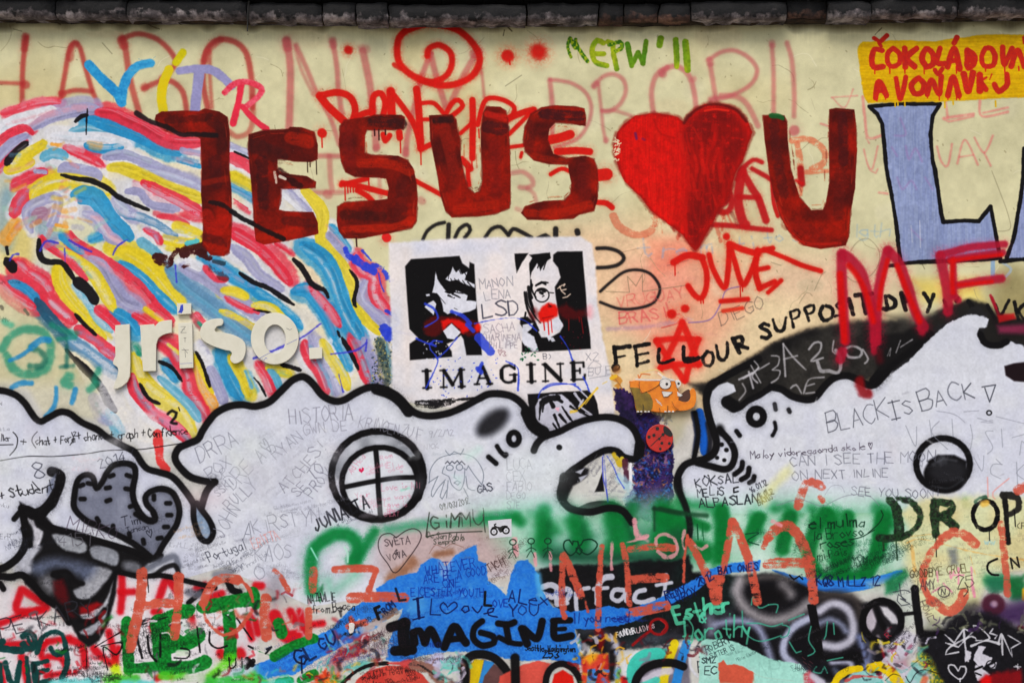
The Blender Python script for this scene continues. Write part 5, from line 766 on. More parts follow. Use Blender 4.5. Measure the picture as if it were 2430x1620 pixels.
# ------------------------------------------------------------------ bottom row
O('red_disc', 'brick red half disc with black notes on it at the bottom edge')
T(1, 3)
P('900,1640 960,1540 1080,1450 1250,1400 1420,1400 1560,1470 1650,1568 1680,1700 900,1700', (196, 74, 62), .97, 1.5, rough=2, col2=(180, 50, 44), tex='b'); S('830,1568 950,1460 1100,1395 1250,1380', 34, BLK, .95, 1, rough=2)
P('1240,1380 1500,1340 1600,1420 1450,1420', (190, 60, 60), .9, 2, rough=3)
scrib(980, 1440, 1500, 1600, 18, 56, (20, 14, 16), 3, .9, 4); S('1500,1400 1650,1440 1740,1540', 90, (130, 92, 80), .9, 3, rough=4); 
for i in range(10): S([(1530+i*22, 1390+i*15), (1590+i*20, 1410+i*14)], 8, BLK, .7)
O('outlined_letters', 'black outlined capitals filled with yellow, blue and red along the bottom edge')
P('1990,1568 2000,1380 2150,1340 2300,1420 2380,1568 2352,1700 1990,1700', (90, 60, 60), .95, 2, rough=3); P('2020,1400 2060,1340 2150,1350 2130,1450 2090,1700 2010,1700', (210, 180, 20), .97, 1.5, rough=1); P('2150,1350 2250,1370 2150,1500 2110,1700 2060,1700', (50, 130, 200), .97, 1.5, rough=1)
S('1975,1700 1970,1500 1980,1360 2060,1300 2200,1310 2300,1380 2380,1500 2400,1700', 78, BLK, .97, 2, halo=.3, rough=.6)
T(2, 3)
P('140,1400 300,1360 420,1380 360,1500 340,1700 -100,1700 -50,1500', (200, 76, 64), .95, 2, rough=2); P('430,1568 450,1480 530,1440 620,1500 660,1700 420,1700', (200, 24, 14), .97, 2, rough=1); P('430,1400 500,1360 680,1390 700,1568 640,1460 520,1400', (190, 70, 60), .9, 2, rough=2)
S('85,1330 90,1568 90,1700', 84, BLK, .97, 3, halo=.4); S('360,1700 380,1500 440,1410 530,1385 620,1430 690,1540 710,1700', 60, BLK, .97, 2, halo=.4); P('700,1320 960,1290 970,1700 720,1700', (176, 28, 22), .93, 3, rough=4, col2=(200, 60, 40)); P('720,1330 800,1280 860,1290 840,1340 780,1390', (220, 160, 30), .9, 8, own=0); P('760,1440 830,1430 850,1500 800,1700 740,1700', (60, 130, 210), .95, 2); S('990,1280 985,1520', 60, BLK, .93, 5, halo=.5, rough=3)
S('1050,1450 1040,1550', 50, (90, 150, 60), .8, 3, rough=6, dry=.7)
P('1080,1550 1110,1400 1200,1300 1330,1240 1500,1230 1700,1250 1720,1700 1080,1700', (90, 84, 100), .8, 6, rough=3); S('1110,1500 1120,1380 1220,1290', 50, (206, 208, 214), .9, 3); S('1190,1600 1180,1430 1260,1320 1380,1290 1480,1300', 110, (60, 186, 166), .95, 2, rough=1.5)
S('1570,1200 1500,1400 1430,1700', 84, (214, 190, 20), .95, 2, rough=1.5); S('1680,1200 1620,1400 1560,1700', 84, (40, 128, 206), .95, 2, rough=1.5); S('1300,1540 1420,1470 1520,1450', 70, (196, 190, 206), .9, 4, rough=3); S('1260,1600 1400,1540', 70, (70, 190, 170), .9, 3); S('1200,1700 1210,1540 1280,1440 1400,1385 1540,1375 1650,1410', 76, BLK, .97, 2, halo=.3); S('1090,1530 1130,1620', 60, (180, 20, 20), .9, 4)
S('1710,1300 1720,1420 1780,1500', 24, (200, 202, 212), .9, 2)
T(2, 3)
O('mint_patch', 'pale mint painted patch with black pen notes and a salmon corner at the bottom')
P('1830,1170 1950,1135 2100,1150 2250,1210 2400,1290 2480,1360 2700,1480 2720,1700 1800,1700 1800,1400', (150, 208, 194), .97, 1.5, rough=2.5, col2=(166, 214, 204), tex='b')
P('1985,1390 2030,1350 2060,1400 2150,1390 2280,1440 2352,1530 2400,1700 1990,1700', (206, 88, 66), .97, 1.5, rough=3); P('2090,1420 2250,1450 2280,1568 2100,1568', (170, 30, 24), .85, 5, rough=4, own=0)
cn = (18, 24, 30); X('ROBERT', 1870, 1290, 70, cn, 7, 24, .9, .9); X('SITTER IS', 1880, 1370, 55, cn, 6, 24, .85, .8); X('MANZON', 2060, 1330, 50, cn, 7, 20, .85, .8); X('TODAY', 2180, 1350, 50, cn, 6, 20, .85, .8); X('SMZ', 1800, 1370, 60, cn, 9, 5, .9); X('REC', 1790, 1470, 90, cn, 10, 0, .9, .9); scrib(2060, 1300, 2600, 1560, 20, 45, cn, 2, .8, 15)

O('handwriting', 'mint green painted pair of names joined by an ampersand on the black field')
cm = (88, 198, 158)
X('Esther', 1590, 1000, 165, cm, 30, 12, .95, .6, rough=1, sp=5.4); X('&', 1800, 1010, 95, cm, 26, 0, .93, .9); X('Dorothy', 1690, 1190, 170, cm, 18, 8, .88, .58, rough=1, sp=5.6); S('1650,1130 1800,1120', 18, cm, .9)
for q in ('2200,880 2230,1100 2270,1160 2352,1190', '2210,870 2250,1000', '2450,850 2530,900 2500,990 2430,1000'): S(q, 12, cm, .7, rough=1)
O('handwriting', 'small white painted capitals slanting across the black field near the red loop')
X('FOUNDER', 1030, 1140, 48, (226, 224, 230), 11, 14, .95, .62); X('LA DIMOS', 1220, 1095, 44, (210, 180, 186), 8, 14, .9, .62)
O('red_loop', 'thin dark red sprayed magnifier shaped loop on the black field')
S('1180,1210 1260,1140 1340,1080', 26, (150, 16, 18), .85, 2); E(1420, 1040, 80, 72, 26, (150, 16, 18), -200, 150, op=.85, soft=2); S('1440,980 1490,1030 1450,1090', 12, (190, 30, 30), .7)

# lower right
T(3, 3)
O('cream_patch', 'pale yellow painted patch with pink and orange pen marks at the lower right')
P('1150,230 1300,150 1200,-20 1400,-150 1900,-180 2352,-160 2900,-160 2900,500 2352,520 1980,540 1950,850 1700,930 1500,1000 1400,900 1330,700 1250,560 1240,330', (206, 196, 142), .93, 14, rough=5, col2=(200, 206, 160), tex='b'); P('900,640 1300,560 1350,900 1300,1050 1200,1000 1100,800', (186, 196, 186), .8, 16, own=0)
for q, w_ in (('1310,300 1330,520', 34), ('1260,260 1420,230 1900,350 2352,420', 8), ('1300,200 1500,180', 8), ('1850,380 1900,560', 8)): S(q, w_, (226, 160, 80), .6, 2, rough=2, dry=.5)
for q in ('1540,530 1550,620', '1660,530 1670,590 1700,520', '1740,500 1740,640', '1700,560 1790,560', '1860,490 1870,640', '1870,660 1890,760', '1500,720 1560,680', '1600,640 1680,720'): S(q, 22, (230, 100, 160), .6, 2, rough=2)
X('ww', 1980, 270, 60, (130, 190, 210), 14, 0, .6); P('1640,320 1720,300 1750,470 1660,480', (90, 96, 110), .7, 8, rough=4, dry=.5, own=0)
scrib(1300, 180, 2300, 900, 50, 40, (120, 110, 100), 1.6, .6, 4)
O('green_spray', 'dark green smudges right of the blue wave')
P('1060,620 1130,560 1250,510 1280,560 1220,640 1180,720 1060,740', (20, 110, 66), .85, 8, rough=4, dry=.3); P('1980,600 2150,560 2200,700 2050,740', (30, 104, 76), .85, 10, rough=6, dry=.5); P('2200,600 2352,560 2352,780 2240,780', (20, 96, 50), .85, 8, rough=5); S('2352,700 2350,780', 40, (220, 160, 30), .9, 3)
O('dark_green_lettering', 'black and olive green brush painted capitals cut off by the right edge')
co = (34, 62, 36)
for q, w_ in (('1110,-130 1160,-60 1190,100 1190,210', 86), ('1000,215 1150,220 1290,170 1380,60 1370,-40 1290,-120 1180,-150', 62), ('1520,-120 1520,60 1530,190', 80), ('1530,-120 1680,-100 1660,-20 1580,30', 60), ('1600,10 1660,80 1720,120', 80)): S(q, w_, co, .95, 2, rough=4, dry=.35, col2=(24, 30, 24), tex='f')
E(1990, 5, 115, 135, 44, BLK, rough=2.5, dry=.3); S('1900,-120 1930,-150 1990,-160', 40, (30, 70, 50), .8, 2, rough=3); S('2170,-170 2185,0 2200,260', 50, BLK, .95, 2, rough=2); S('2150,-180 2280,-160 2300,-60 2210,0', 60, (34, 32, 30), .95, 2, rough=3)
S('1970,-100 2000,-110', 60, (220, 170, 70), .8, 4, own=0); S('1530,200 1535,390', 9, BLK); S('2025,130 2030,240', 8, BLK); S('1040,240 1045,330', 20, co, .9); S('1160,240 1170,420', 14, co, .8); S('2260,-40 2270,110', 10, BLK)
T(3, 3)
O('handwriting', 'thin black capital letters C and N beside the salmon I')
S('2100,410 2020,450 2010,510 2050,555 2110,560', 20, BLK); X('N', 2240, 500, 110, BLK, 15, 5)
O('purple_patch', 'dark purple haze with a small sprayed ring at the right edge')
P('1900,900 2000,800 2200,820 2352,780 2900,700 2900,1100 2300,1050 2000,1000', (58, 34, 78), .9, 22, rough=4); E(2065, 835, 70, 66, 70, (70, 26, 44), soft=5, op=.9, halo=.6); D(2075, 830, 26, 26, (160, 130, 150), soft=6); S('2320,1060 2352,1080', 60, (150, 24, 40), .9, 4)
O('black_field', 'black painted area in the bottom right corner behind the white tag')
P('1380,1100 1450,1060 1600,1040 1700,940 1850,880 1960,900 2150,960 2300,1040 2900,1060 2900,1700 1560,1700 1500,1500 1380,1300', (18, 17, 22), .97, 12, rough=7, var=.3)
P('1450,960 1600,980 1560,1080 1420,1060', (120, 124, 100), .7, 14, rough=4, own=0); P('1750,820 1900,800 1950,860 1820,960 1740,920', (50, 46, 50), .7, 14, own=0)
O('white_tag', 'thin white jagged signature tag and small heart on the black corner')
wt = (200, 200, 208)
for q, w_ in (('1610,1110 1700,1190 1790,1060 1870,1090 1740,1230 1620,1190', 12), ('1790,1050 1800,1200 1830,1360', 16), ('1620,1300 1660,1230 1860,1130 1910,1170', 14), ('1890,1060 1880,1030 1940,1050 2030,1150 1900,1170', 14), ('2060,1060 2030,1100 2100,1120 2080,1150', 12), ('1860,1220 2000,1170 2120,1200', 20), ('2110,1200 2140,1110 2150,1300', 16), ('2150,1120 2240,1320 2230,1240 2320,1190 2200,1120', 13), ('1620,1300 1740,1275', 12)): S(q, w_, wt, .9, 1, rough=1.5, dry=.3, crv=0 if w_ in (12, 13) else 1)
S('1735,1450 1700,1400 1650,1400 1660,1460 1755,1530 1810,1460 1800,1410 1760,1410 1740,1450', 14, wt, .9, 1, rough=1); S('1755,1520 1755,1550', 12, wt); X('*', 2260, 1450, 90, wt, 12)
O('stencil_portrait', 'white and black stencilled face with a red smear in the bottom right corner')
for q in ('1800,1260 1860,1270 1850,1340 1800,1370', '1930,1220 1990,1230 1960,1290 2050,1330 2040,1370 1990,1390 1960,1440 1880,1350 1890,1300', '1900,1390 2040,1480 2000,1540 1920,1540 1880,1460', '2030,1400 2090,1370 2080,1430 2040,1430'): P(q, (196, 194, 206), .95, 1.5, rough=2.5)
S('1890,1440 1960,1410', 20, BLK); S('1900,1470 1950,1490', 14, BLK); E(2040, 1390, 40, 34, 9, BLK)
P('1940,1540 1990,1490 2060,1470 2200,1450 2330,1440 2352,1700 1930,1700', (130, 14, 22), .9, 8, rough=4, own=0); P('1950,1530 2000,1490 2040,1510 2060,1700 1930,1700', (206, 14, 16), .95, 5)
O('swirl_lettering', 'grey and black blended spray swirls around thick black bars at the bottom right')
P('-300,640 0,600 150,700 350,760 600,760 900,820 950,1000 1100,1300 1000,1500 700,1500 400,1568 100,1400 -100,1350 -400,1300 -350,900', (18, 17, 22), .97, 8, rough=4, var=.3)
for q, w_, c_, s_ in (('330,900 150,960 -20,1010', 90, (160, 150, 160), 14), ('20,740 60,800 40,860', 110, (130, 128, 136), 20), ('350,1000 180,1060 110,1200 160,1330 330,1420 450,1550', 84, (176, 180, 204), 10), ('440,900 560,880 700,960 740,1080 700,1190 500,1210', 70, (190, 190, 206), 8), ('440,960 560,960 620,1010 680,1080', 50, (120, 126, 150), 12), ('500,800 640,820 730,900', 60, (110, 100, 104), 14), ('850,1150 900,1300 880,1420', 60, (130, 136, 170), 14), ('500,1360 600,1350 700,1420 730,1470', 60, (150, 150, 180), 10), ('520,1400 600,1460', 70, (70, 76, 100), 12), ('100,1380 300,1500 420,1568', 60, (190, 190, 206), 6), ('540,1020 560,1110', 30, (110, 60, 60), 10), ('160,690 165,720', 50, (170, 165, 170), 8),
    ('-150,700 -200,860 -180,1000', 60, (150, 146, 150), 16), ('-120,1000 60,1180', 40, (60, 58, 64), 12), ('-330,700 -300,640', 60, (150, 140, 150), 16)): S(q, w_, c_, .78, s_, halo=.15)
D(570, 1070, 60, 60, (24, 18, 22), soft=14, op=.9)
P('345,840 420,820 450,1050 480,1250 490,1340 400,1340 370,1050', BLK, .97, 1.5, rough=1.5); P('480,1240 740,1230 860,1180 900,1300 860,1420 760,1400 700,1320 500,1330', BLK, .95, 4, rough=2); S('740,880 800,1000 830,1160', 90, (26, 24, 30), .85, 12)
for q, w_ in (('170,1180 220,1290 280,1290', 16), ('0,1050 90,1060 80,1140 0,1160', 16), ('350,1260 380,1220 360,1190', 14), ('0,1050 150,1020', 10), ('510,1020 500,1130', 10), ('300,1000 360,1080', 10), ('400,1420 420,1450 510,1440 480,1400 440,1440', 12), ('-20,850 50,870 60,930 0,970', 12)): S(q, w_, (70, 160, 140), .75, 1.2)
scrib(-20, 930, 330, 1060, 12, 40, (60, 70, 80), 2, .6, 10)
V(1566, 1044, 2.7224)
P('180,1160 120,1240 300,1300 700,1420 900,1460 1000,1568 1330,1568 1340,1400 1300,1100 1240,1000 1000,960 760,860 560,880 500,980 520,1100 430,1130', (16, 15, 19), .9, 10, rough=4, own=0)
for q, w_, c_, s_ in (('520,900 500,990 560,1090 700,1160 850,1130 960,1050', 62, (150, 146, 150), 14), ('560,900 700,880 860,900', 30, (90, 84, 84), 14), ('790,940 840,990', 60, (140, 136, 140), 14), ('350,1190 450,1165 560,1170 640,1220 690,1330 720,1430', 40, (150, 156, 186), 10), ('320,1160 330,1240', 50, (120, 122, 140), 16),
    ('960,1150 870,1200 805,1290 800,1380 860,1440 950,1510 1040,1568', 46, (178, 184, 212), 6), ('1060,1320 1150,1330 1235,1280 1245,1160 1200,1080 1110,1050 1030,1100', 52, (190, 190, 208), 8), ('1030,1180 1100,1155 1170,1190 1200,1230', 34, (130, 136, 160), 9), ('1020,1020 1150,990 1260,1030 1290,1130', 44, (60, 54, 52), 14), ('1290,1270 1320,1380 1330,1480', 36, (122, 134, 176), 10), ('1110,1430 1220,1430 1245,1500', 34, (170, 172, 196), 6), ('1130,1480 1180,1560', 30, (90, 96, 120), 9)):
    S(q, w_, c_, .88, s_, halo=.25, own=0)
D(1110, 1230, 40, 36, (16, 12, 16), soft=8, own=0); D(700, 1000, 110, 60, (14, 12, 14), soft=20, own=0, op=.9)
P('950,1060 1005,1050 1060,1390 1010,1400', BLK, .98, 1.2, rough=1, own=0); P('1045,1395 1180,1390 1290,1340 1320,1440 1240,1420 1120,1425 1050,1420', BLK, .96, 3, own=0)
for q in ('530,1100 545,1230 640,1295 780,1260', '790,1190 835,1205 820,1260 780,1270', '835,1300 880,1370 910,1360', '975,1200 960,1290 1000,1360 955,1390', '1080,1170 1070,1260 1060,1280', '1120,1180 1125,1250', '590,1060 600,1010 640,1080 700,1060', '700,1060 760,1060 750,1110', '560,1180 640,1180 720,1200 790,1180', '830,1160 930,1120', '1010,1460 990,1490 1040,1500 1060,1460 1080,1500', '1080,1420 1180,1400'): S(q, 9, (66, 160, 136), .8, 1)
for i in range(9): x, y = R.uniform(820, 1000), R.uniform(1380, 1520); S([(x, y), (x+20, y+16)], 4, (120, 60, 70), .6)
V(1566, 1044, 2.7224)
X('Dorothy', 165, 1295, 120, (80, 184, 150), 13, 4, .88, .56, sp=5.6); X('&', 255, 1180, 60, (84, 190, 156), 13, 0, .9, 1)
P('262,1300 300,1278 420,1285 500,1305 560,1330 640,1370 720,1410 900,1440 960,1500 940,1568 250,1568 255,1400', (150, 208, 194), .97, 1.5, rough=2.5, col2=(166, 214, 204), tex='b', own=0)
P('375,1440 410,1415 430,1450 480,1440 560,1470 600,1500 620,1568 380,1568', (196, 84, 62), .97, 1.5, rough=3, own=0)
X('NP', 640, 1540, 100, (18, 24, 30), 8, 5, .9, .95); X('ROBERT', 300, 1370, 42, (18, 24, 30), 5, 24, .85, .8); X('SITTER IS', 330, 1410, 34, (18, 24, 30), 4, 22, .8, .7); X('SMZ', 270, 1440, 36, (18, 24, 30), 6, 4, .9); X('EC', 285, 1510, 50, (18, 24, 30), 6, 0, .9); scrib(420, 1340, 640, 1440, 6, 30, (18, 24, 30), 1.6, .75, 18); scrib(780, 1480, 880, 1520, 3, 40, (18, 24, 30), 2, .8, 6)
S('600,1500 680,1530 860,1550', 6, (200, 80, 60), .8)
T(3, 3)
O('peace_sign', 'black painted ring divided like a peace sign with white gaps')
D(1030, 990, 190, 200, (30, 28, 32), soft=4); P('880,900 940,850 960,860 985,960 960,1050 930,1090 880,1050 865,960', (186, 178, 190), .95, 4, rough=1.5); P('1010,850 1080,860 1150,930 1190,1000 1180,1020 1120,1010 1050,930', (200, 198, 206), .95, 3, rough=1); S('1080,1060 1090,1080', 30, (160, 150, 160), .8, 4); S('990,1130 1000,1150', 30, (150, 140, 150), .8, 4); S('1080,1130 1085,1150', 26, (120, 120, 130), .7, 4)
E(1030, 990, 180, 190, 62, BLK, soft=2, halo=.4, rough=1); S('960,850 1000,960 1050,1050', 56, BLK, .9, 4)
O('black_bar_letter', 'square edged black painted L right of the ring')
S('1335,690 1350,850 1370,1000 1385,1110', 74, BLK, .97, 1.5, rough=1.2, crv=0); S('1390,1090 1480,1110 1600,1090', 50, BLK, .95, 4, rough=2); S('1220,925 1340,912', 34, BLK, .95, 2)
O('white_wash', 'pinkish white patch crowded with tiny pen notes beside the ring')
P('1060,1240 1230,1080 1360,1130 1330,1250 1250,1350 1300,1500 1250,1620 1150,1500', (190, 186, 204), .85, 8, rough=4); scrib(1080, 1110, 1260, 1320, 16, 40, (24, 22, 30), 2.4, .85, 50); P('1140,1360 1270,1320 1280,1420 1180,1440', (150, 100, 110), .6, 12, rough=4, own=0); S('1030,1240 1060,1350 1140,1460', 24, (140, 20, 40), .8, 4)
for x, y in ((1090, 1150), (1150, 1330)): X('R', x, y, 60, (180, 40, 60), 8, 40, .7)
O('yellow_ring', 'yellow arcs round a pale turquoise disc at the bottom edge')
D(860, 1720, 240, 270, (130, 184, 182), soft=2, rough=2); S('560,1600 640,1490 740,1440 830,1430', 60, (218, 184, 14), .97, 1.5, rough=3); S('920,1430 1010,1410 1120,1480 1190,1580', 90, (218, 184, 14), .97, 1.5, rough=3); S('700,1540 800,1500 1020,1510', 26, (190, 60, 60), .8, 2, rough=3, dry=.5); S('1060,1540 1130,1480 1200,1500', 7, BLK, .8)
D(1330, 1620, 110, 230, (140, 190, 186), soft=3, rough=2, rot=14); P('1340,1290 1400,1270 1480,1330 1600,1540 1640,1700 1500,1700 1460,1450 1380,1400', (200, 180, 24), .85, 6, rough=5, dry=.6, col2=(80, 110, 60), tex='f'); S('1250,1500 1290,1560 1340,1480 1420,1440 1560,1480', 8, BLK, .85); S('1280,1420 1410,1320', 8, BLK, .8); S('1430,1520 1400,1600', 60, (210, 100, 70), .85, 4)
P('300,1480 360,1450 400,1568 380,1700 310,1700', (180, 60, 70), .85, 6, rough=5, dry=.5); S('380,1500 470,1560', 60, (190, 186, 200), .8, 6, rough=4)
P('-130,1350 0,1330 200,1400 290,1450 300,1700 -200,1700', (150, 208, 194), .9, 4, rough=3); scrib(140, 1380, 260, 1480, 4, 60, cn, 2, .8)

# older and newer layers crowded together along the bottom
T(1, 3)
for (x0, y0, x1, y1), n, cols in (((-2352, 900, 60, 1560), 90, [(190, 12, 26), (214, 208, 216), (20, 18, 22), (10, 104, 34), (120, 14, 20), (90, 90, 96)]), ((-900, 700, 900, 1100), 50, [(150, 20, 30), (30, 28, 32), (206, 204, 212), (110, 104, 108), (10, 90, 40), (196, 88, 68)]), ((700, 1080, 1230, 1380), 60, [(150, 24, 34), (200, 198, 206), (30, 28, 32), (134, 92, 66), (170, 150, 156), (90, 170, 160)]),
    ((-100, 1400, 950, 1568), 50, [(60, 190, 170), (200, 60, 30), (30, 130, 60), (220, 170, 30), (180, 176, 190), (40, 36, 40), (120, 20, 30)]), ((1650, 1290, 1960, 1568), 40, [(150, 140, 170), (90, 190, 176), (40, 38, 44), (190, 180, 200), (130, 92, 80)]), ((2990, 1100, 3500, 1560), 60, [(120, 16, 22), (30, 28, 34), (190, 186, 200), (90, 150, 60), (60, 130, 210), (220, 160, 30)]),
    ((3500, 1180, 4200, 1300), 24, [(40, 38, 48), (120, 118, 136), (90, 20, 30)]), ((5700, 1150, 6300, 1568), 60, [(120, 20, 50), (190, 186, 204), (30, 26, 34), (150, 140, 150), (90, 170, 160), (200, 180, 40)]), ((6300, 900, 7200, 1100), 40, [(58, 34, 78), (30, 28, 34), (120, 124, 100), (90, 90, 84)])):
    for i in range(n):
        x, y = R.uniform(x0, x1), R.uniform(y0, y1); a = R.uniform(0, 6.28); L = R.uniform(30, 120); q = [(x, y), (x+L*.5*math.cos(a)+R.uniform(-20, 20), y+L*.5*math.sin(a)), (x+L*math.cos(a+.5), y+L*math.sin(a+.5))]
        S(q, R.uniform(7, 34), R.choice(cols), R.uniform(.45, .85), R.choice([1, 2, 5]), rough=2, dry=R.choice([.3, .9]), taper=R.choice([0, .7]), own=0)
scrib(-2300, 950, 0, 1550, 36, 44, (20, 18, 22), 2.2, .8, 5); scrib(900, 700, 2300, 950, 8, 40, (20, 40, 120), 2, .6, 6); scrib(100, 1250, 1000, 1480, 12, 44, (20, 50, 130), 2, .6, 22)
for i in range(40):   # scuffs and paler brushing inside the blue paint
    x, y = R.uniform(1300, 2700), R.uniform(620, 1300); S([(x, y), (x+R.uniform(20, 90), y+R.uniform(-30, 30))], R.uniform(5, 30), R.choice([(80, 150, 220), (30, 96, 190), (120, 176, 224)]), .35, 3, rough=2, dry=.8, own=0)
# ------------------------------------------------------------------ black blob lettering over the blue
T(1, 3)
O('black_blob_lettering', 'fat black sprayed word IMAGINE on the blue band')
for q, w_ in (('1410,1010 1400,1130 1420,1260', 112), ('1280,1045 1400,1010', 90), ('1320,1265 1480,1255', 92), ('1490,1100 1500,1190', 80), ('1490,1100 1550,1080 1600,1190', 70), ('1600,1180 1650,1070 1720,1200', 76), ('1780,1230 1870,1040 1950,1150 1980,1190', 76), ('1820,1160 1930,1150', 60), ('2130,990 2060,1050 2050,1150 2130,1215 2240,1190 2230,1130 2120,1095', 60), ('2280,1010 2370,1020 2430,1000', 60), ('2352,1020 2380,1180', 60), ('2290,1140 2400,1190 2490,1200', 50), ('2500,1060 2550,1200', 74), ('2520,1060 2640,1150 2690,990', 70), ('2790,985 2950,980', 60), ('2800,1000 2810,1140 2960,1125', 70), ('2810,1065 2900,1060', 40)):
    S(q, w_, (13, 12, 15), .98, 2, halo=.25, rough=.6)
# ------------------------------------------------------------------ salmon capitals
O('salmon_lettering', 'salmon brush painted capitals, first group at the lower left over green and red')
T(0, 3)
for q, w_ in (('1322,540 1305,800 1250,1050 1210,1240', 96), ('1660,580 1655,850 1620,1120', 92), ('1300,860 1480,820 1650,830', 84), ('2210,610 2060,595 1950,680 1890,820', 86), ('1890,820 1910,960 2000,1070 2090,1115 2220,1060 2340,900', 34), ('2240,620 2310,680 2352,800', 30), ('2480,1130 2460,900 2470,780', 100), ('2550,520 2600,560 2680,700', 40), ('2870,890 2870,1130', 64), ('2915,520 2905,690', 84), ('3110,515 3300,500 3490,510', 66), ('3500,520 3430,700', 52), ('3260,775 3500,760 3760,770', 92), ('3240,1040 3400,1000', 60), ('3270,960 3260,1060', 40)):
    S(q, w_, SAL, .95, 1.5, rough=3, dry=.7, col2=(184, 80, 62), tex='f')
O('salmon_lettering', 'salmon brush painted capitals, second group in front of the black field')
T(2, 3)
for q, w_ in (('535,370 520,600 525,800 545,950', 58), ('545,400 620,560 700,760', 72), ('735,780 760,900', 28), ('888,300 870,600 865,850 855,1060', 54), ('1085,280 1120,450 1140,700 1150,830', 58), ('1150,320 1350,300 1560,310', 66), ('1150,610 1300,590 1480,590', 86), ('1160,910 1330,880 1490,850', 92), ('1690,200 1660,400 1655,620', 32), ('1700,240 1830,470 1930,700', 70), ('1940,620 1960,780', 110), ('1980,720 2030,450 2110,80', 66), ('2110,70 2230,330 2300,600 2340,800', 84), ('2440,210 2530,120 2640,110 2720,200 2780,330 2840,560 2860,790', 96), ('2430,460 2600,450 2840,440', 96), ('2400,300 2440,200', 60)):
    S(q, w_, SAL, .95, 1.5, rough=3, dry=.8, col2=(184, 80, 62), tex='f')
for q, w_ in (('990,260 980,400 985,500', 24), ('1190,50 1230,210 1320,200', 40), ('1120,260 1320,210', 18), ('1660,150 1640,260 1660,320', 30), ('1400,290 1400,220 1470,180 1560,220 1600,320 1560,380 1480,390 1410,340', 34), ('270,360 280,470', 24), ('410,350 420,520', 24), ('80,230 100,370', 50), ('2480,60 2560,100', 30), ('1760,290 1820,320 1870,290', 20)): S(q, w_, (226, 150, 160), .8, 2, rough=3, dry=.7)
O('salmon_lettering', 'salmon brush painted G and I at the lower right')
T(3, 3)
for q, w_ in (('1890,270 1800,190 1680,165 1570,240', 90), ('1570,240 1480,360 1420,500 1420,660 1480,790', 64), ('1480,790 1560,850 1650,900 1740,850 1790,740', 92), ('2140,90 2160,300 2185,560 2200,740', 66), ('250,-80 290,-230 340,-300 430,-290 470,-260', 78), ('450,-160 480,-130', 50), ('2300,-230 2352,-260', 90)): S(q, w_, (194, 84, 66), .88, 2, rough=3, dry=.8)
T(3, 1)
O('red_lettering', 'big translucent red sprayed capitals ME at the right, over the grey blue letter')
for q, w_ in (('655,790 655,1000 670,1300 690,1600', 92), ('670,800 720,830 830,960 900,1180 950,1400 970,1600', 96), ('975,1600 980,1300 1010,1050 1080,770', 92), ('1085,760 1190,880 1270,1100 1340,1330 1420,1470', 92), ('1570,810 1610,1000 1640,1200 1640,1330', 90), ('1570,800 1700,770 1850,730 2170,700', 66), ('1660,850 1850,820 2150,780', 66), ('1690,840 1700,1000 1700,1180', 50), ('1700,1090 1900,1050 2140,1020', 72), ('1700,1180 1740,1220', 60), ('660,1700 640,1770', 90), ('950,1600 955,1700', 60), ('1380,1480 1400,1520', 60)):
    S(q, w_, (160, 18, 46), .86, 4, halo=.7, rough=1)
for q, w_ in (('640,980 660,1300 680,1600', 60), ('720,900 800,1000 880,1160 950,1420', 50), ('1000,1300 1020,1100 1080,850', 40), ('1170,900 1270,1160 1380,1420', 50), ('1660,860 1850,830 2140,800', 34), ('1690,850 1680,1000 1690,1150', 44), ('1740,1080 2050,1050', 34)): S(q, w_, (198, 10, 8), .88, 5, own=0)
S('820,1970 850,2080 900,2090', 90, (130, 10, 16), .85, 6, own=.3, rough=3); S('1000,1720 1010,1780', 60, (90, 10, 20), .7, 10, own=0)

# ------------------------------------------------------------------ handwriting on the creatures
PEN = (124, 126, 140); DK = (44, 46, 58)
T(0, 2)
O('handwriting', 'black pen formula with brackets along the left creature', CL)
X('ealler', -60, 970, 60, BLK, 8, 4, .9, .6); S('-60,1000 120,995', 8, BLK); S('120,880 160,930 150,1020 90,1095', 10, BLK, .9); X('+', 190, 1010, 80, BLK, 10); X('(', 275, 1030, 150, BLK, 10, 0, .9, .8); X('chat + Form', 330, 1000, 75, BLK, 9, 4, .93, .55); X(')', 640, 985, 130, BLK, 9, 0, .9, .6); X('2', 685, 915, 36, BLK, 7); X('+ chance +', 720, 960, 75, BLK, 9, 3, .93, .55); X('graph + Confidence', 1095, 945, 80, BLK, 9, 4, .93, .55)
S('0,1145 250,1105 500,1105 800,1080 1000,1050 1300,1040 1450,1020 1680,985', 9, BLK, .85)
X('8', 320, 1310, 150, DK, 9, 6, .85); X('2014 (', 930, 1210, 90, DK, 9, 14, .8, .9); X('+ Student)', 0, 1510, 90, BLK, 11, 10, .9, .75); S('300,1340 370,1420', 8, BLK)
S('1560,710 1600,680 1640,700 1630,740 1590,790 1640,800', 26, BLK, .92, 1.5); S('1670,680 1660,650', 10, BLK); X('MIRKO', 620, 1780, 120, (70, 60, 74), 8, -12, .8, 1); X('4151', 540, 1940, 110, (90, 88, 96), 9, 0, .8)
scrib(-100, 1200, 450, 1300, 3, 40, PEN, 1.5, .4); scrib(0, 1790, 190, 2010, 10, 44, DK, 2, .8, 12); scrib(650, 1130, 750, 1250, 3, 60, (220, 170, 180), 1.4, .6); scrib(1570, 1780, 1780, 1900, 8, 40, (190, 150, 110), 1.8, .6, 12)
O('handwriting', 'pencil names slanting over the left half of the middle creature', CM)
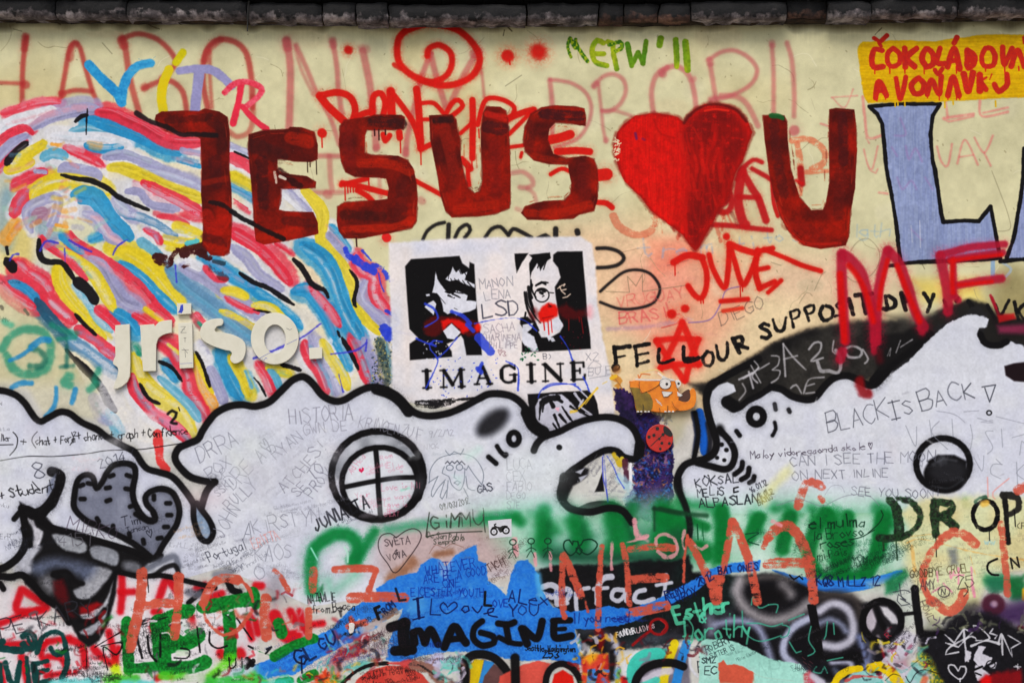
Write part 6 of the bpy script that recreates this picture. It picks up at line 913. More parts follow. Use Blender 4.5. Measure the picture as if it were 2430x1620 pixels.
X('DRRA', 1860, 1170, 155, PEN, 8, 26, .85, .8); X('ROX', 1960, 1330, 100, PEN, 8, 36, .85, 1); X('UP', 2040, 1340, 70, PEN, 7, 40, .8); X('SSKI', 2030, 1480, 75, PEN, 8, 40, .8, .8); X('DRE A<', 2170, 1420, 140, PEN, 8, 45, .8, .8); X('PULLY', 2150, 1610, 110, PEN, 8, 42, .8, .7)
T(1, 2)
X('HISTORIA', 340, 800, 135, (120, 120, 134), 9, 4, .8, .7); X('GWN DE', 470, 905, 100, (130, 130, 144), 7, 6, .75, .85); X('KRINGENZUIF', 980, 830, 100, (130, 130, 144), 7, -12, .75, .68); X('9/2/12', 1640, 930, 60, (110, 110, 124), 6, 6, .7, .8); X('RYAN', 220, 1140, 120, PEN, 8, 38, .8, .8)
X('ATCHES!', 300, 1450, 110, (112, 112, 126), 8, 48, .8, .9); X('SE TO', 420, 1490, 100, (100, 100, 116), 8, 46, .8, .9); X('PROV', 560, 1500, 110, (100, 100, 116), 8, 52, .8, .8); X('NICK', 1590, 1040, 45, (140, 140, 150), 5, 5, .7)
T(0, 3)
X('JOHN', 2090, 220, 130, PEN, 8, 62, .85, .7); scrib(1690, 290, 1900, 560, 16, 34, (70, 70, 80), 1.7, .8, 18); X('Portugal', 1950, 440, 100, DK, 8, 20, .9, .55); scrib(1940, 480, 2200, 560, 6, 60, DK, 2.6, .9, 28); X('A', 2260, 230, 170, DK, 7, 0, .8, .7); scrib(2130, 220, 2330, 270, 6, 40, PEN, 1.5, .7)
T(1, 3)
X('KIRSTYN', 10, 180, 130, PEN, 8, 10, .85, .85); X('JUNIATTA', 590, 150, 110, (24, 24, 30), 17, 24, .93, .75); scrib(740, 40, 1000, 150, 6, 50, DK, 2.4, .8, 30); X('ERITTA', 10, 320, 90, (220, 120, 110), 7, 22, .7, .6); X('KAOS', 20, 430, 140, PEN, 7, 4, .8, .75); S('30,480 10,540 60,600 110,560 90,500 40,480', 8, PEN, .8); scrib(0, 480, 300, 620, 10, 60, PEN, 1.8, .7); scrib(350, 480, 460, 700, 6, 60, (150, 160, 150), 1.4, .5); scrib(100, -60, 560, 30, 16, 44, PEN, 1.8, .8, 14)
X('NATHALIE', 510, 820, 80, BLK, 8, 6, .9, .5); X('from Becca', 550, 920, 80, BLK, 8, 5, .9, .6); scrib(820, 860, 1100, 920, 5, 50, DK, 2, .7)
O('heart_doodle', 'thin pen drawn heart with two names inside, under the wheel eye')
S('1330,215 1280,175 1200,190 1165,260 1180,350 1250,450 1325,540 1450,400 1550,250 1560,170 1500,130 1420,150 1330,215', 9, (40, 30, 34), .85)
X('SVETA', 1230, 300, 65, (40, 34, 38), 8, 8, .85, .85); X('&', 1320, 370, 50, (40, 34, 38), 7); X('VOVA', 1260, 430, 65, (40, 34, 38), 7, 14, .8, .8)
O('handwriting', 'framed pen name with a small date above it beside the sticker')
cg2 = (50, 56, 48)
S('1640,-20 1610,200 1620,210', 11, cg2); S('1610,205 1800,170 2130,155', 10, cg2); S('2140,0 2160,160', 9, cg2); X('GiMMU', 1660, 130, 130, cg2, 13, 4, .88, .95, rough=.8); X('De San Pablo', 1620, 215, 60, cg2, 8, -4, .85, .6); X('Siempre', 1680, 280, 50, cg2, 7, 4, .8, .7); X('09/03/2012', 1750, -40, 55, cg2, 6, 14, .85, .6); S('1640,360 1700,280 1780,310 1850,270 1950,300', 7, (120, 90, 80), .7)
scrib(2180, 430, 2352, 660, 8, 60, (50, 30, 30), 2.4, .8, 40); X('TICH', 2200, 540, 80, (50, 30, 30), 9, 28, .8, .7)
T(2, 2)
O('handwriting', 'stacked pencil capitals on the white neck behind the beak', CM)
for s_, y, h in (('LUCA', 1235, 95), ('CEX', 1340, 90), ('FABIO', 1430, 80), ('DEGO', 1500, 70), ('STE', 1590, 70)): X(s_, 10, y, h, (130, 132, 144), 6, 2, .8, .75)
speck(280, 1080, 700, 1400, 12, 3, 6, PEN)
T(1, 2)
O('face_doodle', 'thin line drawing of a long haired face right of the wheel eye', CM)
cf = (90, 100, 112)
for q in ('1640,1350 1650,1230 1720,1130 1830,1090 1950,1080 2060,1120 2130,1220 2145,1300 2130,1360', '1790,1050 1830,1095 1870,1060 1930,1085 1960,1035 1930,1090', '1780,1200 1760,1260 1820,1290 1850,1370 1920,1420 1960,1350 1970,1230', '1720,1290 1660,1430 1670,1480 1720,1400 1790,1320', '1780,1340 1740,1480 1760,1500 1800,1420', '1815,1330 1800,1490', '1980,1290 2000,1400 2060,1420', '1960,1400 2000,1480', '2000,1190 2060,1280 2130,1370', '1880,1240 1870,1300 1890,1310', '1870,1350 1900,1330 1930,1345 1905,1370 1870,1350', '1630,1350 1720,1290', '2000,1200 1985,1230 1960,1215'): S(q, 7, cf, .85)
E(1830, 1210, 32, 26, 7, cf); E(1920, 1205, 30, 28, 7, cf); S('1790,1170 1810,1150 1830,1175 1850,1150 1875,1170 1900,1145 1920,1170 1940,1150 1970,1180', 9, DK, .85); X('GAS', 2095, 1450, 70, DK, 10, 14, .9, .8); S('2000,1110 2100,1040', 60, (170, 222, 208), .4, 10, own=0); P('1850,1280 1960,1280 1930,1400', (190, 222, 218), .5, 8, own=0); scrib(1590, 1080, 1780, 1110, 3, 36, (160, 170, 180), 1.4, .6)
T(3, 2)
O('handwriting', 'pencil sentence reading BLACK IS BACK on the right creature', CR)
ck = (72, 74, 84)
X('BLACK', 530, 890, 165, ck, 10, 14, .88, .82); X('I', 1110, 770, 165, ck, 12, 12, .9); S('1085,610 1190,585', 10, ck); S('1120,765 1200,745', 10, ck); X('S', 1240, 720, 130, ck, 10, 12); X('BACK', 1400, 670, 165, ck, 11, 12, .88, .95); S('1960,460 2085,440 2030,600 1985,470', 11, ck, crv=0); E(2025, 700, 22, 20, 14, BLK)
S('1540,685 1650,700 1730,730 1800,790', 7, PEN, .7); S('1790,690 1930,680', 7, PEN, .7); S('1920,750 2060,790 1950,785 2060,770', 7, PEN, .7); S('2090,735 2352,800', 7, PEN, .6)
O('handwriting', 'three lines of pencil capitals about seeing the moon on the right creature', CR)
c9 = (92, 94, 106)
X('CAN I SEE THE MOON', 180, 1195, 92, c9, 8, 2, .85, 1.02); X('ON NEXT', 200, 1330, 85, c9, 8, 3, .85, 1.02); X('INLINE', 755, 1305, 78, c9, 8, 2, .85, .95); X('SEE YOU SOON!', 740, 1470, 82, c9, 8, -2, .85, .95)
O('handwriting', 'black pen names in three lines beside the muzzle of the right creature', CR)
T(2, 2)
X('KOKSAL', 1770, 1390, 82, (34, 36, 42), 11, 7, .93, .95); S('1845,1285 1850,1290', 12, BLK); S('1880,1280 1885,1285', 12, BLK); X('MELiS', 1785, 1482, 74, (34, 36, 42), 10, 5, .93, .85); X('ALPASLAN', 1800, 1580, 80, (34, 36, 42), 12, 5, .93, 1.0); S('2160,1390 2120,1400 2120,1440 2160,1430', 14, BLK); X('16.01.12', 2290, 1450, 55, (40, 40, 50), 8, 30, .9, .6)
T(3, 2)
X('Maloy vidoregaonda skole <', -190, 1130, 62, (40, 30, 44), 7, 5, .9, .88); X('16.01.12', -110, 1500, 55, (40, 40, 50), 8, 20, .9, .5); X('ERASMUS', -120, 1560, 50, (60, 60, 40), 7, 24, .9, .5)
P('-150,1500 100,1230 170,1180 200,1260 60,1400 -60,1560', (224, 222, 130), .55, 12, rough=3, own=0)
O('handwriting', 'large faint grey capitals behind the half closed eye', CR)
cl = (132, 136, 148)
for q in ('1250,820 1340,1010 1350,830', '1470,770 1490,920', '1560,780 1490,880 1640,1040', '1680,760 1690,920', '1850,810 1870,920 1850,1040', '2060,870 1990,880 2060,1020 2010,1080', '2140,850 2150,1020', '2240,930 2352,900', '1880,1110 1960,1240 1975,1100', '2150,1180 2060,1180 2040,1260 2130,1310', '2090,1130 2140,1180', '2280,1160 2290,1370', '2350,1180 2280,1260 2352,1320', '1380,1180 1400,1200 1410,1130', '2310,1090 2330,960 2352,980'): S(q, 8, cl, .75, crv=1)
S('2010,1300 2015,1480', 12, (226, 130, 120), .6); S('2210,1310 2060,1440 2080,1500', 12, (226, 130, 120), .6)
S('50,1560 250,1500 300,1510 460,1568 500,1560 700,1470 900,1470 1000,1560', 7, PEN, .7); S('500,1460 560,1380 650,1380 680,1440', 6, PEN, .5)
# ------------------------------------------------------------------ handwriting on the blue and green
T(1, 3)
O('handwriting', 'navy and black pen lines written across the blue band')
nv = (16, 40, 130)
X('WHATEVER', 1610, 560, 90, nv, 9, 8, .85, .75); X('ARE BE A GOOD', 1590, 640, 80, nv, 8, 8, .85, .7); X('ONE', 1770, 680, 80, nv, 8, 4, .85, .8); X('EICESTER-YOUTH', 1470, 760, 80, nv, 8, 0, .85, .72); X('L', 1360, 800, 110, BLK, 28, 14, .97, .8); X('F', 1165, 965, 110, BLK, 28, 26, .97, .7); X('ROM', 1225, 920, 65, (16, 24, 60), 12, 30, .93, .75); X('L', 2150, 840, 110, BLK, 28, -4, .95, .8); X('OVE', 2235, 860, 70, nv, 10, 0, .9, .8)
cb = (14, 26, 78); S('1490,790 1580,765', 14, cb); S('1530,780 1545,960', 24, cb, rough=1.5); S('1490,975 1590,950', 14, cb); X('L', 1650, 935, 140, cb, 13, 0, .9, .9); S('1810,860 1770,815 1740,860 1800,920 1900,850 1870,810 1820,850', 13, cb, .9); S('1965,850 1940,880 1970,910 2010,890 2000,850 1965,850', 13, cb); S('2040,860 2090,910 2130,850', 13, cb); S('2150,920 2230,900 2240,870 2190,880 2190,930 2270,950', 14, cb)
X('WINDSOR', 1620, 1230, 40, nv, 6, 0, .6, .6); X('GL', 430, 1400, 130, (12, 16, 40), 22, 24, .95, .9); X('GU', 640, 1260, 110, (20, 30, 70), 16, 28, .9, .9); S('450,1330 455,1470', 16, (12, 16, 40), .9); scrib(180, 1330, 880, 1450, 24, 50, (20, 50, 130), 1.8, .6, 22); scrib(500, 1060, 1000, 1130, 10, 50, BLK, 2, .8, 26); scrib(1500, 690, 1900, 780, 8, 40, nv, 2, .7)
scrib(1350, 1330, 1900, 1400, 14, 40, (40, 30, 40), 2, .7); scrib(950, 1150, 1250, 1350, 18, 70, (50, 30, 40), 2.4, .7, 20)
T(2, 3)
X('ALex', 25, 810, 120, cb, 13, -6, .9, .9); X('YOU', 25, 940, 100, cb, 14, 0, .9, 1.1); X('ll you need', 620, 1010, 90, (20, 40, 110), 13, 2, .85, .7); X('LENNY', 1010, 985, 40, nv, 6, 6, .8, .7); scrib(1000, 960, 1300, 1020, 8, 30, nv, 1.8, .8, 8); X('Seattle, Washington', 180, 1265, 55, BLK, 10, -1, .95, .55); X('253', 345, 1335, 70, BLK, 12, 0, .95, .9)
X('REMY', 1490, 790, 80, cb, 14, 20, .93, .8); X('LUROY', 1540, 840, 80, cb, 11, 22, .9, .8); X('2012', 1790, 660, 75, cb, 12, 22, .93, .7); X('BAT ONES', 1980, 550, 70, cb, 12, 6, .93, .8); scrib(340, 740, 500, 800, 4, 60, nv, 2, .7)
T(3, 3)
X('KQ8 MILLZ 12', 420, 660, 85, (14, 24, 70), 13, 0, .93, .75); S('170,560 210,600 260,570 290,600', 14, BLK); scrib(100, 540, 560, 680, 8, 60, (20, 20, 30), 2.2, .8, 20)
O('pen_doodle', 'black pen stick figures and linked hearts on the green band')
T(2, 3)
cd_ = (16, 50, 34)
for x, y in ((65, 255), (235, 245), (390, 245)): E(x, y, 30, 26, 10, cd_); S([(x, y+30), (x, y+90)], 7, cd_); S([(x-45, y+90), (x, y+60), (x+45, y+85)], 7, cd_); S([(x-40, y+150), (x, y+90), (x+30, y+150)], 7, cd_)
for q in ('620,280 590,235 545,250 540,310 600,380 665,320 670,250 625,245', '700,280 720,240 800,230 850,270 830,320 760,370 690,330 690,280', '680,310 655,310 655,345 685,370 710,330 690,310'): S(q, 13, (10, 44, 30), .93, closed=1)
O('handwriting', 'cursive black pen lines over the green lobes')
T(3, 3)
X('el mulma', 350, 130, 110, (10, 40, 26), 13, 2, .9, .8); X('la Brovso', 380, 240, 90, (10, 40, 26), 9, 6, .85, .75); X('roses', 460, 320, 90, (10, 40, 26), 11, 6, .85, .8); X('mi Pais', 430, 420, 80, (10, 40, 26), 8, 10, .85, .7); S('900,170 1000,80 1040,0 1020,-40', 9, (10, 40, 26)); S('720,230 830,210 960,140', 8, (10, 40, 26)); scrib(380, 440, 850, 600, 20, 70, (10, 40, 26), 2, .75, 20); scrib(880, 360, 1170, 520, 10, 60, (10, 30, 30), 2, .75, 30); scrib(560, 280, 800, 360, 6, 60, (12, 70, 44), 1.8, .7, 10); scrib(20, 300, 380, 440, 14, 60, (14, 60, 40), 2, .7, 70)
X('YOM', 750, 450, 60, (10, 40, 30), 8, 5, .8); T(2, 3); S('2230,180 2352,170 2250,240 2352,280', 10, (12, 60, 40)); scrib(2230, 160, 2352, 300, 4, 70, (12, 60, 40), 2, .7); T(3, 3)
X('GOODBYE CRUEL', 1290, 590, 75, (70, 60, 40), 9, 6, .8, .68); X('JAMY', 1330, 700, 85, (60, 50, 60), 9, 4, .8, .7); X('"25', 1640, 700, 120, (60, 56, 50), 9, 6, .85, .9); S('1800,630 1830,700 1790,760', 9, (60, 56, 50)); E(1605, 715, 55, 50, 8, (60, 56, 60)); X('N', 1580, 745, 55, (60, 56, 60), 8)
S('1170,800 1180,740 1250,790 1200,780 1290,830 1210,845 1170,800', 8, DK, .8, crv=0); S('1130,720 1240,700 1290,720', 8, DK, .8); S('1190,640 1210,760 1250,800', 8, DK, .8); scrib(1100, 560, 1300, 760, 6, 60, DK, 1.8, .7, 20)
X('HOWL', 1370, 820, 60, (70, 60, 60), 8, -60, .7); scrib(1370, 730, 1520, 900, 10, 44, (80, 70, 70), 2, .7, 20); X('(P)', 2280, 130, 50, BLK, 7)
U(0); T(0, 2)
for i in range(70):
    x, y = R.choice([(R.uniform(1900, 4700), R.uniform(900, 1700)), (R.uniform(6700, 9300), R.uniform(500, 1500)), (R.uniform(0, 1300), R.uniform(900, 1250))])
    D(x, y, R.uniform(20, 140), R.uniform(15, 90), R.choice([(180, 184, 196), (222, 226, 230), (200, 206, 196), (196, 186, 196), (168, 172, 184), (208, 220, 216)]), soft=R.uniform(5, 22), rough=5, op=R.uniform(.12, .3), own=0, rot=R.uniform(0, 90))
for i in range(60):
    x, y = R.choice([(R.uniform(1900, 4700), R.uniform(700, 1700)), (R.uniform(6700, 9300), R.uniform(400, 1500)), (R.uniform(0, 1300), R.uniform(900, 1250))]); S([(x, y), (x+R.uniform(-90, 90), y+R.uniform(-60, 60))], R.uniform(3, 14), R.choice([(160, 164, 178), (226, 228, 232), (150, 150, 162)]), .4, 1.5, rough=2, dry=.9, own=0)
# ambient pen marks everywhere on the white
O('small_notes', 'countless faint pencil notes scattered over the white creatures')
cur_ = cur; cur = 0
T(1, 2); scrib(0, 900, 700, 1568, 46, 40, (140, 140, 156), 1.3, .5, 34); scrib(1650, 1400, 2352, 1700, 26, 36, (150, 156, 166), 1.2, .45, 6); T(2, 2); scrib(0, 1250, 480, 1600, 16, 36, (150, 156, 166), 1.2, .45); scrib(680, 1420, 1100, 1540, 10, 34, PEN, 1.3, .6)
T(3, 2); scrib(100, 650, 2300, 1500, 40, 40, (150, 154, 168), 1.1, .35, 6); T(0, 2); scrib(0, 1180, 600, 1568, 20, 40, (140, 140, 156), 1.2, .4, 8); T(0, 3); scrib(1650, 40, 2352, 600, 30, 34, (130, 130, 146), 1.3, .5, 20); T(1, 3); scrib(0, 0, 500, 700, 30, 40, (130, 134, 146), 1.3, .5, 14); scrib(1600, 200, 2352, 420, 16, 34, (110, 84, 80), 1.4, .5, 6)
T(2, 3); scrib(0, 0, 2300, 400, 40, 46, (40, 110, 80), 1.4, .45, 10); scrib(300, 500, 2300, 1200, 14, 50, (90, 88, 100), 1.3, .3, 8); T(3, 3); scrib(0, 0, 2300, 700, 46, 44, (60, 90, 70), 1.4, .45, 8); scrib(0, 800, 1500, 1568, 12, 50, (150, 140, 150), 1.4, .3, 20)
T(0, 2)
O('blur_stain', None); cur = 0
for x, y, rx, ry, c_ in ((2352, 1000, 160, 100, (190, 200, 196)), (2400, 1350, 120, 140, (160, 160, 176)), (2700, 1200, 100, 160, (168, 168, 182)), (1900, 1500, 180, 80, (224, 190, 200)), (5000, 1250, 300, 200, (214, 228, 226)), (5100, 1560, 300, 60, (140, 210, 190))): D(x, y, rx, ry, c_, soft=36, op=.35, own=0)

# ------------------------------------------------------------------ beyond the photographed part: more of the same wall
F(); cur = 0
CM_ = [(196, 22, 14), (38, 134, 186), (214, 190, 40), (146, 146, 184), (20, 18, 22), (10, 104, 34), (205, 98, 78), (205, 207, 221), (120, 20, 16)]
O('mixed_paint', 'overlapping brush strokes on the wall left and right of the creatures')
for i in range(190):
    side = R.choice([0, 1, 2]); 
    if side == 0: x, y = R.uniform(-540, -60), R.uniform(500, 1900)
    elif side == 1: x, y = R.uniform(2430, 2880), R.uniform(760, 1900)
    else: x, y = R.uniform(-500, 2850), R.uniform(1610, 1980)
    c_ = R.choice(CM_); a = R.uniform(0, 6.28); q = [(x, y)]
    for j in range(R.randrange(3, 7)): a += R.uniform(-1, 1); x += 45*math.cos(a); y += 30*math.sin(a); q.append((x, y))
    if side < 2 or min(v for _, v in q) > 1595:
        if side != 0 or max(u for u, _ in q) < -20:
            if side != 1 or min(u for u, _ in q) > 2385: S(q, R.uniform(8, 34), c_, R.uniform(.6, .95), R.choice([1, 3, 6]), rough=2, dry=R.choice([0, .3, .6]), halo=R.choice([0, .5]))
scrib(-520, 600, -40, 1950, 200, 14, (20, 20, 26), 2, .7); scrib(2400, 700, 2850, 1950, 200, 14, (20, 20, 26), 2, .7); scrib(0, 1600, 2400, 1950, 300, 14, (20, 20, 26), 2, .7)
for i, q in enumerate(('-380,100 -420,220', '-380,100 -300,230', '-400,180 -320,175', '-200,100 -210,240', '2480,120 2480,240 2540,240', '2600,110 2700,110', '2650,110 2650,240', '2780,110 2770,240')): S(q, 14, (166, 60, 64), .6, 3)
# overall wear: fine grain, rain streaks from the coping, hairline cracks and chips; also painted shade below the coping
yy = np.arange(CH, dtype=np.float32)[:, None]
cv *= (1+.015*(N3-.5)+.04*(N30-.5)+.06*(N100-.5))[..., None]
lum = cv.mean(2, keepdims=True)
cv = lum+(cv-lum)*1.02
cv = cv+.17*(cv-.42)*(1-np.abs(cv*2-1))+.012
st = np.clip((SV*.6+N30*.5-.5)*2, 0, 1)*np.clip(1-(yy-50)/70, 0, 1)*.12+np.clip(1-(yy-48-26*(N30-.3))/20, 0, 1)*.5  # faint rain streaks, then the coping's shadow band put into the colour
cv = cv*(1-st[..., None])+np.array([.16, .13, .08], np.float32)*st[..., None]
T(0, 0); cur = 0
for q in ('1300,180 1360,220 1480,270', '500,190 560,230', '4720,250 4760,290', '4690,280 4680,330', '8140,320 8200,260', '1740,150 1750,210'): S(q, 10, (60, 52, 36), .7, 1, rough=1, own=0)
m_ = (N3*.5+N1*.5 > .93)
cv[m_] = cv[m_]*.75+.18
# ------------------------------------------------------------------ from paint to geometry
cv = np.clip(cv, 0, 1)
img = bpy.data.images.new('wall_paint', CW, CH, alpha=False)
buf = np.ones((CH, CW, 4), np.float32); buf[..., :3] = cv[::-1]
img.pixels.foreach_set(buf.ravel()); img.update(); img.pack()
def lin(c): return tuple(((v/255)/12.92 if v/255 <= .04045 else ((v/255+.055)/1.055)**2.4) for v in c)+(1,)
def newmat(name, rough=.8):
    m = bpy.data.materials.new(name); m.use_nodes = True; b = m.node_tree.nodes['Principled BSDF']; b.inputs['Roughness'].default_value = rough
    return m, m.node_tree, b
def bump(t, b, layers, co='Object'):
    tc = t.nodes.new('ShaderNodeTexCoord'); prev = None
    for sc_, st_, dist in layers:
        n = t.nodes.new('ShaderNodeTexNoise'); n.inputs['Scale'].default_value = sc_; n.inputs['Detail'].default_value = 5
        t.links.new(tc.outputs[co], n.inputs['Vector']); bp = t.nodes.new('ShaderNodeBump'); bp.inputs['Strength'].default_value = st_; bp.inputs['Distance'].default_value = dist
        t.links.new(n.outputs['Fac'], bp.inputs['Height'])
        if prev: t.links.new(prev.outputs[0], bp.inputs['Normal'])
        prev = bp
    t.links.new(prev.outputs[0], b.inputs['Normal']); return tc
def vary(t, b, tc, c1, c2, scale, c3=None, s3=8, lo=.35, hi=.65, co='Object'):
    n = t.nodes.new('ShaderNodeTexNoise'); n.inputs['Scale'].default_value = scale; n.inputs['Detail'].default_value = 8; n.inputs['Roughness'].default_value = .65
    t.links.new(tc.outputs[co], n.inputs['Vector']); r = t.nodes.new('ShaderNodeValToRGB'); t.links.new(n.outputs['Fac'], r.inputs['Fac'])
    r.color_ramp.elements[0].position = lo; r.color_ramp.elements[0].color = lin(c1); r.color_ramp.elements[1].position = hi; r.color_ramp.elements[1].color = lin(c2)
    if c3: e = r.color_ramp.elements.new((lo+hi)/2); e.color = lin(c3)
    t.links.new(r.outputs[0], b.inputs['Base Color']); return r
PAINT, t, b = newmat('painted_plaster', .62)
ti = t.nodes.new('ShaderNodeTexImage'); ti.image = img; ti.interpolation = 'Linear'; ti.extension = 'EXTEND'
uvn = t.nodes.new('ShaderNodeUVMap'); uvn.uv_map = 'UVMap'; t.links.new(uvn.outputs[0], ti.inputs[0]); t.links.new(ti.outputs[0], b.inputs['Base Color'])
bump(t, b, [(3.2, .2, .03), (15, .2, .007), (48, .10, .002)]); b.inputs['Specular IOR Level'].default_value = .06
PLA, t, b = newmat('plain_plaster', .85); tc = bump(t, b, [(3.2, .22, .03), (22, .3, .01), (120, .3, .003)]); vary(t, b, tc, (176, 168, 132), (208, 200, 164), 1.6)

def mesh_obj(name, verts, faces, mat, parent=None, uv=False, smooth_=False, kind=None, label=None):
    me = bpy.data.meshes.new(name); me.from_pydata(verts, [], faces); me.materials.append(mat)
    if uv:
        l = me.uv_layers.new(name='UVMap'); vi = np.empty(len(me.loops), np.int32); me.loops.foreach_get('vertex_index', vi)
        co = np.empty(len(me.vertices)*3, np.float32); me.vertices.foreach_get('co', co); co = co.reshape(-1, 3)[vi]
        u = (co[:, 0]/MM+1215+MX)/CW; v = 1-((1620-(co[:, 2]-Z0)/MM))/CH
        l.data.foreach_set('uv', np.stack([u, v], 1).astype(np.float32).ravel())
    o = bpy.data.objects.new(name, me); C.objects.link(o); o.parent = parent
    if kind: o['kind'] = kind
    if label: o['label'] = label
    if smooth_: me.shade_smooth()
    return o
def box(x0, x1, y0, y1, z0, z1):
    v = [(x, y, z) for x in (x0, x1) for y in (y0, y1) for z in (z0, z1)]
    return v, [(0, 1, 3, 2), (4, 6, 7, 5), (0, 4, 5, 1), (2, 3, 7, 6), (0, 2, 6, 4), (1, 5, 7, 3)]
def thing(name, label, cat, loc=(0, 0, 0), group=None):
    o = bpy.data.objects.new(name, None); C.objects.link(o); o.location = loc; o['label'] = label; o['category'] = cat
    if group: o['group'] = group
    return o
wall = thing('garden_wall', 'long cream plastered wall covered all over with graffiti, under a dark weathered coping', 'wall')
ZT = WZ(38)                                                          # top of the plaster behind the coping
CX0, CX1 = WX(-MX), WX(2430+MX)
# wall body: painted front panel, plain ends and back
v, f = [], []
gx = np.linspace(CX0, CX1, 60); gz = np.linspace(WZ(CH), ZT, 36)
for z in gz:
    for x in gx: v.append((float(x), 0.0, float(z)))
for j in range(len(gz)-1):
    for i in range(len(gx)-1): a = j*60+i; f.append((a, a+1, a+61, a+60))
mesh_obj('render_coat', v, f, PAINT, wall, uv=True)
v, f = box(-9, 9, .012, .52, 0, ZT); mesh_obj('wall_core', v, f, PLA, wall)
for x0, x1 in ((-9, CX0), (CX1, 9)):
    v, f = box(x0, x1, 0, .012, 0.0, ZT); mesh_obj('render_coat', v, f, PLA, wall)
# painted parts: every region owned by one piece of paint becomes its own thin sheet
CELL = 2
ids = idm[::CELL, ::CELL]; hh, ww = ids.shape
rects = {}
open_ = {}
for r in range(hh+1):
    row = {}
    if r < hh:
        a = ids[r]; ch = np.flatnonzero(np.diff(a))+1; s = np.concatenate([[0], ch]); e = np.concatenate([ch, [ww]])
        for s_, e_ in zip(s.tolist(), e.tolist()):
            if a[s_]: row[(s_, e_, int(a[s_]))] = 1
    new = {}
    for key in row: new[key] = open_.pop(key, r)
    for (s_, e_, i), r0 in open_.items(): rects.setdefault(i, []).append((s_, e_, r0, r))
    open_ = new
SHEET = .0006
made = {}
def sheet(i):
    if i in made: return made[i]
    name, label, par = objs[i]
    if i not in rects:
        if not any(o and o[2] == i and (objs.index(o) in rects) for o in objs): return wall
        made[i] = made[par] if par in made else wall; return made[i]
    rc = np.array(rects[i], np.float64)
    x0 = (rc[:, 0]*CELL-MX-1215)*MM; x1 = (np.minimum(rc[:, 1]*CELL, CW)-MX-1215)*MM; z1 = Z0+(1620-rc[:, 2]*CELL)*MM; z0 = Z0+(1620-np.minimum(rc[:, 3]*CELL, CH))*MM
    z1 = np.minimum(z1, ZT-.001); z0 = np.minimum(z0, z1)
    y = np.full(len(rc), -SHEET)
    V = np.stack([np.stack([x0, y, z0], 1), np.stack([x1, y, z0], 1), np.stack([x1, y, z1], 1), np.stack([x0, y, z1], 1)], 1).reshape(-1, 3)
    me = bpy.data.meshes.new(name); n = len(rc)
    me.vertices.add(n*4); me.vertices.foreach_set('co', V.astype(np.float32).ravel())
    me.loops.add(n*4); me.loops.foreach_set('vertex_index', np.arange(n*4, dtype=np.int32))
    me.polygons.add(n); me.polygons.foreach_set('loop_start', np.arange(0, n*4, 4, dtype=np.int32)); me.update(calc_edges=True)
    l = me.uv_layers.new(name='UVMap')
    l.data.foreach_set('uv', np.stack([(V[:, 0]/MM+1215+MX)/CW, 1-(1620-(V[:, 2]-Z0)/MM)/CH], 1).astype(np.float32).ravel())
    me.materials.append(PAINT)
    o = bpy.data.objects.new(name, me); C.objects.link(o)
    if label: o['label'] = label
    made[i] = o
    o.parent = sheet(par) if par else wall
    return o
for i in range(1, len(objs)):
    if i in rects and i != WALL: sheet(i)
print('painted parts', len(made), 'rects', sum(len(v) for v in rects.values()))

# ------------------------------------------------------------------ coping
STONE, t, b = newmat('coping_stone', .9); tc = bump(t, b, [(14, .7, .02), (70, .6, .006), (260, .4, .002)]); vary(t, b, tc, (34, 30, 31), (176, 166, 166), 15, (98, 90, 92), lo=.32, hi=.68)
STONE2, t, b = newmat('coping_brick', .9); tc = bump(t, b, [(14, .7, .02), (70, .6, .006)]); vary(t, b, tc, (34, 22, 20), (140, 104, 88), 16, (78, 54, 46), lo=.3, hi=.7)
def crust(mat):
    t = mat.node_tree; b = t.nodes['Principled BSDF']; tc = t.nodes.new('ShaderNodeTexCoord'); sp = t.nodes.new('ShaderNodeSeparateXYZ'); t.links.new(tc.outputs['Generated'], sp.inputs[0])
    n = t.nodes.new('ShaderNodeTexNoise'); n.inputs['Scale'].default_value = 26; n.inputs['Detail'].default_value = 6; t.links.new(tc.outputs['Object'], n.inputs['Vector'])
    m = t.nodes.new('ShaderNodeMath'); m.operation = 'MULTIPLY_ADD'; m.inputs[1].default_value = 1.3; t.links.new(n.outputs['Fac'], m.inputs[0]); t.links.new(sp.outputs[2], m.inputs[2])
    r = t.nodes.new('ShaderNodeValToRGB'); t.links.new(m.outputs[0], r.inputs[0]); e = r.color_ramp.elements
    e[0].position = .78; e[0].color = (0, 0, 0, 1); e[1].position = 1.25; e[1].color = (1, 1, 1, 1)
    mx = t.nodes.new('ShaderNodeMix'); mx.data_type = 'RGBA'; t.links.new(r.outputs[0], mx.inputs['Factor']); old = b.inputs['Base Color'].links[0].from_socket
    t.links.new(old, mx.inputs[6]); mx.inputs[7].default_value = (.005, .005, .006, 1); t.links.new(mx.outputs[2], b.inputs['Base Color'])
crust(STONE); crust(STONE2)
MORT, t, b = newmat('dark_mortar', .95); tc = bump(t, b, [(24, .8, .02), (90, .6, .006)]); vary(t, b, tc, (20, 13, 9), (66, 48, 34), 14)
SLAT, t, b = newmat('roof_tile_dark', .85); tc = bump(t, b, [(20, .6, .01), (110, .5, .004)]); vary(t, b, tc, (10, 10, 11), (40, 38, 40), 9)
from mathutils import Vector, noise as mn
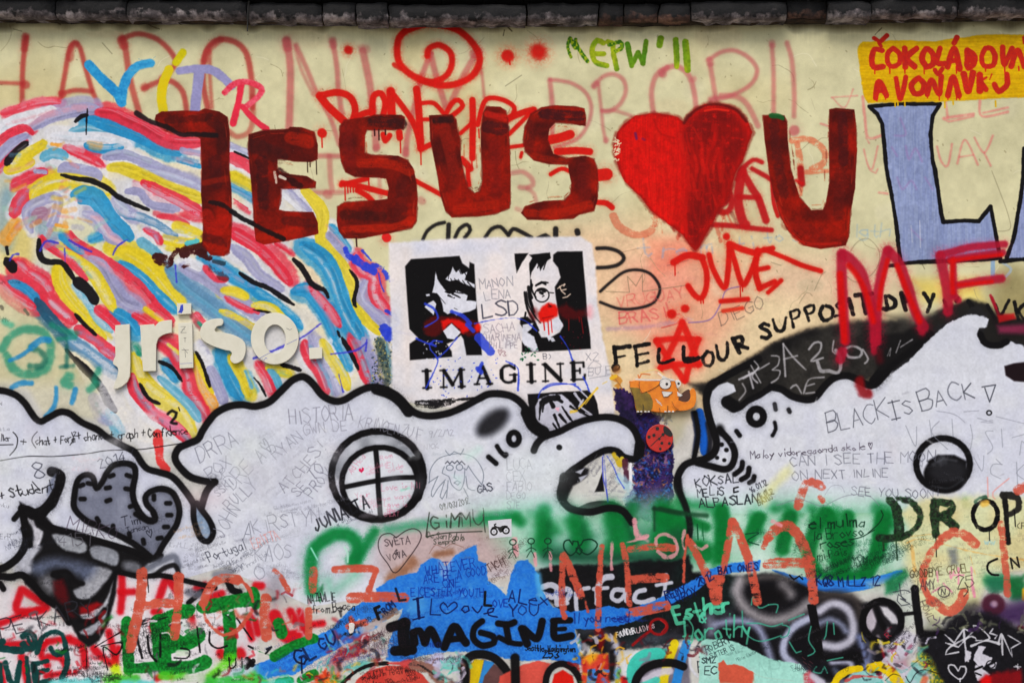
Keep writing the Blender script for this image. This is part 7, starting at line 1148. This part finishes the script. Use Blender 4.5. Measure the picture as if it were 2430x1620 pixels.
def rock(name, x0, x1, y0, y1, z0, z1, mat, parent, jag=.006, nx=6, rnd=.014, label=None):
    """a weathered block: a subdivided box with worn edges and a rough face"""
    bm = bmesh.new(); v, f = box(x0, x1, y0, y1, z0, z1)
    vs = [bm.verts.new(p) for p in v]
    for q in f: bm.faces.new([vs[i] for i in q])
    L = [e for e in bm.edges if abs(e.verts[0].co.x-e.verts[1].co.x) > 1e-5]
    bmesh.ops.subdivide_edges(bm, edges=L, cuts=nx, use_grid_fill=True)
    L = [e for e in bm.edges if abs(e.verts[0].co.z-e.verts[1].co.z) > 1e-5]
    bmesh.ops.subdivide_edges(bm, edges=L, cuts=3, use_grid_fill=True)
    for vv in bm.verts:
        c = vv.co.copy()
        if c.y < y0+1e-4:
            if c.z < z0+1e-4: vv.co.y += rnd
            if c.z > z1-1e-4: vv.co.y += rnd*1.4
            if c.x < x0+1e-4 or c.x > x1-1e-4: vv.co.y += rnd*.6
        n_ = mn.noise_vector(c*17+Vector((3, 7, 1)))*jag+mn.noise_vector(c*60)*jag*.4
        if c.y > y1-1e-4: n_.y = 0
        vv.co += n_
    me = bpy.data.meshes.new(name); bm.to_mesh(me); bm.free(); me.materials.append(mat); me.shade_smooth()
    o = bpy.data.objects.new(name, me); C.objects.link(o); o.parent = parent
    if label: o['label'] = label
    return o
cop = np.array([(-900, 30), (-300, 35), (0, 38), (300, 41), (600, 45), (900, 48), (1200, 50), (1500, 49), (1830, 44), (2070, 39), (2430, 31), (2900, 26), (3400, 22)], float)
def cb_(x): return float(np.interp(x, cop[:, 0], cop[:, 1]))
edges = [-1400, -1130, -860, -640, -420, -170, 130, 300, 585, 764, 844, 920, 1250, 1420, 1480, 1565, 1640, 1868, 1965, 2070, 2275, 2470, 2700, 2900, 3200, 3420, 3700]
OFF = .10                                                            # how far the coping stands out
prot = 1-OFF/DIST
def PZ(py, off):                                                     # height at which something this far in front of the wall is seen at py
    zw = WZ(py); return CAMZ+(zw-CAMZ)*(1-off/DIST)
def PX(px, off): return WX(px)*(1-off/DIST)
cst = bpy.data.objects.new('coping', None)
for i in range(len(edges)-1):
    a, c = edges[i], edges[i+1]; m = (a+c)/2
    brick = (1420 <= a < 1640) or a in (1868, -640)
    o_ = OFF+R.uniform(-.012, .01)-(0.02 if brick else 0)
    zb = PZ(cb_(m)+R.uniform(-2, 2), o_); gap = .004
    rock('coping_stone' if not brick else 'coping_brick', PX(a, o_)+gap, PX(c, o_)-gap, -o_, .60, zb, zb+.088+R.uniform(-.006, .004), STONE2 if brick else STONE, wall, .008, max(3, int((c-a)/22)))
# recessed mortar bed under the stones, its brown darkened for the shadow strip
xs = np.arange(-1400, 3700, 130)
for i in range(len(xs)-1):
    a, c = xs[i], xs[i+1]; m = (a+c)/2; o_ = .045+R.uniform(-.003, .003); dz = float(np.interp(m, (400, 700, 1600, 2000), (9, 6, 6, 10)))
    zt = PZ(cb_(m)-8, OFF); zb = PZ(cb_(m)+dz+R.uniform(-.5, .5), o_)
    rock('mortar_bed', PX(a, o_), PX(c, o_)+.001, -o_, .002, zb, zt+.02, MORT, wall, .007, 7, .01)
# tiles on top of the stones, and the joint line of mortar between
x = -3.9
while x < 3.9:
    w_ = .19+R.uniform(-.01, .01); z = WZ(0)-.012
    rock('cap_tile', x, x+w_-.006, -.135+R.uniform(-.01, .01), .62, z, z+.03, SLAT, wall, .005, 3, .006); x += w_
for s in (-1, 1):
    v, f = box(min(s*9, s*3.9), max(s*9, s*3.9), -.10, .6, ZT, ZT+.12); mesh_obj('coping_stone', v, f, STONE, wall)
# ridge over the wall
v = [(-9, -.10, ZT+.13), (9, -.10, ZT+.13), (9, .26, ZT+.34), (-9, .26, ZT+.34), (9, .62, ZT+.13), (-9, .62, ZT+.13)]
mesh_obj('cap_ridge', v, [(0, 1, 2, 3), (3, 2, 4, 5), (0, 5, 4, 1), (0, 3, 5), (1, 4, 2)], SLAT, wall)
# thin hanging root and stray twig
TW, t, b = newmat('dark_twig', .9); b.inputs['Base Color'].default_value = (.006, .006, .005, 1)
def tube(name, p, r, mat, parent=None, label=None, cat=None, n=6):
    bm = bmesh.new(); rings = []
    for i, q in enumerate(p):
        q = Vector(q); d = (Vector(p[min(i+1, len(p)-1)])-Vector(p[max(i-1, 0)])).normalized(); u = d.cross(Vector((0, 1, .1))).normalized(); w2 = d.cross(u); rr = r*(1-.5*i/len(p))
        rings.append([bm.verts.new(q+u*rr*math.cos(a*2*math.pi/n)+w2*rr*math.sin(a*2*math.pi/n)) for a in range(n)])
    for i in range(len(rings)-1):
        for a in range(n): bm.faces.new((rings[i][a], rings[i][(a+1) % n], rings[i+1][(a+1) % n], rings[i+1][a]))
    bm.faces.new(rings[0]); bm.faces.new(rings[-1][::-1])
    me = bpy.data.meshes.new(name); bm.to_mesh(me); bm.free(); me.materials.append(mat); me.shade_smooth(); o = bpy.data.objects.new(name, me); C.objects.link(o); o.parent = parent
    if label: o['label'] = label
    if cat: o['category'] = cat
    return o
tube('hanging_wire', [(PX(591, .11), -.115, PZ(4, .11)), (PX(590, .11), -.118, PZ(22, .11)), (PX(588, .11), -.112, PZ(48, .11)), (PX(587, .11), -.110, PZ(75, .11))], .005, TW, None, 'short black wire hanging down from the coping near its left end', 'wire')

# ------------------------------------------------------------------ raised letters mounted on the wall
LET, t, b = newmat('cream_letter_paint', .5); tc = bump(t, b, [(60, .05, .002)]); vary(t, b, tc, (212, 209, 190), (222, 219, 202), 20, lo=.3, hi=.6)
INK, t, b = newmat('pen_ink', .6); b.inputs['Base Color'].default_value = (.02, .02, .03, 1)
INKB, t, b = newmat('blue_ink', .6); b.inputs['Base Color'].default_value = (.02, .05, .5, 1)
def W2(s, row=0, c=0, dx=0):
    """layout of a zoomed tile to wall metres"""
    o_x = (0, 600, 1200, 1830)[c]; o_y = (0, 400, 800, 1220)[row]
    p = [tuple(float(v) for v in q.split(',')) for q in s.split()] if isinstance(s, str) else s
    return [(WX(x/3.92+o_x), WZ(y/3.92+o_y)) for x, y in p]
def plate(name, outer, holes, mat, y_back, depth, parent=None, bev=.0012, label=None, smooth_=True):
    cu = bpy.data.curves.new(name, 'CURVE'); cu.dimensions = '2D'; cu.fill_mode = 'BOTH'; cu.extrude = depth/2-bev; cu.bevel_depth = bev; cu.bevel_resolution = 2; cu.offset = -bev
    for ring in [outer]+holes:
        sp = cu.splines.new('POLY'); sp.points.add(len(ring)-1)
        for i, (x, z) in enumerate(ring): sp.points[i].co = (x, z, 0, 1)
        sp.use_cyclic_u = True
    tmp = bpy.data.objects.new(name, cu); C.objects.link(tmp); bpy.context.view_layer.update()
    me = bpy.data.meshes.new_from_object(tmp.evaluated_get(bpy.context.evaluated_depsgraph_get())); bpy.data.objects.remove(tmp); bpy.data.curves.remove(cu)
    for v in me.vertices: x, z, h = v.co; v.co = (x, y_back-depth/2-h, z)
    me.flip_normals(); me.materials.clear(); me.materials.append(mat); me.name = name
    o = bpy.data.objects.new(name, me); C.objects.link(o); o.parent = parent
    if label: o['label'] = label
    return o
def sm(p, closed=True, st=.006): 
    a = smooth(np.array(p, np.float32), closed, st); return [tuple(map(float, q)) for q in a]
def top(o, label, cat, group=None):
    o['label'] = label; o['category'] = cat
    if group: o['group'] = group
    return o
GRP = 'raised cream letters mounted on the wall'
TH, GAP_ = .015, -.006
jt = W2('1085,1568 1085,1480 1095,1455 1215,1448 1222,1568 1222,1990 1215,1940 1225,1900')  # placeholder of proportions
J_ = W2('1083,1462 1213,1450 1218,1568 1222,1800 1218,1930 1195,1985 1150,2025 1100,2050 1066,2050 1078,1995 1100,1940 1112,1880 1105,1852 1060,1818 1068,1780 1085,1745 1080,1568', 1, 0)
raised = []
o = plate('raised_letter', J_, [], LET, GAP_, TH); raised.append((o, 'raised cream letter fragment with a hooked tail, leftmost of the raised letters'))
r_ = W2('1313,1460 1440,1450 1448,1475', 1, 0)+sm(W2('1448,1475 1490,1432 1560,1415 1605,1412', 1, 0), False)[1:]+W2('1608,1530', 1, 0)+sm(W2('1608,1530 1540,1545 1485,1580 1462,1640', 1, 0), False)[1:]+W2('1460,1885 1340,1888', 1, 0)
o = plate('raised_letter', r_, [], LET, GAP_, TH); raised.append((o, 'raised cream lowercase letter r over the mane'))
i_ = W2('1665,1440 1792,1436 1808,1855 1680,1862', 1, 0)
ii = plate('raised_letter', i_, [], LET, GAP_, TH); raised.append((ii, 'raised cream letter i with small pencil marks down its stem'))
dd = plate('letter_dot', W2('1655,1258 1785,1258 1788,1355 1658,1362', 1, 0), [], LET, GAP_, TH, ii)
def ink(pl, w_, mat, parent, name='pen_mark', y=-.0214):
    """flat pen line lying on a raised surface"""
    vs, fs = [], []
    for k_ in range(len(pl)-1):
        a, c = np.array(pl[k_]), np.array(pl[k_+1]); d = (c-a)/(np.hypot(*(c-a))+1e-9); n_ = np.array([-d[1], d[0]])*w_/2; b0 = len(vs)
        for q in (a-n_, c-n_, c+n_, a+n_): vs.append((float(q[0]), y-.00002*(k_ % 2), float(q[1])))
        fs.append((b0, b0+1, b0+2, b0+3))
    return mesh_obj(name, vs, fs, mat, parent)
vs = W2('1665,1345 1680,1320 1690,1275 1712,1268 1715,1320 1700,1350', 1, 0); mesh_obj('blue_paint_fleck', [(x, -.0215, z) for x, z in vs], [tuple(range(len(vs)))], INKB, dd)
for s_ in ('1690,1475 1735,1475 1690,1530 1745,1530', '1700,1500 1730,1500', '1730,1575 1730,1620', '1718,1580 1742,1580', '1700,1690 1765,1690', '1715,1675 1755,1720', '1730,1700 1735,1760'): ink(W2(s_, 1, 0), .0016, INK, ii)
ink(W2('1685,1818 1800,1812', 1, 0), .0016, INKB, ii)
sc_ = W2([(x/1.0, y) for x, y in [(0, 0)]], 1, 0)
spine = W2('2060,1455 1990,1440 1925,1470 1915,1530 1960,1590 2060,1640 2150,1670 2230,1720 2245,1790', 1, 0)
S_o = W2('2065,1400 1980,1405 1905,1440 1870,1510 1878,1575 1930,1625 2010,1662 2100,1690 2150,1700 2165,1725 2150,1755 2155,1790 2185,1815 2230,1805 2270,1770 2292,1700 2285,1630 2240,1580 2160,1545 2080,1530 2015,1522 2005,1500 2030,1470 2068,1462 2085,1430', 1, 0)
o = plate('raised_letter', sm(S_o), [], LET, GAP_, TH); raised.append((o, 'raised cream letter s with its lower curl broken off'))
T_ = [(210+222*math.cos(a), 1568+16+ 240*math.sin(a)) for a in [2*math.pi*i/48 for i in range(48)]]
Oh = [(212+100*math.cos(a), 1568+22+135*math.sin(a)) for a in [2*math.pi*i/40 for i in range(40)]]
o = plate('raised_letter', W2(T_, 1, 1), [W2(Oh, 1, 1)], LET, GAP_, TH); oo = o; raised.append((o, 'raised cream letter o with a thin blue ink line across its bowl'))
ink(W2('60,1775 120,1740 200,1700', 1, 1), .0018, INKB, oo); ink(W2('320,1640 420,1590', 1, 1), .0018, INKB, oo); ink(W2('90,1770 110,1790 130,1760 140,1775', 1, 1), .0016, INKB, oo); ink(W2('320,1490 350,1505 370,1495', 1, 1), .0016, INK, oo)
o = plate('raised_letter', W2('528,1672 648,1664 650,1768 532,1775', 1, 1), [], LET, GAP_, TH); raised.append((o, 'raised cream square full stop after the letters'))
PIN, t, b = newmat('rusty_pin', .7); b.inputs['Base Color'].default_value = (.08, .05, .04, 1); b.inputs['Metallic'].default_value = .4
for o, lab in raised:
    top(o, lab, 'letter', GRP)
    xs_ = [v.co.x for v in o.data.vertices]; zs_ = [v.co.z for v in o.data.vertices]; cx_, cz_ = (min(xs_)+max(xs_))/2, (min(zs_)+max(zs_))/2
    for fz in (.25, .75):
        px_ = min(xs_)+.035 if 'bowl' in lab or 'curl' in lab else cx_
        tube('mounting_pin', [(px_, .0, min(zs_)+(max(zs_)-min(zs_))*.5+(fz-.5)*.04), (px_, -.009, min(zs_)+(max(zs_)-min(zs_))*.5+(fz-.5)*.04)], .004, PIN, o)

# ------------------------------------------------------------------ cut out elephant, beetle disc, sticker, pale plaque
def col_mat(name, c, c2=None, r=.45, sc_=30):
    m, t, b = newmat(name, r); tc = bump(t, b, [(90, .15, .002)]); vary(t, b, tc, c, c2 or tuple(int(v*.9) for v in c), sc_); return m
ORG = col_mat('orange_glaze', (238, 138, 12), (214, 112, 8)); OLV = col_mat('olive_patch', (140, 112, 24), (104, 84, 20)); WHI = col_mat('white_glaze', (226, 222, 216)); BKM = col_mat('black_glaze', (20, 16, 16)); BRN = col_mat('brown_glaze', (84, 44, 26)); REDM = col_mat('red_glaze', (196, 34, 20), (168, 24, 16))
el = thing('elephant_plaque', 'orange cut out elephant with bulging eyes and curled trunk above the dark blue patch', 'plaque', (WX(1570), -.012, WZ(940)))
bpy.context.view_layer.update()
def par(o, p): o.parent = p; o.matrix_parent_inverse = p.matrix_world.inverted(); return o
def chip(name, s, mat, y, d=.0025, parent=None, crv=False, bev=.0008):
    p = W2(s, 2, 2) if not isinstance(s, list) or len(s[0]) == 2 and s[0][0] > 10 else s
    if crv: p = sm(p, st=.003)
    o = plate(name, p, [], mat, y, d, None, bev)
    return par(o, parent) if parent else o
body = chip('body', '1145,412 1200,405 1300,410 1440,408 1545,405 1570,412 1600,500 1640,560 1600,590 1640,640 1700,615 1715,560 1710,500 1735,478 1758,510 1762,570 1745,640 1700,672 1630,688 1580,685 1560,700 1500,695 1470,705 1400,700 1340,690 1215,700 1200,640 1190,560 1160,500', ORG, -.012, .016, el, bev=.003)
chip('trunk', '1595,590 1640,604 1690,600 1712,560 1706,505 1735,478 1760,510 1764,580 1745,645 1690,678 1620,686 1570,670 1540,640 1570,620', ORG, -.0285, .0025, el, True)
chip('rear_patch', '1150,470 1230,475 1260,500 1300,510 1340,540 1365,600 1360,660 1340,690 1215,698 1198,610 1180,540', OLV, -.0282, .002, el)
chip('ear', '1240,415 1440,420 1400,460 1330,500 1260,525 1240,470', ORG, -.0285, .003, el, True)
e1 = chip('eye', [(1478+52*math.cos(i/24*6.283), 438+48*math.sin(i/24*6.283)) for i in range(24)], WHI, -.029, .0035, el)
e2 = chip('eye', '1572,410 1600,400 1622,425 1618,455 1590,478 1578,450', WHI, -.029, .0035, el, True)
for e_, (x, y, r) in ((e1, (1492, 440, 13)), (e2, (1601, 436, 11))): par(chip('pupil', [(x+r*math.cos(i/14*6.283), y+r*math.sin(i/14*6.283)) for i in range(14)], BKM, -.0328, .001, None, bev=.0002), e_)
chip('tusk', '1445,505 1545,515 1500,555 1465,560', WHI, -.029, .003, el); chip('tusk', '1588,510 1640,545 1620,556 1592,552', WHI, -.0312, .002, el)
chip('mouth', '1600,580 1640,520 1700,490 1712,560 1680,600 1640,604', BRN, -.0288, .002, el, True)
for x in (1225, 1255, 1295, 1325, 1480, 1515, 1550): chip('toenail', f'{x-12},700 {x-8},688 {x+8},688 {x+12},700', WHI, -.0288, .002, el, bev=.0003)
def linep(s, w_, y, parent, name='drawn_line', mat=None, row=2, c=2): o = ink(W2(s, row, c), w_, mat or BKM, None, name, y); return par(o, parent)
for s_, w_ in (('1236,415 1240,480 1262,522 1330,505 1400,462 1445,420', .0016), ('1445,505 1460,560 1500,556 1547,515 1445,505', .0013), ('1272,700 1275,640 1268,625', .003), ('1500,690 1502,640', .003), ('1540,600 1560,650 1600,675', .0014), ('1430,700 1425,660', .002), ('1150,412 1148,470 1180,540 1200,640', .0013), ('1568,412 1590,480 1600,520', .0014)): linep(s_, w_, -.0326, el)
E_ = [(1478+53*math.cos(i/24*6.283), 438+49*math.sin(i/24*6.283)) for i in range(25)]; ink2 = ink(W2(E_, 2, 2), .0016, BKM, None, 'drawn_line', -.0328); par(ink2, el)
for x0, x1 in ((1390, 1440), (1400, 1450)): linep(f'{x0},{580+(x0-1390)*2} {x1},{620+(x0-1390)*2}', .003, -.0286, el, 'white_scuff', WHI)
chip('white_edge', '1195,400 1205,388 1300,395 1440,398 1460,360 1500,385 1560,398 1568,410 1440,410 1300,408', WHI, -.0288, .002, el, bev=.0003)
lb = thing('ladybug_disc', 'round red ladybug disc with black spots, fixed on the wall under the orange elephant', 'plaque', (WX(1564), -.01, WZ(1040)))
bpy.context.view_layer.update()
disc = chip('shell', [(1428+126*math.cos(i/48*6.283), 940+130*math.sin(i/48*6.283)) for i in range(48)], REDM, -.008, .012, lb, bev=.003)
chip('head', '1462,845 1480,828 1530,870 1548,905 1535,925 1500,915 1470,890', BKM, -.0205, .0015, lb, True, .0004)
for x, y, r in ((1407, 850, 17), (1330, 928, 15), (1375, 912, 15), (1460, 905, 15), (1448, 985, 14), (1434, 1038, 13), (1518, 988, 14), (1425, 945, 12)): chip('spot', [(x+r*math.cos(i/14*6.283), y+r*math.sin(i/14*6.283)) for i in range(14)], BKM, -.0205, .001, lb, bev=.0002)
linep('1345,1015 1400,960 1480,890', .0035, -.0208, lb, 'wing_line')
PAPER = col_mat('sticker_paper', (212, 214, 222), (204, 206, 214), .4)
stc = thing('motorcycle_sticker', 'small white square sticker with a black motorcycle silhouette, above the blue band', 'sticker', (WX(1185), -.001, WZ(1252)))
bpy.context.view_layer.update()
def chip1(name, s, mat, y, d, parent, crv=False, holes=None, bev=.00008):
    p = W2(s, 3, 1) if isinstance(s, str) or len(s[0]) == 2 else s
    if crv: p = sm(p, st=.003)
    o = plate(name, p, [W2(h, 3, 1) for h in (holes or [])], mat, y, d, None, bev); return par(o, parent)
chip1('paper', '2188,58 2405,40 2408,205 2202,222', PAPER, -.0007, .0006, stc)
circ = lambda x, y, r, n=28: [(x+r*math.cos(i/n*6.283), y+r*1.02*math.sin(i/n*6.283)) for i in range(n)]
for x, y in ((2243, 160), (2355, 148)): chip1('wheel', circ(x, y, 36), BKM, -.0014, .0003, stc, holes=[circ(x, y, 21)]); chip1('hub', circ(x, y, 5, 10), BKM, -.0014, .0003, stc)
chip1('motorcycle_body', '2215,140 2225,118 2245,108 2240,92 2262,78 2268,88 2255,100 2275,112 2300,116 2320,104 2345,100 2372,106 2368,122 2345,128 2335,142 2328,162 2300,168 2288,150 2275,128 2240,132', BKM, -.0014, .0003, stc)
pq = plate('pale_plug', sm(W2('895,1015 925,1005 948,1020 945,1060 935,1095 905,1105 892,1080 898,1050', 3, 1), st=.004), [], WHI, -.0005, .012, None, .003)
top(pq, 'small cream coloured plug stuck on the blue band at the lower left', 'plug')

# ------------------------------------------------------------------ ground
GRD, t, b = newmat('cobble_ground', .9); tc = bump(t, b, [(2, .3, .03), (30, .5, .01)]); vary(t, b, tc, (112, 108, 102), (146, 140, 132), 4)
v = [(-60, -60, 0), (60, -60, 0), (60, 60, 0), (-60, 60, 0)]; mesh_obj('ground', v, [(0, 1, 2, 3)], GRD, None, kind='structure')
